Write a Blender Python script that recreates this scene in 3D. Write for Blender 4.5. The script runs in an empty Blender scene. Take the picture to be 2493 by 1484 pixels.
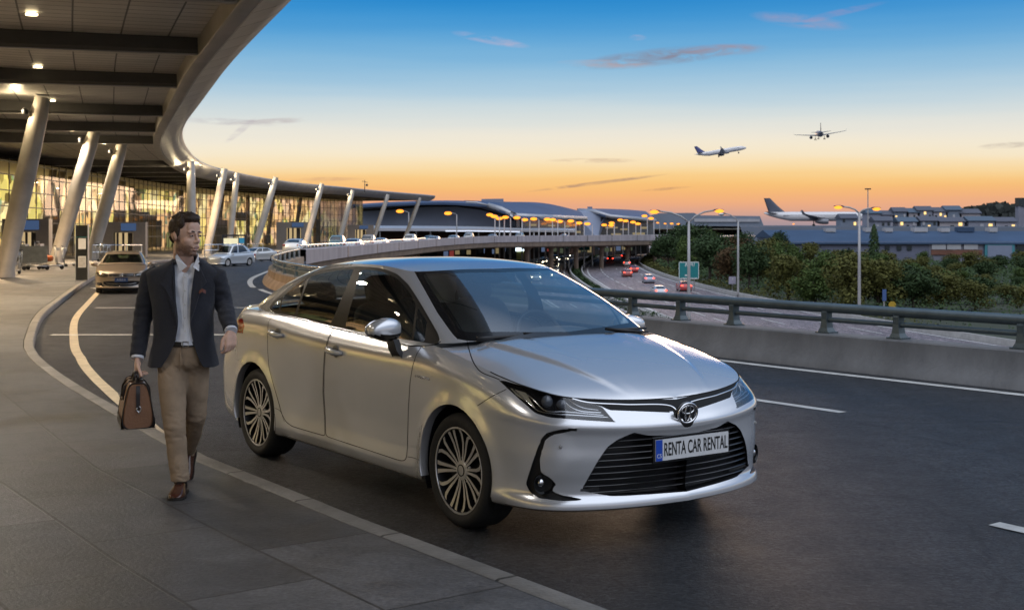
import bpy, bmesh, math, random
import numpy as np
from mathutils import Vector, Matrix, noise
random.seed(7)
C = bpy.context.scene.collection
PI = math.pi

# ------------------------------------------------------------------ camera
F, VH, UC, CH = 3130.0, 548.0, 1246.5, 1.67     # focal length, horizon row, centre column (photo measured 2493 wide), eye height
cam_d = bpy.data.cameras.new('camera'); cam = bpy.data.objects.new('camera', cam_d); C.objects.link(cam)
cam.location = (0, 0, CH); cam.rotation_euler = (PI/2, 0, 0)
cam_d.sensor_width = 36; cam_d.lens = 36*F/2493; cam_d.shift_y = -(742-VH)/2493
cam_d.clip_start = .1; cam_d.clip_end = 20000
cam_d.dof.use_dof = True; cam_d.dof.focus_distance = 7.6; cam_d.dof.aperture_fstop = 8
bpy.context.scene.camera = cam

# ------------------------------------------------------------------ sky, sun, exposure
W = bpy.data.worlds.new('World'); bpy.context.scene.world = W; W.use_nodes = True
def build_sky():
    nt = W.node_tree; nt.nodes.clear(); N = nt.nodes; L = nt.links
    def math_(op, a, b=None, c=None, clamp=False):
        n = N.new('ShaderNodeMath'); n.operation = op; n.use_clamp = clamp
        for i, v in enumerate((a, b, c)):
            if v is None: continue
            if isinstance(v, (int, float)): n.inputs[i].default_value = v
            else: L.new(v, n.inputs[i])
        return n.outputs[0]
    def mix(f, a, b):
        n = N.new('ShaderNodeMix'); n.data_type = 'RGBA'
        for i, v in ((0, f), (6, a), (7, b)):
            if isinstance(v, (int, float)): n.inputs[i].default_value = v
            elif isinstance(v, tuple): n.inputs[i].default_value = (*v, 1)
            else: L.new(v, n.inputs[i])
        return n.outputs[2]
    tc = N.new('ShaderNodeTexCoord'); sx = N.new('ShaderNodeSeparateXYZ'); L.new(tc.outputs['Generated'], sx.inputs[0])
    x, y, z = sx.outputs
    hor = math_('SQRT', math_('ADD', math_('MULTIPLY', x, x), math_('ADD', math_('MULTIPLY', y, y), 1e-6)))
    el = math_('DIVIDE', z, hor)                        # tangent of elevation
    az = math_('ARCTAN2', x, y)
    # soft horizontal streaks shift the bands a little
    mp = N.new('ShaderNodeCombineXYZ'); L.new(math_('MULTIPLY', az, 2.2), mp.inputs[0]); L.new(math_('MULTIPLY', el, 38), mp.inputs[1])
    nz = N.new('ShaderNodeTexNoise'); nz.inputs['Scale'].default_value = 1.6; nz.inputs['Detail'].default_value = 4; L.new(mp.outputs[0], nz.inputs['Vector'])
    wob = math_('MULTIPLY', math_('SUBTRACT', nz.outputs[0], .5), .012)
    el2 = math_('ADD', el, wob)
    cr = N.new('ShaderNodeValToRGB'); cr.color_ramp.interpolation = 'B_SPLINE'
    L.new(math_('DIVIDE', el2, .4, clamp=True), cr.inputs[0])
    def s2l(c): return tuple((v/255/12.92 if v/255 <= .04045 else ((v/255+.055)/1.055)**2.4) for v in c)
    stops = [(0,(160,146,158)),(.008,(212,164,150)),(.018,(244,170,134)),(.027,(251,186,120)),(.035,(254,206,138)),(.043,(254,227,176)),(.053,(253,242,215)),(.068,(244,237,222)),
             (.083,(222,228,225)),(.1016,(184,212,228)),(.129,(124,184,223)),(.156,(68,156,217)),(.178,(28,136,208)),(.22,(22,108,186)),(.30,(44,108,170)),(.40,(66,122,172))]
    e = cr.color_ramp.elements
    while len(e) > 1: e.remove(e[0])
    e[0].position = 0; e[0].color = (*s2l(stops[0][1]), 1)
    for p, c in stops[1:]:
        q = e.new(p/.4); q.color = (*s2l(c), 1)
    base = cr.outputs[0]
    # the glow is strongest ahead of the viewer and fades behind to a pale tone raised as fill
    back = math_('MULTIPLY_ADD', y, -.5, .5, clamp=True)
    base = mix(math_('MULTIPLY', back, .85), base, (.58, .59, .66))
    # clouds: tangent-plane coordinates round the +Y direction
    ys = math_('MAXIMUM', y, .05)
    px = math_('DIVIDE', x, ys); pz = math_('DIVIDE', z, ys)
    mpc = N.new('ShaderNodeCombineXYZ'); L.new(math_('MULTIPLY', px, 14), mpc.inputs[0]); L.new(math_('MULTIPLY', pz, 60), mpc.inputs[1])
    nc = N.new('ShaderNodeTexNoise'); nc.inputs['Scale'].default_value = 2.2; nc.inputs['Detail'].default_value = 6; nc.inputs['Roughness'].default_value = .6; nc.inputs['Distortion'].default_value = .6
    L.new(mpc.outputs[0], nc.inputs['Vector'])
    nfac = math_('MULTIPLY', math_('SUBTRACT', nc.outputs[0], .36), 3.6, clamp=True)
    gx = math_('MULTIPLY', math_('SUBTRACT', px, .20), 2.6); gz = math_('MULTIPLY', math_('SUBTRACT', pz, .036), 46)
    gl_ = math_('POWER', 2.718, math_('MULTIPLY', math_('ADD', math_('MULTIPLY', gx, gx), math_('MULTIPLY', gz, gz)), -1.0))
    base = mix(math_('MULTIPLY', math_('MULTIPLY', gl_, math_('GREATER_THAN', y, .1)), .32), base, s2l((255, 204, 112)))
    col = base
    front = math_('GREATER_THAN', y, .1)
    # centre u, v, half length, half height, slope, colour, strength
    clouds = [(1600,140,210,24,-.10,(140,135,150),.85),(1760,122,120,17,-.03,(160,150,165),.8),(1480,156,130,12,.03,(195,180,185),.55),
              (1950,52,130,20,.12,(165,160,190),.6),(2040,32,130,10,-.22,(160,150,190),.4),(1195,97,100,13,.18,(205,185,205),.6),(1552,92,24,9,0,(200,180,200),.4),
              (560,297,130,10,.05,(190,185,190),.7),(660,296,110,9,-.06,(195,185,185),.7),(585,318,40,12,-.75,(190,182,190),.7),
              (1445,391,120,7,.0,(205,175,150),.7),(1450,446,185,5,-.125,(170,135,120),.85),(1620,460,70,4,-.08,(180,135,110),.7),
              (2450,354,75,9,-.06,(175,160,150),.75),(800,436,100,6,0,(215,165,130),.6)]
    for (u0, v0, a, b, sl, c, st) in clouds:
        X0, Z0 = (u0-UC)/F, (VH-v0)/F
        dx = math_('MULTIPLY', math_('SUBTRACT', px, X0), F/a)
        dz0 = math_('SUBTRACT', pz, Z0)
        dz = math_('MULTIPLY', math_('ADD', dz0, math_('MULTIPLY', math_('SUBTRACT', px, X0), sl)), F/b)
        r2 = math_('ADD', math_('MULTIPLY', dx, dx), math_('MULTIPLY', dz, dz))
        m = math_('SUBTRACT', 1.0, math_('SQRT', r2), clamp=True)
        m = math_('MULTIPLY', math_('MULTIPLY', math_('MULTIPLY', m, 2.2, clamp=True), nfac), math_('MULTIPLY', front, st))
        col = mix(m, col, s2l(c))
    sky = N.new('ShaderNodeTexSky'); sky.sky_type = 'NISHITA'; sky.sun_disc = False
    sky.sun_elevation = math.radians(2.5); sky.sun_rotation = math.radians(8)
    sky.altitude = 50; sky.dust_density = 1.5
    bs = N.new('ShaderNodeBackground'); bs.inputs[1].default_value = .05; L.new(sky.outputs[0], bs.inputs[0])
    bg = N.new('ShaderNodeBackground'); bg.inputs[1].default_value = .96; L.new(col, bg.inputs[0])
    add = N.new('ShaderNodeAddShader'); L.new(bs.outputs[0], add.inputs[0]); L.new(bg.outputs[0], add.inputs[1])
    # high overhead sky is a faint Nishita dusk sky plus a bright layer added as fill light; the low bands are the sunset itself
    sky_fill = N.new('ShaderNodeBackground'); sky_fill.inputs[0].default_value = (.62, .67, .77, 1); sky_fill.inputs[1].default_value = 2.3
    up = N.new('ShaderNodeAddShader'); L.new(bs.outputs[0], up.inputs[0]); L.new(sky_fill.outputs[0], up.inputs[1])
    # ahead the dusk blue carries on upward; the added fill lies overhead and behind
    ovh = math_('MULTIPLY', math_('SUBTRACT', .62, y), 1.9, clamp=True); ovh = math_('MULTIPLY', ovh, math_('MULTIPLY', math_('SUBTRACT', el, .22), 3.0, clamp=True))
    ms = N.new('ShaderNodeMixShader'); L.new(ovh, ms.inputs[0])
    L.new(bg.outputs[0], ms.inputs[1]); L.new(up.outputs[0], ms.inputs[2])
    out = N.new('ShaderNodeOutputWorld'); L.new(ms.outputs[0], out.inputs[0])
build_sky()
sun_d = bpy.data.lights.new('sun', 'SUN'); sun = bpy.data.objects.new('sun', sun_d); C.objects.link(sun)
sun_d.energy = .35; sun_d.color = (1, .66, .42); sun_d.angle = math.radians(12)
sun.rotation_euler = (math.radians(-87), 0, math.radians(-8))     # low over the horizon, ahead of the viewer
vs = bpy.context.scene.view_settings
bpy.context.scene.display_settings.display_device = 'sRGB'
vs.view_transform = 'Standard'; vs.look = 'None'; vs.exposure = 0; vs.gamma = 1; vs.use_curve_mapping = False
cy = bpy.context.scene.cycles
cy.max_bounces = 8; cy.transparent_max_bounces = 12; cy.sample_clamp_indirect = 4; cy.caustics_reflective = False; cy.caustics_refractive = False
cy.use_denoising = True

# ------------------------------------------------------------------ helpers
def at(u, v, Y):            # photo column / row at a distance
    return Vector(((u-UC)/F*Y, Y, CH + (VH-v)/F*Y))
def gnd(u, v, z):           # photo column / row on a level plane
    Y = (CH-z)*F/(v-VH); return Vector(((u-UC)/F*Y, Y, z))
def pix(p):
    return (UC + F*p[0]/p[1], VH + F*(CH-p[2])/p[1])
def tag(o, label=None, cat=None, group=None, kind=None):
    if label: o['label'] = label
    if cat: o['category'] = cat
    if group: o['group'] = group
    if kind: o['kind'] = kind
    return o
def empty(name, loc=(0,0,0), rz=0, label=None, cat=None, group=None, parent=None):
    o = bpy.data.objects.new(name, None); C.objects.link(o); o.empty_display_size = .2
    o.location = loc; o.rotation_euler = (0, 0, rz)
    if parent: o.parent = parent
    return tag(o, label, cat, group)
def copy_tree(o, parent=None):
    c = o.copy(); C.objects.link(c)
    if parent: c.parent = parent
    for ch in o.children: copy_tree(ch, c)
    return c
class MB:
    def __init__(s): s.v = []; s.f = []; s.m = []; s.uv = None
    def add(s, vs, fs, mi=0):
        o = len(s.v); s.v += [tuple(p) for p in vs]; s.f += [tuple(i+o for i in f) for f in fs]; s.m += [mi]*len(fs)
    def box(s, c, size, rz=0, mi=0, rot=None):
        hx, hy, hz = size[0]/2, size[1]/2, size[2]/2
        R = rot if rot is not None else Matrix.Rotation(rz, 3, 'Z'); c = Vector(c)
        p = [c + R @ Vector((x*hx, y*hy, z*hz)) for x in (-1,1) for y in (-1,1) for z in (-1,1)]
        s.add(p, [(0,1,3,2),(4,6,7,5),(0,4,5,1),(2,3,7,6),(0,2,6,4),(1,5,7,3)], mi)
    def box2(s, lo, hi, mi=0):
        s.box([(a+b)/2 for a, b in zip(lo, hi)], [b-a for a, b in zip(lo, hi)], 0, mi)
    def tube(s, pts, rad, n=8, mi=0, cap=True):
        pts = [Vector(p) for p in pts]
        if isinstance(rad, (int, float, tuple)): rad = [rad]*len(pts)
        rings = []; up = None
        for i, p in enumerate(pts):
            d = (pts[min(i+1, len(pts)-1)] - pts[max(i-1, 0)]).normalized()
            if up is None: up = Vector((0,0,1)) if abs(d.z) < .9 else Vector((1,0,0))
            a = d.cross(up).normalized(); up = a.cross(d).normalized()
            r = rad[i]; ra, rb = r if isinstance(r, tuple) else (r, r)
            rings.append([p + a*ra*math.cos(2*PI*k/n) + up*rb*math.sin(2*PI*k/n) for k in range(n)])
        fs = []
        for i in range(len(pts)-1):
            for k in range(n):
                fs.append((i*n+k, i*n+(k+1)%n, (i+1)*n+(k+1)%n, (i+1)*n+k))
        if cap:
            fs.append(tuple(range(n))[::-1]); fs.append(tuple((len(pts)-1)*n+k for k in range(n)))
        s.add([p for r in rings for p in r], fs, mi)
    def lathe(s, prof, n=24, M=None, mi=0, closed=False):     # profile of (r, h) round local z
        M = M or Matrix()
        vs = [M @ Vector((r*math.cos(2*PI*k/n), r*math.sin(2*PI*k/n), h)) for r, h in prof for k in range(n)]
        fs = []
        m = len(prof)
        for i in range(m-1 if not closed else m):
            j = (i+1) % m
            for k in range(n): fs.append((i*n+k, i*n+(k+1)%n, j*n+(k+1)%n, j*n+k))
        s.add(vs, fs, mi)
    def prism(s, poly, lo, hi, M=None, mi=0):                 # polygon in local xy raised from lo to hi
        M = M or Matrix(); n = len(poly)
        vs = [M @ Vector((x, y, lo)) for x, y in poly] + [M @ Vector((x, y, hi)) for x, y in poly]
        fs = [tuple(range(n))[::-1], tuple(range(n, 2*n))] + [(i, (i+1)%n, n+(i+1)%n, n+i) for i in range(n)]
        s.add(vs, fs, mi)
    def grid(s, P, mi=0, close_u=False, close_v=False):       # P[i][j] points
        n, m = len(P), len(P[0]); fs = []
        for i in range(n if close_u else n-1):
            for j in range(m if close_v else m-1):
                a, b = (i+1) % n, (j+1) % m
                fs.append((i*m+j, i*m+b, a*m+b, a*m+j))
        s.add([p for r in P for p in r], fs, mi)
    def ell(s, c, r, n=12, m=8, mi=0, rot=None):
        R = rot if rot is not None else Matrix.Identity(3); c = Vector(c)
        P = [[c + R @ Vector((r[0]*math.sin(PI*i/m)*math.cos(2*PI*k/n), r[1]*math.sin(PI*i/m)*math.sin(2*PI*k/n), r[2]*math.cos(PI*i/m))) for k in range(n)] for i in range(m+1)]
        s.grid(P, mi, False, True)
    def build(s, name, mats, parent=None, smooth=False, angle=None, loc=None, uv=None, weld=False):
        me = bpy.data.meshes.new(name); me.from_pydata(s.v, [], s.f); 
        mats = mats if isinstance(mats, (list, tuple)) else [mats]
        for m in mats: me.materials.append(m)
        me.polygons.foreach_set('material_index', s.m)
        if uv is not None:
            l = me.uv_layers.new(name='UVMap')
            for lp in me.loops: l.data[lp.index].uv = uv[lp.vertex_index]
        bm = bmesh.new(); bm.from_mesh(me)
        if weld: bmesh.ops.remove_doubles(bm, verts=bm.verts, dist=1e-4)
        bmesh.ops.recalc_face_normals(bm, faces=bm.faces) if weld != 'keep' else None
        bm.to_mesh(me); bm.free()
        if smooth:
            me.polygons.foreach_set('use_smooth', [True]*len(me.polygons))
            if angle: me.set_sharp_from_angle(angle=math.radians(angle))
        me.update()
        o = bpy.data.objects.new(name, me); C.objects.link(o)
        if parent: o.parent = parent
        if loc is not None: o.location = loc
        return o
def catmull(P, n, closed=False):          # smooth curve through points, n samples, by arc length
    P = np.array(P, float); m = len(P)
    d = np.r_[0, np.cumsum(np.linalg.norm(np.diff(P, axis=0), axis=1)**.5)]
    T = np.gradient(P, d, axis=0) if m > 2 else np.repeat((P[1]-P[0])[None]/d[1], 2, 0)
    t = np.linspace(0, d[-1], max(n*6, 200)); i = np.clip(np.searchsorted(d, t, side='right')-1, 0, m-2)
    h = (d[i+1]-d[i])[:, None]; s = ((t-d[i])[:, None])/h
    Q = (2*s**3-3*s**2+1)*P[i] + (s**3-2*s**2+s)*h*T[i] + (-2*s**3+3*s**2)*P[i+1] + (s**3-s**2)*h*T[i+1]
    L = np.r_[0, np.cumsum(np.linalg.norm(np.diff(Q, axis=0), axis=1))]
    u = np.linspace(0, L[-1], n)
    return np.stack([np.interp(u, L, Q[:, k]) for k in range(P.shape[1])], 1)

# ------------------------------------------------------------------ materials
def mat(name, col=(.5,.5,.5), rough=.5, metal=0., spec=.5, coat=0., noise_amt=0., noise_scale=8., bump=0., bump_scale=60., emit=None, estr=0., coat_rough=.03, col2=None, stretch=None):
    m = bpy.data.materials.new(name); m.use_nodes = True; nt = m.node_tree; b = nt.nodes['Principled BSDF']
    b.inputs['Base Color'].default_value = (*col, 1); b.inputs['Roughness'].default_value = rough; b.inputs['Metallic'].default_value = metal
    b.inputs['Specular IOR Level'].default_value = spec; b.inputs['Coat Weight'].default_value = coat; b.inputs['Coat Roughness'].default_value = coat_rough
    if emit: b.inputs['Emission Color'].default_value = (*emit, 1); b.inputs['Emission Strength'].default_value = estr
    tc = None
    if noise_amt or bump or col2:
        tc = nt.nodes.new('ShaderNodeTexCoord'); src = tc.outputs['Object']
        if stretch:
            mp = nt.nodes.new('ShaderNodeMapping'); mp.inputs['Scale'].default_value = stretch; nt.links.new(src, mp.inputs[0]); src = mp.outputs[0]
    if noise_amt or col2:
        n = nt.nodes.new('ShaderNodeTexNoise'); n.inputs['Scale'].default_value = noise_scale; n.inputs['Detail'].default_value = 6; n.inputs['Roughness'].default_value = .65
        nt.links.new(src, n.inputs['Vector'])
        r = nt.nodes.new('ShaderNodeMapRange'); r.inputs[1].default_value = .3; r.inputs[2].default_value = .7
        nt.links.new(n.outputs[0], r.inputs[0])
        mx = nt.nodes.new('ShaderNodeMix'); mx.data_type = 'RGBA'
        c2 = col2 or tuple(c*(1-noise_amt) for c in col); c1 = col if col2 else tuple(min(1, c*(1+noise_amt*.6)) for c in col)
        mx.inputs[6].default_value = (*c2, 1); mx.inputs[7].default_value = (*c1, 1)
        nt.links.new(r.outputs[0], mx.inputs[0]); nt.links.new(mx.outputs[2], b.inputs['Base Color'])
    if bump:
        n2 = nt.nodes.new('ShaderNodeTexNoise'); n2.inputs['Scale'].default_value = bump_scale; n2.inputs['Detail'].default_value = 4
        nt.links.new(src, n2.inputs['Vector'])
        bp = nt.nodes.new('ShaderNodeBump'); bp.inputs['Strength'].default_value = bump; bp.inputs['Distance'].default_value = .02
        nt.links.new(n2.outputs[0], bp.inputs['Height']); nt.links.new(bp.outputs[0], b.inputs['Normal'])
    return m
def glass(name, tint=(.6,.65,.65), refl=1.0, rough=.02, base=.05):
    m = bpy.data.materials.new(name); m.use_nodes = True; nt = m.node_tree; nt.nodes.clear()
    t = nt.nodes.new('ShaderNodeBsdfTransparent'); t.inputs[0].default_value = (*tint, 1)
    g = nt.nodes.new('ShaderNodeBsdfGlossy'); g.inputs['Roughness'].default_value = rough; g.inputs[0].default_value = (refl, refl, refl, 1)
    lw = nt.nodes.new('ShaderNodeLayerWeight'); lw.inputs[0].default_value = .5
    p = nt.nodes.new('ShaderNodeMath'); p.operation = 'POWER'; p.inputs[1].default_value = 3.2; nt.links.new(lw.outputs['Facing'], p.inputs[0])
    a = nt.nodes.new('ShaderNodeMath'); a.operation = 'MULTIPLY_ADD'; a.inputs[1].default_value = .9; a.inputs[2].default_value = base; a.use_clamp = True; nt.links.new(p.outputs[0], a.inputs[0])
    mx = nt.nodes.new('ShaderNodeMixShader'); nt.links.new(a.outputs[0], mx.inputs[0]); nt.links.new(t.outputs[0], mx.inputs[1]); nt.links.new(g.outputs[0], mx.inputs[2])
    o = nt.nodes.new('ShaderNodeOutputMaterial'); nt.links.new(mx.outputs[0], o.inputs[0])
    return m
def emis(name, col, s):
    m = bpy.data.materials.new(name); m.use_nodes = True; nt = m.node_tree; nt.nodes.clear()
    e = nt.nodes.new('ShaderNodeEmission'); e.inputs[0].default_value = (*col, 1); e.inputs[1].default_value = s
    o = nt.nodes.new('ShaderNodeOutputMaterial'); nt.links.new(e.outputs[0], o.inputs[0]); return m
M_ = {}
M_['concrete'] = mat('concrete', (.36,.35,.34), .85, noise_amt=.25, noise_scale=1.5, bump=.25, bump_scale=30)
M_['steel'] = mat('galvanised_steel', (.42,.44,.46), .42, .7, noise_amt=.2, noise_scale=3)
M_['pole'] = mat('lamp_pole_paint', (.34,.33,.33), .5, .3, noise_amt=.15)
M_['black'] = mat('black_plastic', (.012,.012,.014), .4, noise_amt=.2, noise_scale=20)
M_['rubber'] = mat('tyre_rubber', (.018,.018,.018), .75, noise_amt=.3, noise_scale=30, bump=.1)
M_['chrome'] = mat('chrome', (.75,.75,.76), .12, 1., noise_amt=.05)
M_['white'] = mat('white_paint', (.72,.72,.70), .5, noise_amt=.08)
M_['dark_metal'] = mat('dark_metal', (.05,.05,.055), .4, .5, noise_amt=.2)
M_['lamp_glow'] = emis('sodium_lamp_glow', (1, .31, .03), 2.4)
M_['head_glow'] = emis('headlight_glow', (1, .86, .62), 32)
M_['tail_glow'] = emis('tail_light_glow', (1, .05, .025), 9)
# ------------------------------------------------------------------ setting: decks, roads, terrain
def zroad(Y): return float(np.interp(Y, [0,55,75,120,200,260,330,480], [0,0,-.3,-.7,-.9,-1.3,-1.6,-1.6]))
KERB = catmull([(26,-34),(14,-15.5),(6,-3.2),(2.3,2.45),(.324,5.39),(-.576,6.59),(-1.276,7.62),(-2.0,8.65),(-2.88,10.2),(-3.72,11.7),(-4.75,13.6),(-6.0,16.2),(-7.1,19.2),(-8.3,22.8),(-9.6,27.4),(-11.98,36.2),(-14.6,47),(-16.6,60),(-17.4,75),(-17.2,98),(-15.8,130),(-11,175),(-2,230),(14,280),(40,335),(80,400)], 420)
BARR = catmull([(26,-15),(14.4,1.2),(9.4,7.8),(5.24,13.17),(2.62,16.65),(-.6,21.6),(-3.6,27.2),(-5.9,33),(-7.35,39),(-8.1,45),(-8.9,56),(-9.4,75),(-9.5,120),(-7.5,160),(-2.4,200),(12.8,260),(38,320),(80,385)], 420)
def normals(P):
    T = np.gradient(P, axis=0); T /= np.linalg.norm(T, axis=1)[:, None]
    return np.stack([-T[:, 1], T[:, 0]], 1)      # to the left of travel
def strip(P, o0, o1, z, dz=0., n=None):           # ribbon between two offsets to the left of a path
    N = normals(P); o0 = np.broadcast_to(o0, len(P)); o1 = np.broadcast_to(o1, len(P))
    A = P + N*o0[:, None]; B = P + N*o1[:, None]
    zz = [z(y) if callable(z) else z for y in P[:, 1]]
    return [[(A[i,0], A[i,1], zz[i]+dz), (B[i,0], B[i,1], zz[i]+dz)] for i in range(len(P))]

def asphalt(name, base, warm=0., scale=1., wet=.42):
    m = bpy.data.materials.new(name); m.use_nodes = True; nt = m.node_tree; N = nt.nodes; L = nt.links; b = N['Principled BSDF']
    tc = N.new('ShaderNodeTexCoord')
    def noi(s, d=5, r=.6):
        n = N.new('ShaderNodeTexNoise'); n.inputs['Scale'].default_value = s*scale; n.inputs['Detail'].default_value = d; n.inputs['Roughness'].default_value = r; L.new(tc.outputs['Object'], n.inputs['Vector']); return n.outputs[0]
    big, fine = noi(.35, 5), noi(48, 4, .85)
    r1 = N.new('ShaderNodeValToRGB'); r1.color_ramp.elements[0].position = .32; r1.color_ramp.elements[1].position = .68
    r1.color_ramp.elements[0].color = (*[c*.84 for c in base], 1); r1.color_ramp.elements[1].color = (*[c*1.12 for c in base], 1); L.new(big, r1.inputs[0])
    r2 = N.new('ShaderNodeValToRGB'); r2.color_ramp.elements[0].position = .38; r2.color_ramp.elements[1].position = .72
    r2.color_ramp.elements[0].color = (.30,.30,.30,1); r2.color_ramp.elements[1].color = (2.6,2.6,2.6,1); L.new(fine, r2.inputs[0])
    mx = N.new('ShaderNodeMix'); mx.data_type = 'RGBA'; mx.blend_type = 'MULTIPLY'; mx.inputs[0].default_value = 1; L.new(r1.outputs[0], mx.inputs[6]); L.new(r2.outputs[0], mx.inputs[7]); L.new(mx.outputs[2], b.inputs['Base Color'])
    mpp = N.new('ShaderNodeMapping'); mpp.inputs['Rotation'].default_value = (0, 0, .645); mpp.inputs['Scale'].default_value = (1.5, .09, 1); L.new(tc.outputs['Object'], mpp.inputs[0])
    st = N.new('ShaderNodeTexNoise'); st.inputs['Scale'].default_value = 1.6; st.inputs['Detail'].default_value = 5; L.new(mpp.outputs[0], st.inputs['Vector'])
    vo = N.new('ShaderNodeTexVoronoi'); vo.feature = 'DISTANCE_TO_EDGE'; vo.inputs['Scale'].default_value = .42; wv = N.new('ShaderNodeTexNoise'); wv.inputs['Scale'].default_value = 2.5; wv.inputs['Detail'].default_value = 5; L.new(tc.outputs['Object'], wv.inputs[0])
    av = N.new('ShaderNodeMix'); av.data_type = 'VECTOR'; av.inputs[0].default_value = .22; L.new(tc.outputs['Object'], av.inputs[4]); L.new(wv.outputs[1], av.inputs[5]); L.new(av.outputs[1], vo.inputs['Vector'])
    ck = N.new('ShaderNodeMapRange'); ck.inputs[1].default_value = .0; ck.inputs[2].default_value = .008; ck.inputs[3].default_value = .45; ck.inputs[4].default_value = 1; L.new(vo.outputs['Distance'], ck.inputs[0])
    sr = N.new('ShaderNodeMapRange'); sr.inputs[1].default_value = .3; sr.inputs[2].default_value = .7; sr.inputs[3].default_value = .72; sr.inputs[4].default_value = 1.3; L.new(st.outputs[0], sr.inputs[0])
    pr = N.new('ShaderNodeMath'); pr.operation = 'MULTIPLY'; L.new(ck.outputs[0], pr.inputs[0]); L.new(sr.outputs[0], pr.inputs[1])
    ag = N.new('ShaderNodeTexVoronoi'); ag.inputs['Scale'].default_value = 42*scale; L.new(tc.outputs['Object'], ag.inputs['Vector']); sg = N.new('ShaderNodeSeparateColor'); L.new(ag.outputs['Color'], sg.inputs[0])
    ar = N.new('ShaderNodeMapRange'); ar.inputs[3].default_value = .45; ar.inputs[4].default_value = 1.75; L.new(sg.outputs[0], ar.inputs[0]); p2 = N.new('ShaderNodeMath'); p2.operation = 'MULTIPLY'; L.new(pr.outputs[0], p2.inputs[0]); L.new(ar.outputs[0], p2.inputs[1]); pr = p2
    mz = N.new('ShaderNodeMix'); mz.data_type = 'RGBA'; mz.blend_type = 'MULTIPLY'; mz.inputs[0].default_value = 1; L.new(mx.outputs[2], mz.inputs[6]); L.new(pr.outputs[0], mz.inputs[7]); L.new(mz.outputs[2], b.inputs['Base Color'])
    rr = N.new('ShaderNodeMapRange'); rr.inputs[1].default_value = .3; rr.inputs[2].default_value = .7; rr.inputs[3].default_value = wet+.06; rr.inputs[4].default_value = wet+.16; L.new(noi(3, 6), rr.inputs[0]); L.new(rr.outputs[0], b.inputs['Roughness'])
    b.inputs['Specular IOR Level'].default_value = .36; bp = N.new('ShaderNodeBump'); bp.inputs['Strength'].default_value = 1.; bp.inputs['Distance'].default_value = .03; L.new(fine, bp.inputs['Height']); L.new(bp.outputs[0], b.inputs['Normal'])
    return m
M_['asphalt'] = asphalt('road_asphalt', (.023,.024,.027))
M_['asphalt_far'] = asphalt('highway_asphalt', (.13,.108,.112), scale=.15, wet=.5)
def paint(name, col):                               # worn road paint
    return mat(name, col, .6, noise_amt=.35, noise_scale=5, bump=.3, bump_scale=70)
M_['line_white'] = paint('worn_white_road_paint', (.50,.50,.48)); M_['line_yellow'] = paint('worn_yellow_road_paint', (.50,.42,.29))

mb = MB(); nx = 8
G = [[tuple(KERB[i]*(1-k/nx) + BARR[i]*(k/nx)) for k in range(nx+1)] for i in range(420)]
mb.grid([[(p[0], p[1], zroad(p[1])) for p in r] for r in G])
tag(mb.build('departure_road', M_['asphalt'], smooth=True), kind='structure')

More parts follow.
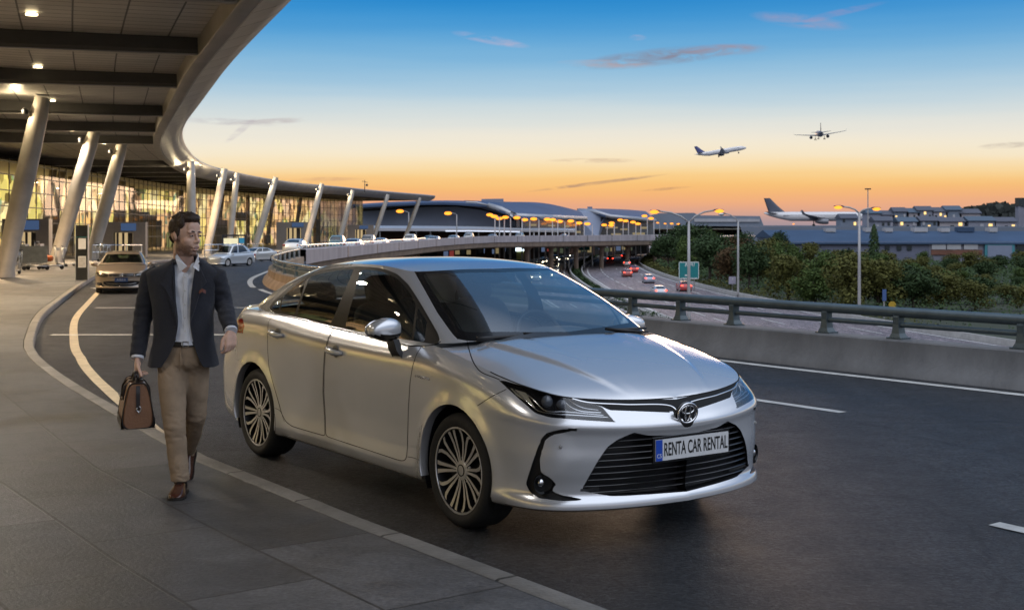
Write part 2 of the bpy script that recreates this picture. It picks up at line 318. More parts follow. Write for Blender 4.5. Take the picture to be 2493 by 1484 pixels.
def slabs():                                        # paving slabs laid along the kerb, in metres of UV
    m = bpy.data.materials.new('pavement_slabs'); m.use_nodes = True; nt = m.node_tree; N = nt.nodes; L = nt.links; b = N['Principled BSDF']
    uv = N.new('ShaderNodeUVMap'); tc = N.new('ShaderNodeTexCoord')
    br = N.new('ShaderNodeTexBrick'); L.new(uv.outputs[0], br.inputs['Vector']); br.inputs['Scale'].default_value = 1
    br.inputs['Brick Width'].default_value = 1.2; br.inputs['Row Height'].default_value = .62; br.inputs['Mortar Size'].default_value = .009; br.inputs['Mortar Smooth'].default_value = .2
    br.offset = .5; br.inputs['Color1'].default_value = (.140,.139,.141,1); br.inputs['Color2'].default_value = (.085,.086,.089,1); br.inputs['Mortar'].default_value = (.045,.042,.04,1)
    n1 = N.new('ShaderNodeTexNoise'); n1.inputs['Scale'].default_value = .9; n1.inputs['Detail'].default_value = 8; n1.inputs['Roughness'].default_value = .7; L.new(tc.outputs['Object'], n1.inputs['Vector'])
    n2 = N.new('ShaderNodeTexNoise'); n2.inputs['Scale'].default_value = 40; n2.inputs['Detail'].default_value = 4; n2.inputs['Roughness'].default_value = .75; L.new(tc.outputs['Object'], n2.inputs['Vector'])
    r = N.new('ShaderNodeValToRGB'); r.color_ramp.elements[0].position = .3; r.color_ramp.elements[1].position = .72; r.color_ramp.elements[0].color = (.5,.5,.52,1); r.color_ramp.elements[1].color = (1.2,1.18,1.15,1); L.new(n1.outputs[0], r.inputs[0])
    r2 = N.new('ShaderNodeValToRGB'); r2.color_ramp.elements[0].position = .3; r2.color_ramp.elements[1].position = .75; r2.color_ramp.elements[0].color = (.55,.55,.55,1); r2.color_ramp.elements[1].color = (1.45,1.45,1.45,1); L.new(n2.outputs[0], r2.inputs[0])
    a = N.new('ShaderNodeMix'); a.data_type = 'RGBA'; a.blend_type = 'MULTIPLY'; a.inputs[0].default_value = 1; L.new(br.outputs[0], a.inputs[6]); L.new(r.outputs[0], a.inputs[7])
    c = N.new('ShaderNodeMix'); c.data_type = 'RGBA'; c.blend_type = 'MULTIPLY'; c.inputs[0].default_value = 1; L.new(a.outputs[2], c.inputs[6]); L.new(r2.outputs[0], c.inputs[7]); v_ = N.new('ShaderNodeTexVoronoi'); v_.inputs['Scale'].default_value = 1.7; L.new(tc.outputs['Object'], v_.inputs['Vector']); gm = N.new('ShaderNodeMapRange'); gm.inputs[1].default_value = .035; gm.inputs[2].default_value = .055; gm.inputs[3].default_value = .45; gm.inputs[4].default_value = 1; L.new(v_.outputs['Distance'], gm.inputs[0])
    n3 = N.new('ShaderNodeTexNoise'); n3.inputs['Scale'].default_value = 3.2; n3.inputs['Detail'].default_value = 7; n3.inputs['Roughness'].default_value = .75; n3.inputs['Distortion'].default_value = 1.2; L.new(tc.outputs['Object'], n3.inputs['Vector']); sm_ = N.new('ShaderNodeMapRange'); sm_.inputs[1].default_value = .35; sm_.inputs[2].default_value = .62; sm_.inputs[3].default_value = .68; sm_.inputs[4].default_value = 1.12; L.new(n3.outputs[0], sm_.inputs[0])
    pm_ = N.new('ShaderNodeMath'); pm_.operation = 'MULTIPLY'; L.new(gm.outputs[0], pm_.inputs[0]); L.new(sm_.outputs[0], pm_.inputs[1]); d_ = N.new('ShaderNodeMix'); d_.data_type = 'RGBA'; d_.blend_type = 'MULTIPLY'; d_.inputs[0].default_value = 1; L.new(c.outputs[2], d_.inputs[6]); L.new(pm_.outputs[0], d_.inputs[7]); L.new(d_.outputs[2], b.inputs['Base Color'])
    rr = N.new('ShaderNodeMapRange'); rr.inputs[1].default_value = .3; rr.inputs[2].default_value = .7; rr.inputs[3].default_value = .30; rr.inputs[4].default_value = .60; L.new(n1.outputs[0], rr.inputs[0]); L.new(rr.outputs[0], b.inputs['Roughness'])
    h = N.new('ShaderNodeMath'); h.operation = 'MULTIPLY_ADD'; h.inputs[1].default_value = -1.4; L.new(br.outputs['Fac'], h.inputs[0]); L.new(n2.outputs[0], h.inputs[2])
    bp = N.new('ShaderNodeBump'); bp.inputs['Strength'].default_value = .4; bp.inputs['Distance'].default_value = .012; L.new(h.outputs[0], bp.inputs['Height']); L.new(bp.outputs[0], b.inputs['Normal'])
    return m
M_['slabs'] = slabs()
KH = .10                                             # kerb height
Lk = np.r_[0, np.cumsum(np.linalg.norm(np.diff(KERB, axis=0), axis=1))]; Nk = normals(KERB)
offs = [.138, 1.2, 2.5, 4, 6, 9, 13, 18, 24, 31]
mb = MB(); P = []; UV = []
for i in range(420):
    P.append([(*(KERB[i]+Nk[i]*o), zroad(KERB[i,1])+KH) for o in offs]); UV += [(o-.138, Lk[i]) for o in offs]
mb.grid(P)
tag(mb.build('pavement', M_['slabs'], smooth=True, uv=[(b, a) for a, b in UV]), kind='structure')
mb = MB(); prof = [(.0,-.06),(.0,KH-.022),(.006,KH-.007),(.02,KH+.002),(.115,KH+.002),(.13,KH-.004),(.13,-.05)]
mb.grid([[(*(KERB[i]+Nk[i]*o), zroad(KERB[i,1])+h) for o, h in prof] for i in range(420)])
def kerbstone():
    m = mat('kerb_stone', (.20,.19,.175), .6, noise_amt=.35, noise_scale=3, bump=.3, bump_scale=40)
    nt = m.node_tree; N = nt.nodes; L = nt.links; b = N['Principled BSDF']; src = b.inputs['Base Color'].links[0].from_socket
    uv = N.new('ShaderNodeUVMap'); br = N.new('ShaderNodeTexBrick'); br.inputs['Scale'].default_value = 1; br.inputs['Brick Width'].default_value = 1.0; br.inputs['Row Height'].default_value = 5; br.inputs['Mortar Size'].default_value = .012
    br.inputs['Color1'].default_value = (1,1,1,1); br.inputs['Color2'].default_value = (.85,.85,.85,1); br.inputs['Mortar'].default_value = (.2,.2,.2,1); L.new(uv.outputs[0], br.inputs[0])
    x = N.new('ShaderNodeMix'); x.data_type = 'RGBA'; x.blend_type = 'MULTIPLY'; x.inputs[0].default_value = 1; L.new(src, x.inputs[6]); L.new(br.outputs[0], x.inputs[7]); L.new(x.outputs[2], b.inputs['Base Color']); return m
M_['kerb'] = kerbstone()
tag(mb.build('kerb', M_['kerb'], smooth=True, angle=30, uv=[(Lk[i], .3*k+.5) for i in range(420) for k in range(len(prof))]), kind='structure')
def sub(P, y0, y1):
    i = np.where((P[:,1] >= y0) & (P[:,1] <= y1))[0]; return catmull(P[i], max(30, len(i)*2))
# painted markings
mb = MB(); S = sub(KERB, 9.4, 37); ys = S[:, 1]; o = np.interp(ys, [9.4,11,13,16,40], [.03,.10,.26,.46,.5]); w = np.interp(ys, [9.4,11,13,40], [.05,.12,.12,.12])
mb.grid(strip(S, -o, -o-w, zroad, .004)); tag(mb.build('yellow_kerb_line', M_['line_yellow']), kind='structure')
mb = MB()
for Y, x0, x1 in ((19.5,-7.0,-3.4),(25.9,-8.4,-4.9)): mb.add([(x0,Y-.06,.008),(x1,Y-.02,.008),(x1,Y+.14,.008),(x0,Y+.12,.008)], [(0,1,2,3)])
S = sub(BARR, 2, 34); mb.grid(strip(S, .42, .56, zroad, .004)); S = sub(BARR, 34.2, 60); mb.grid(strip(S, .5, .65, zroad, .004))
for k in range(-3, 9):                               # broken lane line
    d = Vector((-.60,.80)); c = Vector((2.62,11.9)) + d*(k*6.1); n = Vector((d.y,-d.x))*.055
    if k > 2: d = Vector((-.5,.866)); c = Vector((-1.4,17.3+.0)) + d*((k-3)*7+5); n = Vector((d.y,-d.x))*.06
    a, b_ = c-d*.55, c+d*.55
    if k == 1 or k == 2 or k == -1: continue
    mb.add([(*(a-n),.005),(*(a+n),.005),(*(b_+n),.005),(*(b_-n),.005)], [(0,1,2,3)])
a_, b_ = gnd(2420,1273,.005), gnd(2540,1300,.005); n = Vector((.045,.035,0)); mb.add([a_-n,a_+n,b_+n,b_-n], [(0,1,2,3)])
tag(mb.build('white_lane_markings', M_['line_white']), kind='structure')

# lower ground, reaching the horizon
ZG = -8.0
M_['ground'] = mat('dusk_grass_and_soil', (.040,.045,.022), .95, noise_amt=.5, noise_scale=.05, col2=(.018,.024,.014))
mb = MB(); mb.grid([[(x, y, ZG) for x in np.linspace(-6000,6000,25)] for y in np.r_[np.linspace(-400,1000,15), np.linspace(1500,12000,12)]])
tag(mb.build('ground', M_['ground']), kind='structure')
HL = [(30,60),(21,95),(16,130),(14.5,166),(14.1,182),(13.9,224),(14.1,244),(15.9,283),(19.7,325),(30.3,409),(42,465),(62,540),(95,640)]
HR = [(50,60),(41,95),(34.5,130),(31.6,160),(30.2,175),(29,200),(28.4,225),(28.6,262),(31.6,325),(40.5,395),(52,455),(74,530),(108,630)]
OL = [(14,60),(8,110),(4,160),(1.6,210),(1.2,250),(2.5,290),(4.5,325),(10,374),(21,452),(44,550),(80,650)]
OR = [(25,60),(18,100),(13.6,140),(11.4,180),(10.8,215),(11.2,257),(13.5,300),(18,352),(24.5,392),(41,484),(60,540),(92,640)]
HL, HR, OL, OR = [catmull(p, 160) for p in (HL, HR, OL, OR)]
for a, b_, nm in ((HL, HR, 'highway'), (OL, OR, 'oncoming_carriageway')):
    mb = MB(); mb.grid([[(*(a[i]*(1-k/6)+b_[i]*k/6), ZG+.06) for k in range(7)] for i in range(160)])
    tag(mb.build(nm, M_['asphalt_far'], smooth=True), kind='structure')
mb = MB()
for P, o in ((HL,-.6),(HR,.6),(OL,-.6),(OR,.6)): mb.grid(strip(P, o, o-.28*np.sign(o)*-1, ZG, .09))
for fr in (.27, .53, .77):
    P = HL*(1-fr)+HR*fr
    for i in range(0, 158, 3): mb.grid(strip(P[i:i+3], -.1, .1, ZG, .09)) if (fr != .53 or i % 2 == 0) else None
for fr in (.35, .67):
    P = OL*(1-fr)+OR*fr
    for i in range(0, 158, 4): mb.grid(strip(P[i:i+3], -.1, .1, ZG, .09))
tag(mb.build('highway_markings', M_['line_white']), kind='structure')
mb = MB()
for P in (HL, HR, OL, OR):
    o = .9 if P is HR or P is OL else 0
    side = 1 if (P is HL or P is OL) else -1
    S = P + normals(P)*side*.5
    Nn = normals(S)
    mb.grid([[(*(S[i]+Nn[i]*q), ZG+h) for q, h in ((-.18,.0),(-.12,.55),(.12,.55),(.18,.0))] for i in range(160)])
tag(mb.build('highway_kerbs', M_['concrete'], smooth=True, angle=30), kind='structure')

# guard wall beside the near lane: concrete plinth with two steel rails on flared posts
t = empty('guard_wall', (5.24,13.17,0), 0, 'low concrete guard wall with two grey steel rails on flared posts beside the near lane', 'guard rail')
S = sub(BARR, -8, 28.3); Ns = normals(S); inv = Vector((-5.24,-13.17,0))
mb = MB(); pf = [(.20,.0),(.16,.08),(.05,.20),(.02,.37),(.0,.385),(-.30,.385),(-.33,.37),(-.36,-.9),(-.2,-.9)]
mb.grid([[(S[i,0]+Ns[i,0]*o-5.24, S[i,1]+Ns[i,1]*o-13.17, h) for o, h in pf] for i in range(len(S))])
M_['barrier'] = mat('stained_barrier_concrete', (.150,.152,.157), .8, noise_amt=.4, noise_scale=1.2, bump=.3, bump_scale=25, stretch=(1,1,.35))
mb.build('concrete_plinth', M_['barrier'], t, smooth=True, angle=35)
M_['rail'] = mat('rail_paint', (.085,.115,.13), .38, .3, noise_amt=.25, noise_scale=4)
for nm, h, r in (('upper_rail', .685, .058), ('lower_rail', .545, .030)):
    mb = MB(); mb.tube([(S[i,0]-Ns[i,0]*.16-5.24, S[i,1]-Ns[i,1]*.16-13.17, h) for i in range(0, len(S), 2)], (r*1.0), 12); mb.build(nm, M_['rail'], t, smooth=True, angle=40)
def on_barr(u):      # where the sight line to a photo column meets the wall line
    c = [(abs((UC + F*p[0]/p[1]) - u), tuple(p)) for p in S if p[1] > 9]; return min(c)[1]
posts = [on_barr(u) for u in (1500,1634,1793,1977,2192,2456)] + [(7.3,10.6),(9.5,7.7),(11.7,4.8)]
pm = MB(); pm.grid([[(x*w_, y*d_, h) for x, y in ((-1,-1),(1,-1),(1,1),(-1,1))] for w_, d_, h in ((.085,.08,.38),(.050,.06,.45),(.036,.05,.55),(.040,.055,.63),(.036,.045,.655))], 0, False, True)
pm.box((0,0,.392),(.20,.18,.022)); 
p0 = pm.build('rail_post', M_['rail'], t)
for k, (px, py) in enumerate(posts):
    q = p0 if k == 0 else p0.copy()
    if k: C.objects.link(q); q.parent = t
    i = int(np.argmin(np.hypot(S[:,0]-px, S[:,1]-py))); q.location = (S[i,0]-Ns[i,0]*.16-5.24, S[i,1]-Ns[i,1]*.16-13.17, 0); q.rotation_euler[2] = math.atan2(-Ns[i,0], Ns[i,1])

# tight bend of the same edge: tan concrete wall carrying a glazed railing
S = sub(BARR, 28.2, 52); Ns = normals(S); o0 = S[len(S)//2]
t = empty('bend_wall', (*o0, 0), 0, 'curved tan concrete wall with a glazed green railing where the road edge bends', 'guard wall')
mb = MB(); pf = [(.22,-.02),(.18,.1),(.06,.22),(.03,.40),(-.27,.40),(-.30,-1.2)]
mb.grid([[(S[i,0]+Ns[i,0]*o-o0[0], S[i,1]+Ns[i,1]*o-o0[1], h) for o, h in pf] for i in range(len(S))])
M_['tan_concrete'] = mat('tan_concrete', (.36,.26,.18), .8, noise_amt=.4, noise_scale=2, stretch=(1,1,.3))
mb.build('concrete_plinth', M_['tan_concrete'], t, smooth=True, angle=35)
mb = MB(); mb.grid([[(S[i,0]-Ns[i,0]*.12-o0[0], S[i,1]-Ns[i,1]*.12-o0[1], h) for h in (.42,.68)] for i in range(len(S))])
M_['rail_glass'] = glass('railing_glass', (.25,.4,.36), .8, .05, .12); mb.build('glass_panel', M_['rail_glass'], t, smooth=True)
for h, nm in ((.70,'top_rail'),(.56,'mid_rail')):
    mb = MB(); mb.tube([(S[i,0]-Ns[i,0]*.09-o0[0], S[i,1]-Ns[i,1]*.09-o0[1], h) for i in range(len(S))], .035 if h > .6 else .014, 8); mb.build(nm, M_['chrome'] if h > .6 else M_['steel'], t, smooth=True)
for i in range(2, len(S), 4):
    mb = MB(); mb.box((0,0,.54),(.05,.07,.30)); mb.box((0,.0,.41),(.09,.12,.02)); q = mb.build('rail_post', M_['steel'], t)
    q.location = (S[i,0]-Ns[i,0]*.12-o0[0], S[i,1]-Ns[i,1]*.12-o0[1], 0); q.rotation_euler[2] = math.atan2(-Ns[i,0], Ns[i,1])

# outer face of the elevated deck sweeping away: parapet panels, steel handrail, girder, piers
S = sub(BARR, 52.5, 330); n = len(S); Ns = normals(S); o0 = S[0]
def ztop(Y): return float(np.interp(Y, [40,50,75,120,200,260,320,400], [.70,.70,.49,.20,.0,-.40,-.66,-.8]))
t = empty('viaduct', (*o0, 0), 0, 'long elevated viaduct with pale mauve parapet and brown girder sweeping behind the silver sedan', 'viaduct')
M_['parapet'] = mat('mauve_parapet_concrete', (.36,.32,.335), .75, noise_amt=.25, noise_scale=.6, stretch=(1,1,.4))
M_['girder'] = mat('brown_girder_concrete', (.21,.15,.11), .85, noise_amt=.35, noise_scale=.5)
def hb(Y): return float(np.interp(Y, [50,75,120,200,330], [.62,.62,.75,1.0,1.5]))
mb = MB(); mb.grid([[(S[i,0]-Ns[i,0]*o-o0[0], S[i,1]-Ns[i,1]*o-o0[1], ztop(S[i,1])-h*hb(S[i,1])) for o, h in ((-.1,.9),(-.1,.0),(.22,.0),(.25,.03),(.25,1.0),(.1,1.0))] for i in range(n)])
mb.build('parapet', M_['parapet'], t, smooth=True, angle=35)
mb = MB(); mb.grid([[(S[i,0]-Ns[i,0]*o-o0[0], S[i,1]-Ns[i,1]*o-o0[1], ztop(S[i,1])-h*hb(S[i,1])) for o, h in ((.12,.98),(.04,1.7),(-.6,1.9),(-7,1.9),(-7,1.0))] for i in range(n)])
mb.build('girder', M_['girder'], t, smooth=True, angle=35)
j = [0]+[k for k in range(1, n) if int(np.hypot(*(S[k]-S[0]))/18) != int(np.hypot(*(S[k-1]-S[0]))/18)]
for i in j[1:]:
    p = S[i]-Ns[i]*.252-o0; z = ztop(S[i,1]); h = hb(S[i,1]); mb = MB(); mb.box((p[0],p[1],z-h*.5),(.35,.02,h*.98),math.atan2(-Ns[i,0],Ns[i,1])); mb.build('expansion_joint', M_['dark_metal'], t)
mb = MB(); k = [i for i in range(n) if S[i,1] < 135]; mb.tube([(S[i,0]+Ns[i,0]*.05-o0[0], S[i,1]+Ns[i,1]*.05-o0[1], ztop(S[i,1])+.16) for i in k], .04, 6)
for i in k[::3]: mb.tube([(S[i,0]+Ns[i,0]*.05-o0[0], S[i,1]+Ns[i,1]*.05-o0[1], ztop(S[i,1])-.02+d) for d in (0,.16)], .03, 5)
mb.build('handrail', M_['chrome'], t, smooth=True)
for i in j[1:]:
    if S[i,1] < 225: continue
    Y = S[i,1]; zb = ztop(Y)-1.9*hb(Y); p = S[i]+Ns[i]*2.2-o0
    mb = MB(); mb.tube([(0,0,ZG-.3),(0,0,zb-.4),(0,0,zb+.02)], [(.4,.5),(.4,.5),(.5,1.3)], 12); q = mb.build('pier', M_['girder'], t, smooth=True, angle=40); q.location = (p[0], p[1], 0); q.rotation_euler[2] = math.atan2(Ns[i,1], Ns[i,0])
# ------------------------------------------------------------------ terminal: canopy, columns, lit glass front
ZE = 6.0
edge_px = [(685,0),(640,48),(600,92),(562,138),(530,182),(497,228),(468,268),(452,296),(445,318),(447,340),(458,362),(480,387),(512,404),(560,417),(620,430),(700,443),(780,452),(860,459),(940,467),(1010,473),(1060,477)]
E_ = [tuple(gnd(u, v, ZE)[:2]) for u, v in edge_px]
EDGE = catmull([(-5,-24),(-.6,-8),(1.1,2),(1.0,8),(-.1,13),(-2.0,17.8)] + E_, 260)
NE = normals(EDGE)       # towards the building
Le = np.r_[0, np.cumsum(np.linalg.norm(np.diff(EDGE, axis=0), axis=1))]
BACKL = catmull([(-8,-34),(-15,-8),(-20.5,16),(-24,36),(-26.4,56),(-27.4,75),(-28.6,95),(-29.4,116),(-28.2,146),(-25.5,166),(-21.6,186)], 260)   # glass line
ter = empty('terminal_building', (-28.6,95,0), 0, 'curved airport terminal with warm lit glass front under a sweeping metal canopy on leaning columns', 'terminal building')
TO = Vector((28.6,-95,0))
def tp(x, y, z): return (x+TO.x, y+TO.y, z)
def canopy_metal():
    m = mat('canopy_metal', (.36,.34,.33), .42, .55, noise_amt=.22, noise_scale=.8)
    return m
M_['canopy'] = canopy_metal()
def soffit_mat():
    m = bpy.data.materials.new('soffit_panels'); m.use_nodes = True; nt = m.node_tree; N = nt.nodes; L = nt.links; b = N['Principled BSDF']
    uv = N.new('ShaderNodeUVMap'); br = N.new('ShaderNodeTexBrick'); br.offset = 0; br.inputs['Scale'].default_value = 1
    br.inputs['Brick Width'].default_value = .95; br.inputs['Row Height'].default_value = .46; br.inputs['Mortar Size'].default_value = .018; br.inputs['Mortar Smooth'].default_value = 0
    br.inputs['Color1'].default_value = (.52,.49,.46,1); br.inputs['Color2'].default_value = (.42,.40,.375,1); br.inputs['Mortar'].default_value = (.012,.012,.012,1); L.new(uv.outputs[0], br.inputs[0])
    n = N.new('ShaderNodeTexNoise'); n.inputs['Scale'].default_value = .8; n.inputs['Detail'].default_value = 5; L.new(uv.outputs[0], n.inputs[0])
    r = N.new('ShaderNodeValToRGB'); r.color_ramp.elements[0].color = (.65,.65,.65,1); r.color_ramp.elements[1].color = (1.3,1.3,1.3,1); L.new(n.outputs[0], r.inputs[0])
    x = N.new('ShaderNodeMix'); x.data_type = 'RGBA'; x.blend_type = 'MULTIPLY'; x.inputs[0].default_value = 1; L.new(br.outputs[0], x.inputs[6]); L.new(r.outputs[0], x.inputs[7]); L.new(x.outputs[2], b.inputs['Base Color'])
    b.inputs['Roughness'].default_value = .42; b.inputs['Metallic'].default_value = .2
    bp = N.new('ShaderNodeBump'); bp.inputs['Strength'].default_value = .3; bp.invert = True; L.new(br.outputs['Fac'], bp.inputs['Height']); L.new(bp.outputs[0], b.inputs['Normal'])
    return m
# canopy: soffit from the nose back over the glass line
can_w = 30.0
can = MB(); offs = [1.25, 2.5, 5, 9, 14, 20, 26, can_w]; P = []; UVc = []
for i in range(260):
    P.append([tp(*(EDGE[i]+NE[i]*o), 5.62 + (.12 if o > 8 else 0)) for o in offs]); UVc += [(o, Le[i]) for o in offs]
can.grid(P)
soff = can.build('canopy', soffit_mat(), ter, smooth=True, uv=UVc)
# nose of the canopy: flat strip, sloping face, rounded top edge, and the roof above
mb = MB(); pf = [(1.30,5.62),(1.29,5.24),(1.25,5.22),(.99,5.22),(.95,5.25),(.52,5.40),(.17,5.62),(.03,5.86),(.0,5.97),(.05,6.05),(.2,6.08),(1.5,6.22),(can_w,6.5)]
mb.grid([[tp(*(EDGE[i]+NE[i]*o), h) for o, h in pf] for i in range(260)])
ends = [[tp(*(EDGE[259]+NE[259]*o), h) for o, h in pf] + [tp(*(EDGE[259]+NE[259]*can_w), 5.74)]]
mb.add(ends[0], [tuple(range(len(ends[0])))])
mb.build('fascia', M_['canopy'], soff, smooth=True, angle=28)
mb = MB()
for i in range(3, 259, 1):
    p = EDGE[i]; t_ = (EDGE[i+1]-EDGE[i-1]) if i < 259 else 0; a = math.atan2(t_[1], t_[0])
    if i % 2 == 0:
        for o, h, o2, h2 in ((.95,5.245,.52,5.395),(.52,5.395,.17,5.615)):
            A = EDGE[i]+NE[i]*o; B = EDGE[i]+NE[i]*o2; q = t_/np.linalg.norm(t_)*.022
            mb.add([tp(*(A-q),h),tp(*(A+q),h),tp(*(B+q),h2),tp(*(B-q),h2)], [(0,1,2,3)])
mb.grid([[tp(*(EDGE[i]+NE[i]*o), h) for o, h in ((1.0,5.215),(.945,5.246))] for i in range(260)])
mb.build('panel_joint', M_['black'], soff)
# radial beams
M_['beam'] = mat('canopy_beam', (.085,.08,.076), .5, .3, noise_amt=.25, noise_scale=.7)
beam_px = [(455,128),(400,214),(385,282),(388,322),(398,352),(416,382),(446,404),(480,424),(520,440),(562,452)]
def edge_at(Yt, o=1.3):
    Q = EDGE + NE*o; return int(np.argmin(np.abs(Q[:,1]-Yt) + 1e-3*np.arange(260)*0))
by = []
for u, v in beam_px:
    Q = EDGE + NE*1.3
    pu = [abs(UC+F*q[0]/q[1]-u) + abs(VH-F*(5.27-CH)/q[1]-v) if q[1] > 5 else 1e9 for q in Q]; by.append(int(np.argmin(pu)))
i0 = by[0]; step0 = max(4, by[1]-by[0])
ks = sorted(set([max(0, i0-k*step0) for k in range(1, 8)] + by)); last = by[-1]
d = max(5, by[-1]-by[-2])
while last + d < 255: last += d; ks.append(last)
for i in ks:
    L_ = can_w-.5; mb = MB(); dirn = NE[i]; tn = np.array([dirn[1], -dirn[0]])
    A = EDGE[i]+dirn*1.27; B = EDGE[i]+dirn*L_
    for (w0, zt, zb) in ((.13,5.78,5.29),):
        vs = []
        for q, db in ((A,0),(B,-.15)):
            for s_, z in ((-1,zt),(-1,zb+.07+db),(-.72,zb+db),(.72,zb+db),(1,zb+.07+db),(1,zt)): vs.append(tp(*(q+tn*s_*w0), z))
        mb.add(vs, [tuple(range(6))[::-1], tuple(range(6,12))] + [(k,(k+1)%6,6+(k+1)%6,6+k) for k in range(6)])
    bo = mb.build('beam', M_['beam'], soff)
    mb = MB(); vs = []
    for q, db in ((A,0),(B,-.15)):
        for s_ in (-1,1): vs += [tp(*(q+tn*s_*.105), 5.288+db), tp(*(q+tn*s_*.105), 5.262+db)]
    mb.add(vs, [(0,2,6,4),(1,3,7,5),(0,1,3,2),(4,5,7,6),(0,1,5,4),(2,3,7,6)])
    mb.build('flange', M_['canopy'], soff)
# recessed downlights: a bright lens in a trim ring; a few lamps throw the warm light they give, others are added as fill
M_['down'] = emis('downlight_lens', (1,.80,.46), 7)
for k_, (x_, y_) in enumerate([(x, y) for y in (1,5,9,13,17,21) for x in (-4.6,-8.2,-11.8)]):  # unseen rows of lenses added for small highlights on the sedan
    mb = MB(); mb.lathe([(0,0),(.11,0),(.11,.03)], 14, Matrix.Translation(Vector(tp(x_-.12*max(0,y_-9),y_,5.575)))); mb.build('downlight', M_['down'], soff)
dl = [(77,35),(92,163),(126,245),(175,310),(215,345),(600,446),(690,470),(880,480),(980,484),(940,476)]
spots = []
for u, v in dl:
    z = 5.58; p = gnd(u, v, z) if v < VH else None
    Y = (z-CH)*F/(VH-v); p = at(u, v, Y)
    mb = MB(); r = .11 if Y < 60 else .16
    mb.lathe([(0,0),(r,0),(r,.03)], 16, Matrix.Translation(Vector(tp(p.x,p.y,z-.02)))); o = mb.build('downlight', M_['down'], soff)
    mb = MB(); mb.lathe([(r,0),(r+.05,0),(r+.05,.1),(r,.1)], 16, Matrix.Translation(Vector(tp(p.x,p.y,z-.15))), closed=True); mb.build('trim_ring', M_['canopy'], o, smooth=True, angle=30) if False else None
    spots.append((p.x,p.y,z-.3))
def lamp(name, loc, power, col=(1,.84,.64), size=.14, spot=None, rot=None):
    l = bpy.data.lights.new(name, 'SPOT' if spot else 'POINT'); l.energy = power; l.color = col; l.shadow_soft_size = size
    if spot: l.spot_size = math.radians(spot); l.spot_blend = .8
    o = bpy.data.objects.new(name, l); C.objects.link(o); o.location = loc
    if rot: o.rotation_euler = rot
    return o
for k, (x, y, z) in enumerate(spots[:5]): lamp('downlight_and_fill_lamp', (x,y,z), 900, spot=130)
for k, (x, y) in enumerate(((-9.5,7),(-7.2,13.5),(-10.5,13),(-12.5,20),(-14.5,31),(-18.5,46),(-20.5,62),(-21,85),(-21,115),(-17,150))): lamp('downlight_and_fill_lamp', (x,y,5.2), 3800 if y > 15 else (1150 if y > 10 else 120), (1,.70,.40) if y > 15 else (1,.84,.66), spot=150)  # lamps with no lens, added to warm the pavement and the sedan's side

# leaning columns with an uplight at the head
cols = [((8,668),(104,300),39,.29),((134,640),(231,380),52,.29),((221,628),(298,408),60,.30),((466,600),(465,456),78,.26),((502,598),(547,470),88,.27),((556,596),(577,468),95,.22),((617,600),(672,482),104,.27),((740,598),(784,490),120,.27),((822,590),(859,490),142,.28),((905,585),(945,495),162,.28),((982,578),(1023,492),182,.28)]
M_['column'] = mat('column_cladding', (.52,.48,.43), .45, .25, noise_amt=.18, noise_scale=1.5)
for x_, y_ in ((-5.2,4),(-6.4,14)): lamp('downlight_and_fill_lamp', (x_,y_,5.3), 300, (1,.92,.82), .12, spot=150)  # neutral lamps with no lens, added to light the sedan's flank and the man
for k, ((u0,v0),(u1,v1),Y,r) in enumerate(cols):
    a = Vector(((u0-UC)/F*Y, Y, zroad(Y)+KH)); zt = 5.55
    Yt = Y; b_ = Vector(((u1-UC)/F*Yt, Yt, 0)); b_.z = zt
    ang = (b_-a).normalized()
    mb = MB(); mid = [a+(b_-a)*q for q in (-.01,.02,.06,.3,.6,.9,.97,1.)]
    mb.tube([tp(*q) for q in mid], [r*1.15,r*1.15,r*.92,r,r*1.03,r*.95,r*.8,r*.8], 20)
    c = mb.build('column', M_['column'], ter, smooth=True, angle=40)
    h = a+(b_-a)*.90; sd = Vector((-.72,-.69,0))
    mb = MB(); mb.lathe([(0,0),(.09,0),(.11,.12),(.05,.2),(0,.2)], 12, Matrix.Translation(Vector(tp(*(h+sd*(r+.14))))) ); up = mb.build('uplight', M_['dark_metal'], c, smooth=True, angle=40)
    if k < 9: lamp('column_lamp', h+sd*(r+.45)+Vector((0,0,.1)), 85 if k < 3 else 110, (1,.80,.48), .06)

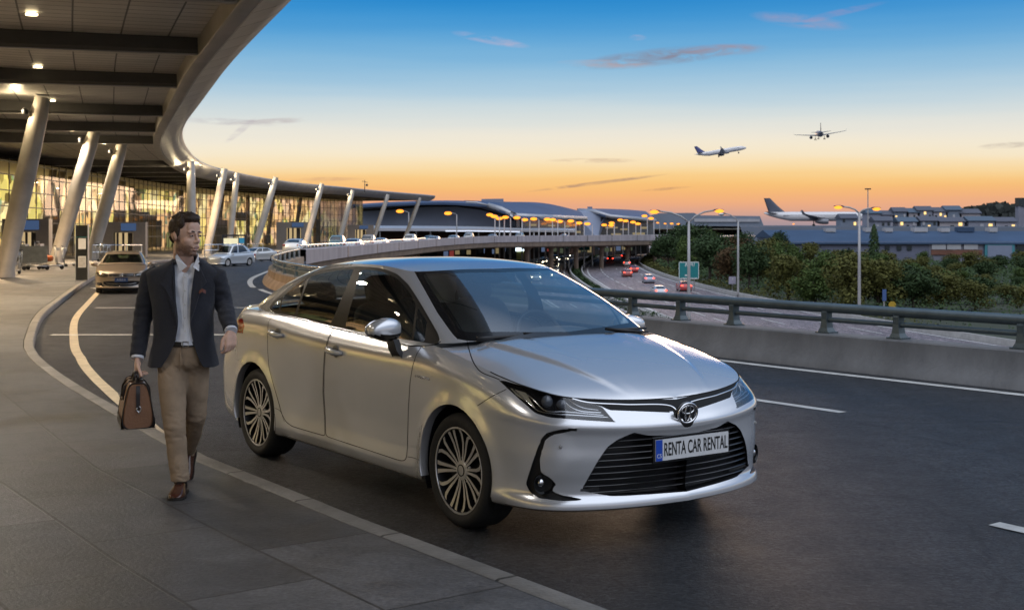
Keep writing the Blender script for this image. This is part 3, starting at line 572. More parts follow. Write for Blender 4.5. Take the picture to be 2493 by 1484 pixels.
# lit glass front with mullions, and the hall behind it
gl = BACKL; n = 260; Ng = normals(gl); Lg = np.r_[0, np.cumsum(np.linalg.norm(np.diff(gl, axis=0), axis=1))]
def pane_glass():
    m = glass('terminal_glass', (.90,.91,.84), .22, .03, .04); return m
mb = MB(); zb = lambda i: zroad(gl[i,1])+KH
mb.grid([[tp(*gl[i], z) for z in (zb(i), 5.3)] for i in range(n)])
fac = mb.build('glass_front', pane_glass(), ter, smooth=True)
def hall_mat():           # shopfronts, screens and lit walls inside: light sources of many sizes
    m = bpy.data.materials.new('lit_hall_interior'); m.use_nodes = True; nt = m.node_tree; N = nt.nodes; L = nt.links; nt.nodes.remove(N['Principled BSDF'])
    uv = N.new('ShaderNodeUVMap')
    def vor(sx, sy, feat='F1', rnd=1.):
        mp = N.new('ShaderNodeMapping'); mp.inputs['Scale'].default_value = (sx, sy, 1); L.new(uv.outputs[0], mp.inputs[0])
        v = N.new('ShaderNodeTexVoronoi'); v.voronoi_dimensions = '2D'; v.distance = 'CHEBYCHEV'; v.inputs['Scale'].default_value = 1; v.inputs['Randomness'].default_value = rnd; L.new(mp.outputs[0], v.inputs['Vector']); return v
    a = vor(.42,.62); b = vor(1.5,1.5,rnd=.7)
    sa = N.new('ShaderNodeSeparateColor'); L.new(a.outputs['Color'], sa.inputs[0]); sb = N.new('ShaderNodeSeparateColor'); L.new(b.outputs['Color'], sb.inputs[0])
    def ramp(src, st, interp='CONSTANT'):
        r = N.new('ShaderNodeValToRGB'); r.color_ramp.interpolation = interp; e = r.color_ramp.elements
        while len(e) > 1: e.remove(e[0])
        e[0].position = st[0][0]; e[0].color = (*st[0][1],1)
        for p, c in st[1:]: q = e.new(p); q.color = (*c,1)
        L.new(src, r.inputs[0]); return r.outputs[0]
    ca = ramp(sa.outputs[0], [(0,(.95,.62,.30)),(.2,(1,.78,.30)),(.36,(.95,.58,.32)),(.54,(1.05,.88,.48)),(.70,(.86,.72,.22)),(.80,(.95,.62,.42)),(.91,(.22,.23,.10))])
    cb = ramp(sb.outputs[1], [(0,(.10,.08,.06)),(.16,(.45,.40,.34)),(.38,(.95,.92,.85)),(.74,(1.3,1.2,1.0)),(.92,(.25,.5,.6)),(.955,(1.0,1.0,.9))])
    x = N.new('ShaderNodeMix'); x.data_type = 'RGBA'; x.blend_type = 'MULTIPLY'; x.inputs[0].default_value = .9; L.new(ca, x.inputs[6]); L.new(cb, x.inputs[7])
    e = N.new('ShaderNodeEmission'); L.new(x.outputs[2], e.inputs[0]); e.inputs[1].default_value = 1.5
    L.new(e.outputs[0], N['Material Output'].inputs[0]); return m
mb = MB(); D = 7.0
mb.grid([[tp(*(gl[i]+Ng[i]*D), z) for z in (zb(i), 5.2)] for i in range(n)])
mb.build('lit_back_wall', hall_mat(), fac, smooth=True, uv=[(Lg[i], z) for i in range(n) for z in (0, 5)])
M_['hall_floor'] = mat('hall_floor', (.45,.38,.30), .25, noise_amt=.1); M_['hall_ceiling'] = mat('hall_ceiling', (.55,.5,.42), .6, noise_amt=.15)
mb = MB(); mb.grid([[tp(*(gl[i]+Ng[i]*o), zb(i)+.02) for o in (.05,D-.02)] for i in range(n)]); mb.build('hall_floor', M_['hall_floor'], fac)
mb = MB(); mb.grid([[tp(*(gl[i]+Ng[i]*o), 5.18) for o in (.05,D-.02)] for i in range(n)]); mb.build('hall_ceiling', M_['hall_ceiling'], fac)
mb = MB(); mb.grid([[tp(*(gl[n-1]+Ng[n-1]*o), z) for z in (zb(n-1),5.3)] for o in (0,3,D)]); mb.build('end_glass', glass('end_wall_glass', (.35,.42,.5), .8, .05, .25), fac)
# things that stand in the hall: piers and counters breaking up the light
rnd = random.Random(11); mb = MB()
for s_ in np.arange(4, Lg[-1]-2, 4.2):
    i = int(np.argmin(np.abs(Lg-s_-rnd.uniform(-1,1)))); o = rnd.uniform(1.5,5.5); q = gl[i]+Ng[i]*o; a = math.atan2(Ng[i,1],Ng[i,0])
    k = rnd.random()
    if k < .45: mb.tube([tp(*q,zb(i)), tp(*(q+np.array([0.9,-.4])*rnd.choice((0,1))),5.2)], .25, 8)
    elif k < .75: mb.box(tp(*q,zb(i)+1.2+rnd.random()*.7),(rnd.uniform(.3,.9),rnd.uniform(1,2.6),2.4+rnd.random()),a)
    else: mb.box(tp(*q,zb(i)+rnd.uniform(.5,3.6)),(.3,rnd.uniform(1.5,3.5),1.0),a)
mb.build('hall_fittings', mat('hall_fittings', (.20,.16,.11), .6, noise_amt=.3, noise_scale=2), fac)
# mullion grid
M_['mullion'] = mat('mullion_metal', (.06,.055,.045), .4, .5, noise_amt=.2); mb = MB(); s_ = 0
for s_ in np.arange(.4, Lg[-1], 1.5):
    x = np.array([np.interp(s_, Lg, gl[:,k]) for k in (0,1)]); i = int(np.searchsorted(Lg, s_)); i = min(i, n-1); a = math.atan2(Ng[i,1],Ng[i,0])
    mb.box(tp(*x,(5.3+zb(i))/2),(.05,.06,5.3-zb(i)),a)
for z in (1.15,2.0,2.85,3.7,4.55,5.25):
    mb.grid([[tp(*(gl[i]+Ng[i]*o), z+h+(zb(i)-KH)*.7) for o, h in ((-.05,-.025),(-.05,.025),(.05,.025),(.05,-.025))] for i in range(n)], 0, False, True)
mb.build('mullion_grid', M_['mullion'], fac)
# entrance boxes standing out from the front: grey surround, dark doorway, sign panel
M_['porch'] = mat('porch_panel', (.20,.18,.165), .5, .2, noise_amt=.15); M_['porch_dark'] = mat('porch_recess', (.05,.045,.045), .4, noise_amt=.2)
M_['screen_blue'] = emis('blue_screen', (.10,.17,.34), .5); M_['porch_light'] = emis('doorway_light', (.9,.66,.34), .6)
for u, Y, w, h in ((62,58,2.0,1.9),(300,72,2.4,2.0),(715,128,3.4,2.6),(878,160,3.2,2.4)):
    x = (u-UC)/F*Y; i = int(np.argmin(np.hypot(gl[:,0]-x, gl[:,1]-Y))); q = gl[i]-Ng[i]*1.6; a = math.atan2(Ng[i,1],Ng[i,0])-PI/2
    q = np.array([x, Y]); a = math.atan2(q[0], q[1])*-.6
    p = empty('entrance_porch', tp(*q, zroad(Y)+KH), a, parent=ter)
    for sx in (-1,1):
        mb = MB(); mb.box((sx*(w*.36),.6,h/2),(w*.28,1.2,h)); mb.build('side_panel', M_['porch'], p)
    mb = MB(); mb.box((0,.6,h-.3),(w*.438,1.16,.6)); mb.build('lintel', M_['porch'], p)
    mb = MB(); mb.box((-.1,1.0,(h-.6)/2),(w*.438,.1,h-.6)); mb.build('door_glow', M_['porch_light'], p)
    mb = MB()
    for sx in (-.17,-.04,.12): mb.box((sx*w,.85,(h-.6)/2),(.05*w if sx < 0 else .11*w,.1,h-.62))
    mb.build('door_leaf', M_['porch_dark'], p)
    mb = MB(); mb.box((w*.12,-.06,h-.28),(w*.34,.08,.42)); mb.build('sign_panel', M_['screen_blue'], p)
# ------------------------------------------------------------------ silver sedan
from mathutils.bvhtree import BVHTree
XR, YR, TH = -1.14, 9.8, .611                 # rear axle on the ground, heading
SN, CS = math.sin(TH), math.cos(TH)
def cw(p): return np.stack([XR+p[...,0]*SN+p[...,1]*CS, YR-p[...,0]*CS+p[...,1]*SN, p[...,2]], -1)
def cpx(P):
    w = cw(np.asarray(P, float)); return np.stack([UC+F*w[...,0]/w[...,1], VH+F*(CH-w[...,2])/w[...,1]], -1)
ZM = {'A':(560,620,2.9686),'B':(1000,620,2.9686),'C':(560,860,2.9686),'D':(1200,880,3.2257)}
def zp(k, pts):                                # crop coordinates to photo pixels
    ox, oy, s = ZM[k]; return [((ox+x/s)*.96628, (oy+y/s)*.96628) for x, y in pts]
def sdf(poly, Q):                              # signed distance to a polygon, negative inside
    A = np.array(poly, float); B = np.roll(A, -1, 0); d2 = np.full(len(Q), 1e18); ins = np.zeros(len(Q), bool)
    for a, b in zip(A, B):
        e = b-a; w = Q-a; t = np.clip((w@e)/(e@e+1e-12), 0, 1); d2 = np.minimum(d2, ((w-t[:,None]*e)**2).sum(1))
        c = (a[1] > Q[:,1]) != (b[1] > Q[:,1]); ins ^= c & (Q[:,0] < (b[0]-a[0])*(Q[:,1]-a[1])/(b[1]-a[1]+1e-12)+a[0])
    return np.where(ins, -1, 1)*np.sqrt(d2)
def rnd_poly(poly, n=140):                     # gently rounded outline
    P = np.array(poly+[poly[0]], float); L_ = np.r_[0, np.cumsum(np.hypot(*np.diff(P, axis=0).T))]; u = np.linspace(0, L_[-1], n, endpoint=False)
    Q = np.stack([np.interp(u, L_, P[:,k]) for k in (0,1)], 1)
    for _ in range(3): Q = (np.roll(Q,1,0)+2*Q+np.roll(Q,-1,0))/4
    return Q
class Sheet:                                   # polygon sheet that can be cut along the zero line of a function
    def __init__(s, V, Fc, tags=None): s.V = [np.array(v, float) for v in V]; s.F = [tuple(f) for f in Fc]; s.N = None
    def arr(s): return np.array(s.V)
    def cut(s, g, eps=1e-6):
        g = np.where(np.abs(g) < eps, 0, g); g = list(g); V = s.V; cache = {}; out = []
        for f in s.F:
            gs = [g[i] for i in f]
            if min(gs) >= 0 or max(gs) <= 0: out.append(f); continue
            pos, neg = [], []
            for k, i in enumerate(f):
                j = f[(k+1) % len(f)]
                if g[i] >= 0: pos.append(i)
                if g[i] <= 0: neg.append(i)
                if g[i]*g[j] < 0:
                    e = (min(i,j), max(i,j))
                    if e not in cache:
                        t = g[e[0]]/(g[e[0]]-g[e[1]]); cache[e] = len(V); V.append(V[e[0]]*(1-t)+V[e[1]]*t); g.append(0.)
                    pos.append(cache[e]); neg.append(cache[e])
            for q in (pos, neg):
                if len(q) >= 3: out.append(tuple(q))
        s.F = out
    def cen(s): V = s.arr(); return np.array([V[list(f)].mean(0) for f in s.F])
    def take(s, m):                             # remove the faces of a mask and return them as a new sheet
        m = np.asarray(m); o = Sheet([], []); o.V = s.V; o.F = [f for f, k in zip(s.F, m) if k]; s.F = [f for f, k in zip(s.F, m) if not k]; return o
    def edges(s):
        c = {}
        for f in s.F:
            for k in range(len(f)):
                a, b = f[k], f[(k+1)%len(f)]; c.setdefault((min(a,b),max(a,b)), []).append((a,b))
        return [v[0] for v in c.values() if len(v) == 1]
def to_mb(mb, sh, mi=0, off=0., mirror=True, nrm=None):
    V = sh.arr(); used = sorted({i for f in sh.F for i in f}); ix = {u: k for k, u in enumerate(used)}
    P = V[used]
    if off:
        N = np.zeros((len(V),3))
        for f in sh.F:
            a, b, c = V[f[0]], V[f[1]], V[f[2]]; n_ = np.cross(b-a, c-a)
            for i in f: N[i] += n_
        N = N[used]; N /= np.linalg.norm(N, axis=1)[:,None]+1e-12; P = P+N*off
    fs = [tuple(ix[i] for i in f) for f in sh.F]
    mb.add(P, fs, mi)
    if mirror: mb.add(P*np.array([1,-1,1]), [f[::-1] for f in fs], mi)
def wall(mb, sh, vec, mi=0, mirror=True):        # side walls behind the rim of a sheet
    V = sh.arr()
    for a, b in sh.edges():
        q = [V[a], V[b], V[b]+vec(V[b]), V[a]+vec(V[a])]
        mb.add(q, [(0,1,2,3)], mi)
        if mirror: mb.add([p*np.array([1,-1,1]) for p in q], [(3,2,1,0)], mi)
def crv(keys, T): 
    k = np.array(keys, float); return k
def hspline(x, y, q):                            # monotone-ish cubic through samples
    x, y = np.array(x, float), np.array(y, float); m = np.gradient(y, x)
    d = np.diff(y)/np.diff(x)
    for i in range(1, len(x)-1):
        if d[i-1]*d[i] <= 0: m[i] = 0
        else: m[i] = 2*d[i-1]*d[i]/(d[i-1]+d[i])
    m[0], m[-1] = d[0], d[-1]
    i = np.clip(np.searchsorted(x, q, side='right')-1, 0, len(x)-2); h = x[i+1]-x[i]; s = (q-x[i])/h
    return (2*s**3-3*s**2+1)*y[i]+(s**3-2*s**2+s)*h*m[i]+(-2*s**3+3*s**2)*y[i+1]+(s**3-s**2)*h*m[i+1]

def sedan_surface(NT=260, NL=46):
    # plan outline at the widest level, rear centre to front centre along the right flank (y stored positive here)
    base = np.array([(-1.0,0),(-.985,.35),(-.935,.60),(-.81,.782),(-.52,.866),(0,.886),(.5,.884),(1.1,.885),(1.7,.887),(2.25,.888),(2.7,.890),(3.0,.882),(3.18,.860),(3.33,.800),(3.44,.70),(3.53,.52),(3.595,.27),(3.622,0)])
    d = np.r_[0, np.cumsum(np.hypot(*np.diff(base, axis=0).T))]
    zt = [1.05,1.05,1.045,1.035,1.04,1.05,1.035,1.005,.992,.985,.925,.865,.832,.803,.780,.762,.748,.742]
    zb = [.24,.24,.23,.21,.19,.18,.175,.175,.175,.175,.178,.182,.185,.185,.185,.185,.185,.185]
    t = np.linspace(0, d[-1], NT)
    Bx = catmull(base, NT); td = np.r_[0, np.cumsum(np.hypot(*np.diff(Bx, axis=0).T))]; td = td/td[-1]*d[-1]
    ZT = hspline(d, zt, td); ZB = hspline(d, zb, td)
    T = np.gradient(Bx, axis=0); T /= np.linalg.norm(T, axis=1)[:,None]; Nn = np.stack([-T[:,1], T[:,0]], 1)   # outward for this direction of travel
    fr  = [0,.018,.05,.10,.165,.25,.36,.48,.59,.69,.765,.83,.885,.935,.97,1.0]
    side= [.10,.045,.020,.014,.019,.026,.027,.020,.011,.004,.001,.002,.012,.035,.058,.084]
    frnt= [.10,.030,.000,.004,.026,.024,.016,.012,.014,.012,.002,.018,.044,.070,.088,.105]
    rear= [.12,.06,.03,.015,.01,.005,.002,.006,.022,.045,.066,.088,.108,.13,.15,.175]
    wheel=[.10,.045,.018,.006,.004,.004,.003,.001,.0,.0,.001,.004,.012,.030,.050,.086]
    q = np.linspace(0, 1, NL); q = q
    ks = [hspline(fr, a, q) for a in (side, frnt, rear, wheel)]
    X = Bx[:,0]; yy = Bx[:,1]
    wf = np.clip((X-2.95)/.45, 0, 1); wf = wf*wf*(3-2*wf); wr = np.clip((-.30-X)/.42, 0, 1); wr = wr*wr*(3-2*wr)
    ww = np.exp(-((X-2.7)/.46)**4)+np.exp(-((X)/.46)**4)
    P = np.zeros((NT, NL, 3))
    for i in range(NT):
        ins = ks[0]*(1-ww[i])+ks[3]*ww[i]; ins = ins*(1-wf[i]-wr[i])+ks[1]*wf[i]+ks[2]*wr[i]
        xy = Bx[i][None]-Nn[i][None]*ins[:,None]*-1*-1
        P[i,:,0] = xy[:,0]; P[i,:,1] = xy[:,1]; P[i,:,2] = ZB[i]+(ZT[i]-ZB[i])*q
    # wheel-arch flare
    for xc in (0, 2.7):
        r = np.hypot(P[...,0]-xc, P[...,2]-.325); fl = .014*np.exp(-((r-.36)/.05)**2)*(P[...,1] > .6)
        P[...,1] += fl
    P[0,:,1] = 0; P[-1,:,1] = 0
    return P, d, td
SP, Sd, Std = sedan_surface()
P_ = SP.copy(); P_[...,1] *= -1                    # right flank is y < 0
NT, NL = P_.shape[:2]
def sheet_of(P):
    n, m = P.shape[:2]; return Sheet(P.reshape(-1,3), [(i*m+j, (i+1)*m+j, (i+1)*m+j+1, i*m+j+1) for i in range(n-1) for j in range(m-1)])
low = sheet_of(P_)
TOP = P_[:, -1]                                     # top edge of the lower body
# greenhouse: base follows the belt, then the cowl; top is the roof edge
gb = [(-.60,0,1.085),(-.57,.35,1.082),(-.48,.58,1.078),(-.30,.72,1.066),(0,.800,1.05),(.5,.800,1.035),(1.1,.801,1.005),(1.7,.803,.992),(2.1,.803,.986),(2.30,.785,.985),(2.42,.735,.992),(2.50,.60,1.002),(2.57,.33,1.012),(2.60,0,1.016)]
gt = [(.16,0,1.385),(.17,.28,1.380),(.22,.44,1.368),(.34,.53,1.365),(.56,.568,1.390),(.80,.585,1.405),(1.08,.592,1.412),(1.32,.588,1.410),(1.50,.580,1.398),(1.60,.566,1.386),(1.665,.538,1.378),(1.72,.44,1.380),(1.77,.24,1.388),(1.785,0,1.391)]
def greenhouse(N=240, R=26):
    A = catmull([p for p in gb], N)
    # keep the same key fractions on both curves
    def keyed(K, n):
        K = np.array(K, float); m = len(K); t = np.linspace(0, m-1, n); i = np.clip(t.astype(int), 0, m-2); s = (t-i)[:,None]; T = np.gradient(K, axis=0)
        return (2*s**3-3*s**2+1)*K[i]+(s**3-2*s**2+s)*T[i]+(-2*s**3+3*s**2)*K[i+1]+(s**3-s**2)*T[i+1]
    A, B = keyed(gb, N), keyed(gt, N)
    A[0,1] = A[-1,1] = B[0,1] = B[-1,1] = 0
    out = np.zeros((N, R, 3))
    for r, s in enumerate(np.linspace(0, 1, R)):
        Q = A*(1-s)+B*s
        bul = .035*4*s*(1-s)
        c = np.array([1.05, 0]); dxy = Q[:,:2]*np.array([.35,1.])-c*np.array([.35,1.]); n_ = dxy/np.linalg.norm(dxy, axis=1)[:,None]
        Q[:,:2] += n_*bul*np.array([.5,1.]); Q[:,2] += .012*4*s*(1-s); Q[0,1] = Q[-1,1] = 0
        out[:,r] = Q
    return out
GP = greenhouse(); GP[...,1] *= -1
gh = sheet_of(GP)
# roof and bonnet: rows across the car between the two edges
def rows(edge, zc, n=60, m=25, pw=2.2, extra=None):  # edge (x,|y|,z) ordered in x
    e = np.array(sorted(edge, key=lambda p: p[0])); xs = np.linspace(e[0,0], e[-1,0], n)
    u = (1-np.cos(np.linspace(0, PI, n)))/2; xs = e[0,0]+(e[-1,0]-e[0,0])*u
    ye = np.interp(xs, e[:,0], e[:,1]); ze = np.interp(xs, e[:,0], e[:,2]); zc_ = hspline([p[0] for p in zc], [p[1] for p in zc], xs)
    out = np.zeros((n, m, 3)); s = np.linspace(0, 1, m)
    for i in range(n):
        out[i,:,0] = xs[i]; out[i,:,1] = -ye[i]*s; out[i,:,2] = ze[i]+(max(zc_[i]-ze[i],0))*(1-s**pw)
        if extra: out[i,:,2] += extra(xs[i], ye[i]*s, s)
    return out
roof = sheet_of(rows([tuple(p*np.array([1,-1,1])) for p in GP[:,-1]], [(.16,1.385),(.45,1.425),(.8,1.447),(1.15,1.453),(1.45,1.437),(1.785,1.391)], 70, 25, 2.4))
hood_edge = [(x, -y, z) for x, y, z in TOP if x > 2.36]
i0 = int(np.argmin(np.abs(TOP[:,0]-2.38) + (np.arange(NT) < NT//2)*9))
hood_edge = [(TOP[i,0], -TOP[i,1], TOP[i,2]) for i in range(i0, NT)]
def ridge(x, y, s):                                  # two soft creases running forward
    yr = np.interp(x, [2.4,2.8,3.2,3.5], [.60,.52,.40,.28]); a = np.clip((yr-y)/.05+.5, 0, 1); a = a*a*(3-2*a)
    y2 = np.interp(x, [2.5,3.0,3.5], [.34,.30,.22]); b = np.clip((y2-y)/.06+.5, 0, 1); b = b*b*(3-2*b)
    f = np.interp(x, [2.4,2.6,3.3,3.5], [.4,1,.8,.0]); g_ = np.interp(x, [2.5,2.9,3.3,3.52], [0,.5,1,.3])
    return .014*a*f*(1-.5*b)+.006*b*g_
hood = sheet_of(rows(hood_edge, [(2.38,.985),(2.58,1.008),(2.8,.978),(3.0,.938),(3.2,.884),(3.36,.828),(3.46,.782),(3.522,.742)], 80, 41, 2.5, ridge))
# tail: deck lid between the rear top edge and the rear screen
de = [(TOP[i,0], -TOP[i,1], TOP[i,2]) for i in range(0, int(np.argmin(np.abs(TOP[:,0]-(-.05))+(np.arange(NT) > NT//2)*9)))]
deck = sheet_of(rows(de, [(-1.0,1.055),(-.8,1.075),(-.5,1.085),(-.05,1.10)], 30, 17, 2.5))

# ---- outlines traced as photo pixels, cut into the real surfaces
DLO = rnd_poly(zp('A', [(346,468),(378,414),(440,358),(520,288),(640,219),(760,178),(880,160),(1010,150),(1120,156),(1215,170),(1310,208),(1392,285),(1450,372),(1510,472),(1570,575),(1616,655),(1630,708),(1608,728),(1500,742),(1395,742),(1250,709),(1040,664),(920,631),(840,611),(700,574),(540,533),(400,503)]), 260)
PANES = {'rear_quarter_glass': zp('A', [(366,464),(400,418),(446,378),(420,482)]), 'rear_quarter_glass2': zp('A', [(432,484),(458,372),(540,300),(632,240),(540,514)]),
 'rear_window': zp('A', [(556,518),(646,236),(760,196),(880,178),(985,170),(812,582),(690,552)]), 'front_window': zp('A', [(917,606),(1036,174),(1120,176),(1215,196),(1300,236),(1380,318),(1440,410),(1448,440),(1412,716),(1250,690),(1040,642)]),
 'front_quarter_glass': zp('A', [(1462,452),(1530,566),(1512,712),(1430,718)])}
DOORR = rnd_poly(zp('C', [(345,-152),(338,-60),(340,80),(350,200),(385,330),(420,450),(445,540),(475,598),(520,632),(640,668),(768,704),(765,560),(752,380),(757,200),(765,80),(790,-25),(836,-101),(700,-138),(540,-179),(400,-209)]), 240)
DOORF = rnd_poly(zp('C', [(840,-101),(796,-22),(771,80),(763,200),(759,380),(771,560),(775,706),(900,748),(1100,813),(1300,880),(1350,893),(1378,878),(1386,780),(1392,500),(1405,300),(1425,180),(1455,90),(1496,30),(1395,30),(1250,-3),(1040,-48),(920,-81)]), 260)
LAMP = rnd_poly(zp('D', [(163,233),(330,283),(520,333),(700,372),(830,404),(1022,464),(1112,572),(1160,592),(900,576),(600,552),(478,517),(396,442),(326,382),(256,318)]), 240)
STRIP = zp('D', [(690,368),(1000,393),(1400,404),(2100,404),(2100,640),(1745,634),(1690,630),(1650,580),(1592,512),(1080,492),(1024,464),(830,404)])
NOSEBAR = None
GRILLE = zp('D', [(1280,674),(1400,698),(1745,694),(1950,660),(1950,1120),(1745,1150),(1400,1176),(1200,1188),(1090,1190),(862,1148),(866,1118),(990,900),(1066,790),(1150,730)])
FANG = rnd_poly(zp('D', [(872,636),(690,648),(572,676),(526,725),(476,860),(426,1010),(402,1090),(436,1160),(516,1207),(700,1230),(848,1226),(864,1208),(700,1184),(610,1150),(648,1090),(600,1040),(524,1000),(516,890),(562,732),(622,692),(720,674)]), 260)
TAIL = zp('A', [(95,560),(150,535),(168,600),(150,650),(95,640)])
WS = zp('B', [(122,176),(700,168),(1300,176),(2000,650),(2000,730),(700,716),(524,706),(446,692),(398,632),(304,500),(204,320)])
WSI = rnd_poly(zp('B', [(186,206),(700,196),(1300,196),(1900,560),(1900,640),(700,640),(500,642),(430,590),(330,430),(240,290)]), 200)
car = empty('silver_sedan', (XR, YR, 0), -(PI/2-TH), 'silver four door sedan with a rental plate parked by the kerb beside the walking man', 'car')
def paint_mat(name, col, flake=.5, metal=.55, rough=.34):
    m = bpy.data.materials.new(name); m.use_nodes = True; nt = m.node_tree; N = nt.nodes; L = nt.links; b = N['Principled BSDF']
    b.inputs['Base Color'].default_value = (*col, 1); b.inputs['Metallic'].default_value = metal; b.inputs['Roughness'].default_value = rough; b.inputs['Coat Weight'].default_value = .9; b.inputs['Coat Roughness'].default_value = .02
    tc = N.new('ShaderNodeTexCoord'); v = N.new('ShaderNodeTexVoronoi'); v.inputs['Scale'].default_value = 900; L.new(tc.outputs['Object'], v.inputs['Vector'])
    mx = N.new('ShaderNodeMix'); mx.data_type = 'RGBA'; mx.inputs[0].default_value = .10*flake; mx.inputs[6].default_value = (*col, 1); L.new(v.outputs['Color'], mx.inputs[7]); L.new(mx.outputs[2], b.inputs['Base Color'])
    n = N.new('ShaderNodeTexNoise'); n.inputs['Scale'].default_value = 3; n.inputs['Detail'].default_value = 6; L.new(tc.outputs['Object'], n.inputs['Vector'])
    mr = N.new('ShaderNodeMapRange'); mr.inputs[1].default_value = .35; mr.inputs[2].default_value = .75; mr.inputs[3].default_value = .015; mr.inputs[4].default_value = .06; L.new(n.outputs[0], mr.inputs[0]); L.new(mr.outputs[0], b.inputs['Coat Roughness'])
    return m
M_['silver'] = paint_mat('silver_metallic_paint', (.71,.725,.755), metal=.58, rough=.24)
M_['gloss_black'] = mat('gloss_black_trim', (.008,.008,.009), .18, noise_amt=.1, coat=.5)
M_['trim_black'] = mat('satin_black_trim', (.014,.014,.015), .45, noise_amt=.2)
M_['brown_trim'] = mat('door_frame_film', (.016,.0145,.013), .5, spec=.3, noise_amt=.1)
M_['car_glass'] = glass('car_side_glass', (.66,.70,.68), .9, .01, .06)
M_['ws_glass'] = glass('windscreen_glass', (.80,.90,.90), 1., .01, .20)
M_['lamp_glass'] = glass('headlamp_lens', (.86,.88,.9), .95, .01, .06)
M_['gap'] = mat('panel_gap', (.004,.004,.004), .9, noise_amt=.1)
M_['red_lens'] = mat('red_lamp_lens', (.30,.012,.010), .12, coat=.8, noise_amt=.2, noise_scale=40)
M_['alloy'] = mat('machined_alloy', (.74,.73,.72), .32, .7, noise_amt=.08); M_['alloy_dark'] = mat('dark_alloy', (.018,.018,.02), .35, .4, noise_amt=.2)
M_['seat'] = mat('charcoal_seat_fabric', (.06,.062,.066), .85, noise_amt=.2, noise_scale=40, bump=.2)
M_['interior'] = mat('interior_plastic', (.085,.086,.09), .65, noise_amt=.15)
M_['headliner'] = mat('headliner', (.42,.42,.41), .9, noise_amt=.1)
bvh = None
def build_bvh(shs):
    vs, fs = [], []
    for s in shs:
        o = len(vs); vs += [tuple(v) for v in s.V]; fs += [tuple(i+o for i in f) for f in s.F]
    return BVHTree.FromPolygons(vs, fs)
bvh = build_bvh([low, gh, roof, hood])
cl = Vector((-(XR*SN) + YR*CS, -(XR*CS) - YR*SN, CH))      # camera in car space
def hit(u, v, off=.0):                                       # photo pixel to the car's right-hand skin
    d = Vector(((u-UC)/F, 1, (VH-v)/F)); dc = Vector((d.x*SN - d.y*CS, d.x*CS + d.y*SN, d.z)).normalized()
    p, n, i, t = bvh.ray_cast(cl, dc)
    if p is None: return None
    if n.dot(dc) > 0: n = -n
    return p + n*off, n
def seam(mb, px, r=.0028, n=60, mirror=True, dense=True):
    P = catmull(px, n) if dense else np.array(px); pts = []
    for u, v in P:
        h = hit(u, v, -r*.35)
        if h: pts.append(h[0])
    run = []
    def flush():
        if len(run) > 2:
            mb.tube(run, r, 5)
            if mirror: mb.tube([Vector((p.x,-p.y,p.z)) for p in run], r, 5)
    for p in pts:
        if run and (p-run[-1]).length > .15: flush(); run = []
        run.append(p)
    flush()
def px(sh): return cpx(sh.arr())
def cut_poly(sh, poly, ok=None):
    V = sh.arr(); g = sdf(poly, cpx(V))
    g = np.where(cw(V)[:,1] > 1, g, 1e3)
    if ok is not None: g = np.where(ok(V), g, 1e3)
    sh.cut(g)
    c = sh.cen(); m = sdf(poly, cpx(c)) < 0
    if ok is not None: m &= ok(c)
    return sh.take(m)
# wheel arches
for xc in (0, 2.7):
    V = low.arr(); g = np.hypot(V[:,0]-xc, V[:,2]-.325)-.366; low.cut(np.where(V[:,1] < -.5, g, 1.)); c = low.cen(); low.take((np.hypot(c[:,0]-xc, c[:,2]-.325) < .366) & (c[:,1] < -.5))
facing = lambda V: (V[:,0] > 2.8)
side = lambda V: (V[:,1] < -.55)
fr_ = lambda V: V[:,0] > 2.9
lamp_s = cut_poly(low, LAMP, fr_); fang_s = cut_poly(low, FANG, fr_); gril_s = cut_poly(low, GRILLE, fr_); strip_s = cut_poly(low, STRIP, fr_)
doorr_s = cut_poly(low, DOORR, lambda V: (V[:,1] < -.6) & (V[:,0] > .1) & (V[:,0] < 2.6)); doorf_s = cut_poly(low, DOORF, lambda V: (V[:,1] < -.6) & (V[:,0] > .6) & (V[:,0] < 2.6))
tail_s = cut_poly(low, TAIL, lambda V: (V[:,0] < 0) & (V[:,2] > .7))
dlo_s = cut_poly(gh, DLO, lambda V: (V[:,1] < -.4) & (V[:,0] > -.4))
panes = {k: cut_poly(dlo_s, rnd_poly(p, 120), side if False else (lambda V: V[:,1] < -.4)) for k, p in PANES.items()}
def keep_largest(sh):
    par = {}
    def find(a):
        while par.setdefault(a, a) != a: par[a] = par[par[a]]; a = par[a]
        return a
    for f in sh.F:
        for i in f[1:]: par[find(i)] = find(f[0])
    n_ = {}
    for f in sh.F: n_[find(f[0])] = n_.get(find(f[0]), 0)+1
    best = max(n_, key=n_.get); sh.F = [f for f in sh.F if find(f[0]) == best]
for p_ in panes.values(): keep_largest(p_)
ws_s = cut_poly(gh, WS, lambda V: V[:,0] > 1.5); wsi_s = cut_poly(ws_s, WSI, lambda V: V[:,0] > 1.5)
V = gh.arr(); g = np.maximum(V[:,0]-.145, np.abs(V[:,1])-np.interp(V[:,2],[1.08,1.38],[.60,.46])); g = np.maximum(g, 1.115-V[:,2]); gh.cut(np.where(V[:,0] < .5, g, 1.)); c = gh.cen()
rear_s = gh.take((c[:,0] < .145) & (np.abs(c[:,1]) < np.interp(c[:,2],[1.08,1.38],[.60,.46])) & (c[:,2] > 1.115))
# bonnet rear edge
V = hood.arr(); g = V[:,0]-(2.45+.13*(1-(V[:,1]/.74)**2)); hood.cut(g); c = hood.cen(); cowl_s = hood.take(c[:,0] < 2.45+.13*(1-(c[:,1]/.74)**2))
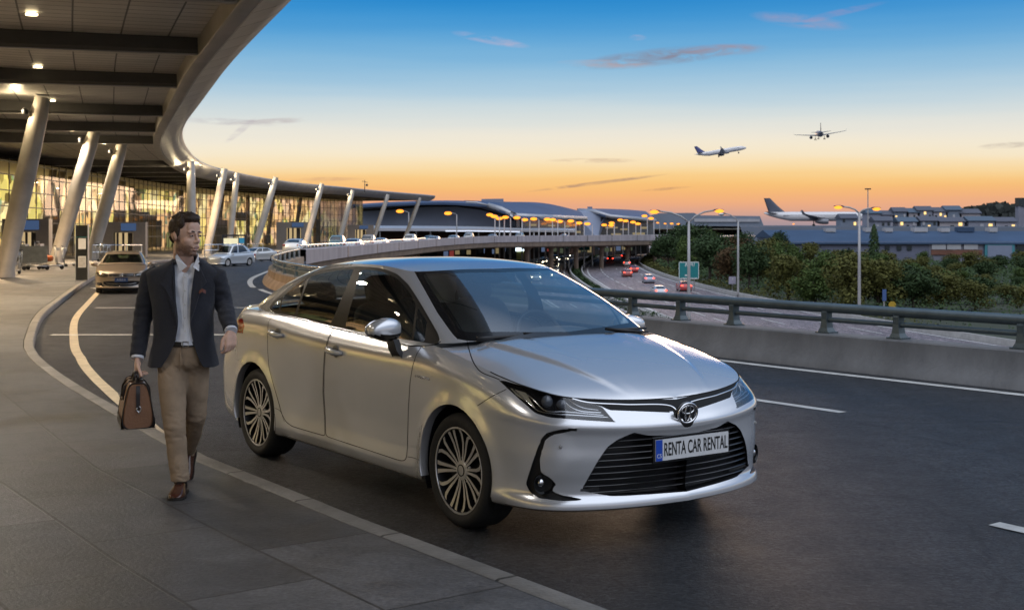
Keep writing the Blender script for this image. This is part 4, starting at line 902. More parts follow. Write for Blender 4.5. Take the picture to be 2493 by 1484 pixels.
# body
mb = MB()
for s in (low, gh, roof, deck): to_mb(mb, s)
for xc in (0, 2.7):                                          # rolled arch lips
    for sy in (-1, 1):
        pts = []
        for a in np.linspace(-.25, PI+.25, 40):
            x, z = xc+.366*math.cos(a), .325+.366*math.sin(a)
            q = P_.reshape(-1,3); q = q[(q[:,1] < -.5)]; k = np.argsort((q[:,0]-x)**2+(q[:,2]-z)**2)[:4]; y = q[k,1].mean()
            if z > .19: pts.append((x, y, z))
        mb.grid([[(p[0]*1.0, sy*(-p[1]-o_), p[2]) if False else (xc+(p[0]-xc)*k_, -sy*(p[1]+o_), .325+(p[2]-.325)*k_) for k_, o_ in ((1.0,-.0),(.985,-.001),(.975,.01),(.975,.05))] for p in pts])
body = mb.build('body', M_['silver'], car, smooth=True, angle=38, weld=True)
mb = MB(); to_mb(mb, hood); mb.build('bonnet', M_['silver'], car, smooth=True, angle=40, weld=True)
mb = MB(); to_mb(mb, cowl_s, off=-.004); mb.box((2.50,0,.955),(.14,1.3,.03)); mb.build('cowl', M_['trim_black'], car, smooth=True, angle=40, weld=True)
# doors, each side, with glass, handle and seams
def mirror_mb(mb, sy):
    if sy > 0: mb.v = [(x,-y,z) for x, y, z in mb.v]; mb.f = [f[::-1] for f in mb.f]
    return mb
handle_px = {'rear': zp('A', [(412,655)])[0], 'front': zp('A', [(846,785)])[0]}
for nm, sh, pn in (('rear', doorr_s, ['rear_window','rear_quarter_glass2']), ('front', doorf_s, ['front_window','front_quarter_glass'])):
    for sy in (-1, 1):
        mb = MB(); to_mb(mb, sh, mirror=False); d = mirror_mb(mb, sy).build('door', M_['silver'], car, smooth=True, angle=40, weld=True)
        for k in pn:
            mb = MB(); to_mb(mb, panes[k], mirror=False); mirror_mb(mb, sy).build('window', M_['car_glass'], d, smooth=True)
        h, n_ = hit(*handle_px[nm])
        mb = MB(); R = Matrix.Rotation(-.05, 3, 'Y')
        P0 = [(-.105,.002,.014),(-.085,.030,.010),(-.04,.042,.004),(.03,.043,-.002),(.075,.034,-.005),(.098,.006,-.006)]
        mb.tube([h+Vector((a, -b*1.0+.004, c)) for a, b, c in P0], [(.012,.014),(.013,.017),(.014,.020),(.014,.021),(.013,.019),(.010,.013)], 10)
        mirror_mb(mb, sy).build('handle', M_['silver'], d, smooth=True, angle=50)
        mb = MB(); mb.ell(h+Vector((0,-.001,.002)), (.045,.006,.042), 16, 8); mirror_mb(mb, sy).build('handle_cup', M_['trim_black'] if False else mat('handle_recess', (.16,.155,.15), .4, .5, noise_amt=.1), d, smooth=True)
mb = MB(); to_mb(mb, dlo_s, off=0.0); to_mb(mb, Sheet(panes['rear_quarter_glass'].V, panes['rear_quarter_glass'].F), 1); mb.build('window_surround', [M_['brown_trim'], M_['car_glass']], car, smooth=True, angle=40, weld=True)
mb = MB()
bl = catmull(zp('A', [(346,470),(400,503),(540,535),(700,576),(840,613),(920,633),(1040,666),(1250,711),(1395,744),(1500,744),(1610,730),(1634,708)]), 80)
for off_ in (0,): seam(mb, bl, .0045, 120)
mb.build('belt_moulding', M_['gloss_black'], car, smooth=True)
mb = MB(); to_mb(mb, wsi_s); wsb = mb.build('windscreen', M_['ws_glass'], car, smooth=True, weld=True)
mb = MB(); to_mb(mb, ws_s); mb.build('frit_band', M_['gloss_black'], wsb, smooth=True, weld=True)
mb = MB(); to_mb(mb, rear_s); mb.build('rear_screen', M_['car_glass'], car, smooth=True, weld=True)
# panel gaps
mb = MB()
for px_ in (DOORR, DOORF): seam(mb, np.r_[px_, px_[:1]], .0032, 260, dense=False)
seam(mb, zp('D', [(10,455),(120,385),(245,322)]), .0028, 30)
seam(mb, zp('B', [(524,706),(545,790),(575,870),(625,935),(740,985),(770,998)]), .0038, 60)
seam(mb, zp('C', [(400,690),(395,560),(385,500),(430,515),(465,600)]), .002, 30)
seam(mb, zp('C', [(1386,860),(1430,868),(1475,885)]), .002, 30)
hc = [cpx(np.array([x,-y,z])) for x, y, z in hood_edge[::3] if x > 2.92]; seam(mb, hc, .0045, 80)
seam(mb, zp('A', [(1000,100),(1150,82),(1330,120),(1420,172)]), .0025, 40) if False else None
mb.build('panel_gap', M_['gap'], car)
# headlights: dark housing, bright guide lines, projector and clear lens
for sy in (-1, 1):
    mb = MB(); to_mb(mb, lamp_s, mirror=False, off=0.)
    hl = mirror_mb(mb, sy).build('headlight', M_['lamp_glass'], car, smooth=True, weld=True)
    mb = MB(); V = lamp_s.arr(); S2 = Sheet([v+np.array([-.035,.03,0]) for v in V], lamp_s.F); to_mb(mb, S2, mirror=False); wall(mb, lamp_s, lambda p: np.array([-.035,.03,0]), mirror=False)
    mirror_mb(mb, sy).build('housing', M_['gloss_black'], hl, smooth=True, angle=30)
    def lpts(p, dx=-.02): return [Vector(h[0])+Vector((dx,-dx*.8,0)) for h in (hit(*q) for q in catmull(zp('D', p), 24)) if h]
    mb = MB()
    mb.tube(lpts([(300,330),(380,400),(440,455),(500,505),(620,527),(800,540),(1110,560)]), .0045, 6)
    mb.tube(lpts([(330,345),(440,395),(500,455),(560,505),(700,512),(1060,545)], -.026), .004, 6)
    mb.tube(lpts([(700,410),(760,470),(840,505),(1020,520)], -.02), .005, 6)
    mb.tube(lpts([(745,405),(800,450),(870,480),(1000,500)], -.022), .003, 6)
    mirror_mb(mb, sy).build('light_guide', M_['chrome'], hl, smooth=True)
    mb = MB(); h = lpts([(300,300),(420,380),(560,450)], -.03)
    q = hit(*zp('D', [(570,430)])[0])[0]+Vector((-.03,.026,0)); mb.ell(q, (.03,.034,.034), 14, 10)
    q = hit(*zp('D', [(690,455)])[0])[0]+Vector((-.03,.026,0)); mb.ell(q, (.026,.030,.028), 14, 10)
    mirror_mb(mb, sy).build('projector', M_['lamp_glass'] if False else mat('projector_lens', (.10,.11,.13), .05, coat=1., noise_amt=.1), hl, smooth=True)
    mb = MB(); a = hit(*zp('D', [(285,325)])[0])[0]; 
    pl = [hit(*q)[0]+Vector((-.018,.014,0)) for q in zp('D', [(275,318),(400,355),(440,420),(480,480),(400,425),(320,372)])]; mb.add(pl, [tuple(range(6))]); mirror_mb(mb, sy).build('indicator', mat('indicator_reflector', (.62,.55,.40), .25, .6, noise_amt=.2, noise_scale=30), hl)
    # bumper corner trim with fog lamp
    mb = MB(); V = fang_s.arr(); S2 = Sheet([v+np.array([-.022,.014,0]) for v in V], fang_s.F); to_mb(mb, S2, mirror=False); wall(mb, fang_s, lambda p: np.array([-.022,.014,0]), mirror=False)
    ft = mirror_mb(mb, sy).build('corner_trim', M_['trim_black'], car, smooth=True, angle=30)
    q, n_ = hit(*zp('D', [(545,1088)])[0]); rot = Vector((-n_.x*1,-n_.y,-n_.z)).to_track_quat('Z','Y').to_matrix().to_4x4()
    q = Vector(q); nn = Vector((.92,-.38,0)).normalized(); rot = nn.to_track_quat('Z','Y').to_matrix().to_4x4()
    mb = MB(); mb.lathe([(.055,.012),(.05,-.004),(.047,-.03)], 24, Matrix.Translation(q)@rot); mb.lathe([(.047,-.025),(0,-.025)], 20, Matrix.Translation(q)@rot); mirror_mb(mb, sy).build('fog_bezel', M_['gloss_black'], ft, smooth=True, angle=40)
    mb = MB(); mb.ell(q+nn*-.012+Vector((0,-.012,.004)), (.018,.024,.024), 14, 8); mirror_mb(mb, sy).build('fog_lamp', M_['chrome'], ft, smooth=True)
    mb = MB(); to_mb(mb, tail_s, mirror=False, off=0); mirror_mb(mb, sy).build('tail_light', M_['red_lens'], car, smooth=True, weld=True)
# upper strip and lower grille
mb = MB(); to_mb(mb, strip_s, off=0.); mb.build('upper_grille', mat('grille_black', (.006,.006,.006), .55, spec=.2, noise_amt=.1), car, smooth=True, weld=True)
mb = MB()
for pth, r in (([(772,396),(900,428),(1200,446),(1590,462),(1640,515),(1690,600)], .0062), ([(1030,470),(1150,600)], .0)):
    if r: seam(mb, zp('D', pth), r, 90)
mb.build('chrome_bar', M_['chrome'], car, smooth=True)
mb = MB(); V = gril_s.arr(); S2 = Sheet([v+np.array([-.07,0,0]) for v in V], gril_s.F); to_mb(mb, S2); wall(mb, gril_s, lambda p: np.array([-.07,0,0]))
mb.build('grille_backing', M_['black'], car, smooth=True, angle=30)
gp = np.array(GRILLE); mbs = MB(); M_['slat'] = mat('grille_slat', (.022,.022,.024), .16, .3, noise_amt=.1, coat=.6)
slat_n = 0
for z in np.linspace(.292, .585, 10):
    pts = []
    for i in range(NT):
        if P_[i,0,0] < 2.9: continue
        k = int(np.argmin(np.abs(P_[i,:,2]-z))); p = P_[i,k].copy(); p[2] = z
        if sdf(gp, cpx(p)[None])[0] < 2: pts.append(Vector((p[0]-.018, p[1], z)))
    if len(pts) > 3:
        full = pts + [Vector((p.x,-p.y,p.z)) for p in pts[::-1]]
        mb = MB(); mb.tube(full, (.012,.0065), 8); mb.build('grille_slat', M_['slat'], car, smooth=True, angle=50)
# emblem: three crossed ellipses in a ring
def ring(mb, c, rx, rz, r, tilt=-.10, n=32):
    mb.tube([Vector((c[0]+math.sin(tilt)*-rz*math.sin(a)*1.0, c[1]+rx*math.cos(a), c[2]+rz*math.sin(a))) for a in np.linspace(0, 2*PI, n+1)], r, 6, cap=False)
e0 = hit(*zp('D', [(1745,520)])[0])
ec = Vector((3.605, 0, .672)); mb = MB(); mb.ell((ec.x-.006,0,ec.z), (.016,.075,.063), 24, 8, rot=Matrix.Rotation(.16,3,'Y'))
em = mb.build('emblem', M_['gloss_black'], car, smooth=True); mb = MB(); q = (ec.x+.012,0,ec.z)
ring(mb, q, .066, .052, .0068); ring(mb, (q[0],0,q[2]+.018), .044, .021, .0052); ring(mb, (q[0],0,q[2]+.004), .017, .046, .0052); mb.build('emblem_ring', M_['chrome'], em, smooth=True)
# number plate
plate_c = Vector((3.652,0,.502))
mb = MB(); mb.box(plate_c+Vector((-.008,0,0)),(.012,.545,.134)); pl = mb.build('number_plate', M_['gloss_black'], car)
mb = MB(); mb.box(plate_c,(.008,.520,.110)); mb.build('plate_face', mat('plate_white', (.66,.67,.68), .35, noise_amt=.08, noise_scale=20), pl)
mb = MB(); mb.box(plate_c+Vector((.0005,-.2365,0)),(.0085,.046,.109)); mb.build('blue_band', mat('plate_blue', (.012,.07,.45), .35, noise_amt=.08), pl)
def text(name, body, size, m, parent, M, sx=1., ext=.0008, bold=0.):
    cu = bpy.data.curves.new(name, 'FONT'); cu.body = body; cu.size = size; cu.extrude = ext; cu.align_x = 'CENTER'; cu.align_y = 'CENTER'; cu.offset = bold
    o = bpy.data.objects.new(name, cu); C.objects.link(o)
    me = bpy.data.meshes.new_from_object(o); bpy.data.objects.remove(o); me.name = name
    me.transform(M @ Matrix.Diagonal((sx,1,1,1))); me.materials.clear(); me.materials.append(m)
    o = bpy.data.objects.new(name, me); C.objects.link(o)
    if parent: o.parent = parent
    return o
FX = Matrix(((0,0,1,0),(1,0,0,0),(0,1,0,0),(0,0,0,1)))        # text plane facing +x, reading along +y
M_['ink'] = mat('plate_ink', (.012,.012,.012), .4, noise_amt=.1)
text('plate_lettering', 'RENTA CAR RENTAL', .098, M_['ink'], pl, Matrix.Translation(plate_c+Vector((.0046,.024,-.002)))@FX, .50, bold=.0012)
text('band_lettering', 'C5', .030, M_['white'], pl, Matrix.Translation(plate_c+Vector((.0052,-.2365,-.03)))@FX, .9)
# door mirrors
for sy in (-1, 1):
    mp = zp('A', [(1212,625)])[0]
    # point on the mirror's plane
    def on_y(u, v, y):
        a, b = (u-UC)/F, (VH-v)/F; x = (a*(YR+y*SN)-XR-y*CS)/(SN+a*CS); return Vector((x, y, CH+b*(YR-x*CS+y*SN)))
    q = on_y(*mp, -.955) - (Vector((0,-.03,.055)) if sy > 0 else Vector())
    mb = MB(); n1, n2 = 24, 14; PP = []
    for i in range(n2+1):
        ph = PI*i/n2-PI/2; row = []
        for k in range(n1):
            th = 2*PI*k/n1; se = lambda w, e: math.copysign(abs(w)**e, w)
            x = .062*se(math.cos(ph),.7)*se(math.cos(th),.8); y = .112*se(math.sin(ph),.75); z = .071*se(math.cos(ph),.7)*se(math.sin(th),.75)
            z *= 1-.30*max(0,-y/.112) if z > 0 else 1-.45*max(0,-y/.112); x += .035*(y/.112)*-.4
            row.append(q+Vector((x, y, z)))
        PP.append(row)
    mb.grid(PP, 0, False, True)
    lo_z = q.z-.024
    mb.m = [1 if np.mean([mb.v[i][2] for i in f]) < lo_z else 0 for f in mb.f]
    mi = mirror_mb(mb, sy).build('door_mirror', [M_['silver'], M_['gloss_black']], car, smooth=True)
    b0 = hit(*zp('A', [(1340,800)])[0])[0]
    mb = MB(); a0 = q+Vector((0,.055,-.055)); foot = Vector((a0.x+.02, -.872, .90))
    mb.grid([[a0+Vector((sx*.045,-.02*sz,.0)) for sx, sz in ((-1,-1),(1,-1),(1,1),(-1,1))],[a0.lerp(foot,.5)+Vector((sx*.05,-.018*sz,-.02)) for sx, sz in ((-1,-1),(1,-1),(1,1),(-1,1))],[foot+Vector((sx*.055,-.015*sz,-.05 if sz < 0 else -.0)) for sx, sz in ((-1,-1),(1,-1),(1,1),(-1,1))]], 0, False, True)
    mirror_mb(mb, sy).build('mirror_stalk', M_['trim_black'], mi, smooth=True, angle=35)
    mb = MB(); mb.ell(q+Vector((-.055,0,0)), (.008,.105,.058), 16, 8); mirror_mb(mb, sy).build('mirror_glass', M_['chrome'], mi, smooth=True)
# wipers
for y0, y1, x0 in ((-.62,.02,2.50),(-.02,.66,2.53)):
    mb = MB(); mb.tube([(2.545-.05*abs(y)**1.5-.0, y, 1.018+.004) for y in np.linspace(y0, y1, 12)], (.008,.010), 6); mb.tube([(2.56,y1-.02,1.0),(2.535,(y0+y1)/2,1.035)], .008, 6); mb.build('wiper', M_['trim_black'], car, smooth=True)
# wheels
def wheel_at(x, sy):
    w = None
    M = Matrix.Translation((x, sy*-1*0, .317)); 
    def ax(y0): return Matrix.Translation((x, sy*y0, .317)) @ Matrix.Rotation(-PI/2*sy, 4, 'X')     # local z points outward
    mb = MB(); mb.lathe([(.215,-.20),(.222,-.02),(.228,.0)], 40, ax(.862)); mb.lathe([(.0,-.055),(.165,-.055),(.165,-.075),(0,-.075)], 32, ax(.862))
    w = mb.build('wheel', M_['alloy_dark'], car, smooth=True, angle=40)
    mb = MB(); mb.lathe([(.236,-.006),(.244,-.004),(.266,.006),(.292,.004),(.308,-.012),(.3165,-.035),(.317,-.11),(.3165,-.18),(.305,-.205),(.25,-.215)], 56, ax(.868))
    mb.build('tyre', M_['rubber'], w, smooth=True, angle=50)
    mb = MB(); MA = ax(.862)
    mb.lathe([(.244,-.004),(.240,.002),(.232,.002),(.228,-.006)], 56, MA)
    for k in range(10):
        a0 = 2*PI*k/10+.05
        for s_ in (-1, 1):
            def pt(r, a, h): return MA @ Vector((r*math.cos(a), r*math.sin(a), h))
            rr = [.050,.10,.16,.205,.233]; aa = [s_*.13,s_*.115,s_*.105,s_*.15,s_*.25] if k % 2 == 0 else [s_*.13,s_*.11,s_*.10,s_*.105,s_*.12]
            ww = [.006,.0076,.0092,.0108,.0125]; hh = [-.022,-.022,-.016,-.008,-.004]
            vs = []
            for r, a, wd, h in zip(rr, aa, ww, hh):
                da = wd/r; vs += [pt(r,a0+a-da,h), pt(r,a0+a+da,h), pt(r,a0+a+da*.9,h-.024), pt(r,a0+a-da*.9,h-.024)]
            fs = []
            for i in range(4):
                for j in range(4): fs.append((i*4+j, i*4+(j+1)%4, i*4+4+(j+1)%4, i*4+4+j))
            mb.add(vs, fs, 0); mb.m[-len(fs):] = [0 if (q % 4) == 0 else 1 for q in range(len(fs))]
    mb.build('rim', [M_['alloy'], M_['alloy_dark']], w, smooth=True, angle=30)
    mb = MB(); mb.lathe([(.056,-.05),(.056,-.026),(.050,-.020),(.0,-.018)], 24, ax(.862)); 
    for k in range(5):
        a = 2*PI*k/5+.36; mb.ell(ax(.862) @ Vector((.068*math.cos(a), .068*math.sin(a), -.034)), (.009,.009,.009), 8, 5)
    mb.build('hub_cap', M_['alloy'], w, smooth=True, angle=40)
    mb = MB(); mb.lathe([(.028,-.0165),(.033,-.016),(.033,-.019)], 20, ax(.862)); mb.build('hub_badge', M_['alloy_dark'], w)
for x in (0, 2.7):
    for sy in (-1, 1): wheel_at(x, sy)
# wheel housings, floor and seats
mb = MB()
for xc in (0, 2.7):
    for sy in (-1, 1):
        mb = MB(); mb.grid([[(xc+.376*math.cos(a), sy*y, .325+.376*math.sin(a)) for y in (.855,.56)] for a in np.linspace(-.45, PI+.45, 30)])
        mb.add([(xc+.376*math.cos(a), sy*.56, .325+.376*math.sin(a)) for a in np.linspace(-.45, PI+.45, 30)], [tuple(range(30))]); mb.build('wheel_housing', M_['black'], car)
mb = MB(); mb.box((1.3,0,.24),(4.0,1.06,.07)); mb.box((1.35,0,.24),(1.9,1.58,.07)); mb.box((3.2,0,.26),(.5,1.2,.10)); mb.box((1.2,0,.36),(2.2,1.45,.1)); mb.build('floor_pan', M_['interior'], car)
mb = MB(); rr_ = rows([tuple(p*np.array([1,-1,1])) for p in GP[:,-2]], [(.16,1.36),(.45,1.395),(.8,1.412),(1.15,1.418),(1.45,1.40),(1.785,1.36)], 30, 9, 2.4); q = rr_.copy(); q[...,2] -= .012; q[...,1] *= .97
hs = sheet_of(q); to_mb(mb, hs); mb.build('roof_lining', M_['headliner'], car, smooth=True)
def cushion(mb, c, s, rot=None, e=.45, mi=0):
    n1, n2 = 20, 12; R = rot or Matrix.Identity(3); PP = []
    se = lambda w, k: math.copysign(abs(w)**k, w)
    for i in range(n2+1):
        ph = PI*i/n2-PI/2
        PP.append([Vector(c)+R @ Vector((s[0]/2*se(math.cos(ph),e)*se(math.cos(2*PI*k/n1),e), s[1]/2*se(math.cos(ph),e)*se(math.sin(2*PI*k/n1),e), s[2]/2*se(math.sin(ph),e))) for k in range(n1)])
    mb.grid(PP, mi, False, True)
for y in (-.37, .37):
    mb = MB(); R = Matrix.Rotation(-.32, 3, 'Y'); cushion(mb, (1.42,y,.58), (.52,.50,.16)); cushion(mb, (1.10,y,.85), (.15,.50,.64), R); st = mb.build('front_seat', M_['seat'], car, smooth=True)
    mb = MB(); cushion(mb, (.985,y,1.235), (.10,.27,.19), R); mb.build('headrest', M_['seat'], st, smooth=True)
mb = MB(); R = Matrix.Rotation(-.35, 3, 'Y'); cushion(mb, (.48,0,.60), (.55,1.30,.18)); cushion(mb, (.18,0,.85), (.16,1.30,.55), R); st = mb.build('rear_seat', M_['seat'], car, smooth=True)
for y in (-.38, .38):
    mb = MB(); cushion(mb, (.02,y,1.16), (.10,.27,.16), R); mb.build('headrest', M_['seat'], st, smooth=True)
mb = MB(); cushion(mb, (2.16,0,.84), (.62,1.42,.30), e=.35); cushion(mb, (2.0,.37,.95), (.26,.40,.12)); cushion(mb, (1.75,0,.62), (.9,.22,.30)); cushion(mb, (1.5,0,.80), (.5,.20,.10)); mb.build('dashboard', M_['interior'], car, smooth=True)
mb = MB(); cc = Vector((1.78,.37,.93)); R = Matrix.Rotation(-.42, 3, 'Y')
mb.tube([cc+R@Vector((0,.18*math.cos(a),.18*math.sin(a))) for a in np.linspace(0, 2*PI, 33)], .014, 8, cap=False); mb.ell(cc+R@Vector((.02,0,0)), (.03,.07,.06), 12, 8)
for a in (0, PI, -PI/2): mb.tube([cc, cc+R@Vector((0,.175*math.cos(a),.175*math.sin(a)))], .014, 6)
mb.build('steering_wheel', M_['trim_black'], car, smooth=True)
mb = MB(); cushion(mb, (1.70,0,1.325), (.06,.24,.075)); mb.tube([(1.74,0,1.33),(1.79,0,1.365)], .015, 6); mb.box((1.80,0,1.345),(.09,.16,.035), rot=Matrix.Rotation(.5,3,'Y')); mb.build('rear_view_mirror', M_['trim_black'], car, smooth=True, angle=40)
# small parts: parking sensor, fender script
mb = MB(); s_ = hit(*zp('D', [(686,790)])[0], .002)[0]; mb.ell(s_, (.006,.011,.011), 12, 6); mb.ell(Vector((s_.x,-s_.y,s_.z)), (.006,.011,.011), 12, 6); mb.build('parking_sensor', mat('sensor_grey', (.25,.245,.24), .4, noise_amt=.1), car, smooth=True)
mb = MB(); pts = []
for k in range(26):
    h = hit(*zp('A', [(1440+110*k/25+6*math.sin(k*2.1), 966+28*k/25+9*math.sin(k*1.9))])[0], .002)
    if h: pts.append(h[0])
mb.tube(pts, .0022, 5); mb.build('fender_badge', M_['chrome'], car, smooth=True)
# ------------------------------------------------------------------ walking man and his bag
def remeshed(mb, name, m, parent, voxel, smooth_it=4, fn=None):
    o = mb.build('tmp', M_['black']); md = o.modifiers.new('r', 'REMESH'); md.mode = 'VOXEL'; md.voxel_size = voxel
    if smooth_it: sm = o.modifiers.new('s', 'SMOOTH'); sm.factor = .5; sm.iterations = smooth_it
    dg = bpy.context.evaluated_depsgraph_get(); me = bpy.data.meshes.new_from_object(o.evaluated_get(dg)); me.name = name
    old = o.data; bpy.data.objects.remove(o); bpy.data.meshes.remove(old)
    if fn:
        n = len(me.vertices); co = np.zeros(n*3); no = np.zeros(n*3); me.vertices.foreach_get('co', co); me.vertices.foreach_get('normal', no)
        co = fn(co.reshape(-1,3), no.reshape(-1,3)); me.vertices.foreach_set('co', co.ravel())
    me.materials.clear()
    for k in (m if isinstance(m, (list, tuple)) else [m]): me.materials.append(k)
    me.polygons.foreach_set('material_index', [0]*len(me.polygons)); me.polygons.foreach_set('use_smooth', [True]*len(me.polygons)); me.update()
    o = bpy.data.objects.new(name, me); C.objects.link(o)
    if parent: o.parent = parent
    return o
PO = Vector((*gnd(445, 1190, KH)[:2], KH))
def j(u, v, Y): return at(u, v, Y) - PO
M_['skin'] = mat('skin', (.76,.49,.37), .48, noise_amt=.15, noise_scale=25, bump=.05, bump_scale=200); M_['skin'].node_tree.nodes['Principled BSDF'].inputs['Subsurface Weight'].default_value = .12; M_['skin'].node_tree.nodes['Principled BSDF'].inputs['Subsurface Radius'].default_value = (.012,.005,.003)
M_['hair'] = mat('dark_brown_hair', (.048,.028,.018), .5, noise_amt=.5, noise_scale=70, bump=.4, bump_scale=140, stretch=(1,.25,1)); M_['beard'] = mat('stubble_beard', (.27,.155,.105), .7, noise_amt=.55, noise_scale=160, bump=.5, bump_scale=300)
def tweed():
    m = mat('charcoal_tweed', (.018,.022,.037), .85, noise_amt=.35, noise_scale=90, bump=.35, bump_scale=400)
    nt = m.node_tree; N = nt.nodes; L = nt.links; b = N['Principled BSDF']; src = b.inputs['Base Color'].links[0].from_socket
    tc = N.new('ShaderNodeTexCoord'); w = N.new('ShaderNodeTexWave'); w.wave_type = 'BANDS'; w.bands_direction = 'DIAGONAL'; w.inputs['Scale'].default_value = 46; w.inputs['Distortion'].default_value = 6; w.inputs['Detail'].default_value = 2; L.new(tc.outputs['Object'], w.inputs[0])
    x = N.new('ShaderNodeMix'); x.data_type = 'RGBA'; x.inputs[7].default_value = (.040,.036,.034,1); q = N.new('ShaderNodeMath'); q.operation = 'MULTIPLY'; q.inputs[1].default_value = .45; L.new(w.outputs[1], q.inputs[0]); L.new(q.outputs[0], x.inputs[0]); L.new(src, x.inputs[6]); L.new(x.outputs[2], b.inputs['Base Color'])
    b.inputs['Sheen Weight'].default_value = .15; return m
M_['jacket'] = tweed()
M_['shirt'] = mat('white_shirt_cotton', (.76,.79,.86), .8, noise_amt=.06, noise_scale=10, bump=.25, bump_scale=18)
M_['khaki'] = mat('khaki_cotton', (.34,.25,.168), .85, noise_amt=.18, noise_scale=14, bump=.2, bump_scale=250)
M_['shoe'] = mat('oxblood_leather', (.065,.022,.014), .22, noise_amt=.3, noise_scale=12, coat=.4); M_['sole'] = mat('shoe_sole', (.015,.012,.010), .7, noise_amt=.2)
M_['belt'] = mat('black_belt_leather', (.010,.009,.009), .35, noise_amt=.2)
# head frame: x to his left, y forward, z up
hc_ = j(453, 574, 7.63); yaw = math.radians(57)
fw = Vector((math.sin(yaw), -math.cos(yaw), -.03)).normalized(); upv = Vector((.05,0,1)); lf = fw.cross(upv).normalized()*-1; upv = lf.cross(fw)*-1; upv = fw.cross(lf)*-1 if False else (lf.cross(fw)).normalized()*-1
if upv.z < 0: upv = -upv
HM = Matrix((( lf.x, fw.x, upv.x, hc_.x), (lf.y, fw.y, upv.y, hc_.y), (lf.z, fw.z, upv.z, hc_.z), (0,0,0,1)))
HR3 = HM.to_3x3()
def hp(x, y, z): return HM @ Vector((x, y, z))
# joints
J = dict(neck=j(449,640,7.68), chest=j(447,715,7.67), belly=j(446,800,7.65), pelvis=j(446,868,7.66),
 rsh=j(374,670,7.68), rel=j(348,772,7.70), rwr=j(335,868,7.58), lsh=j(521,668,7.66), lel=j(545,738,7.70), lwr=j(562,803,7.52),
 rhip=j(420,885,7.66), rkn=j(426,1042,7.52), ran=j(439,1170,7.52), lhip=j(474,880,7.68), lkn=j(477,1012,7.74), lan=j(459,1098,8.06))
mb = MB()
E3 = lambda c, r: mb.ell(hp(*c), r, 20, 14, rot=HR3)
E3((0,-.016,.030),(.074,.098,.088)); E3((0,.026,-.045),(.055,.064,.074)); E3((0,.062,-.101),(.026,.022,.017))
for s in (-1, 1):
    E3((s*.044,-.002,-.062),(.017,.032,.032)); E3((s*.028,.073,.024),(.028,.012,.010)); E3((s*.034,.046,-.028),(.028,.028,.024)); E3((s*.011,.090,-.034),(.0085,.011,.0075)); E3((s*.077,-.012,-.008),(.007,.019,.031)); E3((s*.018,.084,-.064),(.014,.009,.008))
mb.tube([hp(0,.080,.018),hp(0,.092,-.008),hp(0,.104,-.029)], [.008,.0085,.0105], 10); E3((0,.100,-.031),(.011,.010,.008)); E3((0,.089,-.058),(.022,.010,.0055)); E3((0,.086,-.080),(.020,.012,.0065)); E3((0,.062,.052),(.050,.020,.036))
mb.tube([hp(0,-.018,-.02), hp(0,-.022,-.095), J['neck'], J['neck']+Vector((0,.01,-.06))], [(.056,.054),(.058,.056),(.060,.062),(.066,.085)], 20)
mb.tube([J['neck']+Vector((0,0,-.02)), J['chest'], J['belly'], J['pelvis']], [(.06,.10),(.080,.135),(.078,.118),(.085,.125)], 24)
def limb(a, b, c, r, n=14):
    mb.tube([a, a.lerp(b,.5), b, b.lerp(c,.45), c], [r[0], (r[0]+r[1])/2+.004, r[1], r[1]*.95, r[2]], n)
limb(J['rsh'], J['rel'], J['rwr'], (.050,.038,.027)); limb(J['lsh'], J['lel'], J['lwr'], (.050,.038,.027))
limb(J['rhip'], J['rkn'], J['ran'], (.060,.038,.024)); limb(J['lhip'], J['lkn'], J['lan'], (.060,.038,.024))
mb.ell(J['ran']+Vector((0,-.03,-.045)), (.026,.07,.022)); mb.ell(J['lan']+Vector((0,.0,-.03)), (.026,.03,.05))
def hand(wr, d, nb, th, curls, spread=.0, thumb=None, s=1.0):
    """palm, four bent fingers of unequal length and a thumb from the side of the palm; d along the hand, nb out of its back, th to the thumb side"""
    d, nb, th = d.normalized(), nb.normalized(), th.normalized()
    k0 = wr + d*.088*s
    mb.tube([wr-d*.01, wr+d*.03*s, wr+d*.065*s, k0], [(.027,.020),(.034,.017),(.040,.016),(.039,.013)] if abs(th.z) > 2 else [.023,.026,.027,.022], 10) if False else None
    for q in np.linspace(-1, 1, 5): mb.tube([wr+th*q*.014*s, wr+d*.045*s+th*q*.026*s, k0+th*q*.030*s], [.014*s,.0145*s,.0105*s], 8)
    mb.ell(wr+d*.035*s+th*.022*s-nb*.008, (.018*s,.018*s,.020*s), 10, 8)
    for f, (L_, q) in enumerate(((.068,.030),(.077,.010),(.071,-.010),(.055,-.029))):
        a = curls[f]; p = k0+th*q*s; dirv = (d+th*spread*q*14).normalized(); pts = [p]; r = .0088*s*(1 if f < 3 else .88)
        for seg, frac in enumerate((.46,.31,.23)):
            ang = a*(.75,1.0,.75)[seg]; ax_ = dirv.cross(nb).normalized(); dirv = Matrix.Rotation(-ang, 3, ax_) @ dirv if True else dirv
            nb2 = nb; p = p+dirv*L_*frac*s; pts.append(p)
            nb = nb2
        mb.tube(pts, [r*1.12,r*1.05,r*.95,r*.75], 8); mb.ell(pts[-1], (r*.76,)*3, 8, 6)
        for q_ in pts[1:3]: mb.ell(q_, (r*1.08,)*3, 8, 6)
    t0 = wr+d*.030*s+th*.030*s-nb*.006; t1 = t0+(d*.75+th*.5-nb*.25).normalized()*.034*s
    t2 = t1+(thumb if thumb is not None else (d*.9-nb*.35+th*.05)).normalized()*.032*s; t3 = t2+(thumb if thumb is not None else (d*.9-nb*.5-th*.1)).normalized()*.022*s
    mb.tube([t0,t1,t2,t3], [.0135*s,.0115*s,.0105*s,.008*s], 8); mb.ell(t3, (.008*s,)*3, 8, 6)
rd = (J['rwr']-J['rel']).normalized()
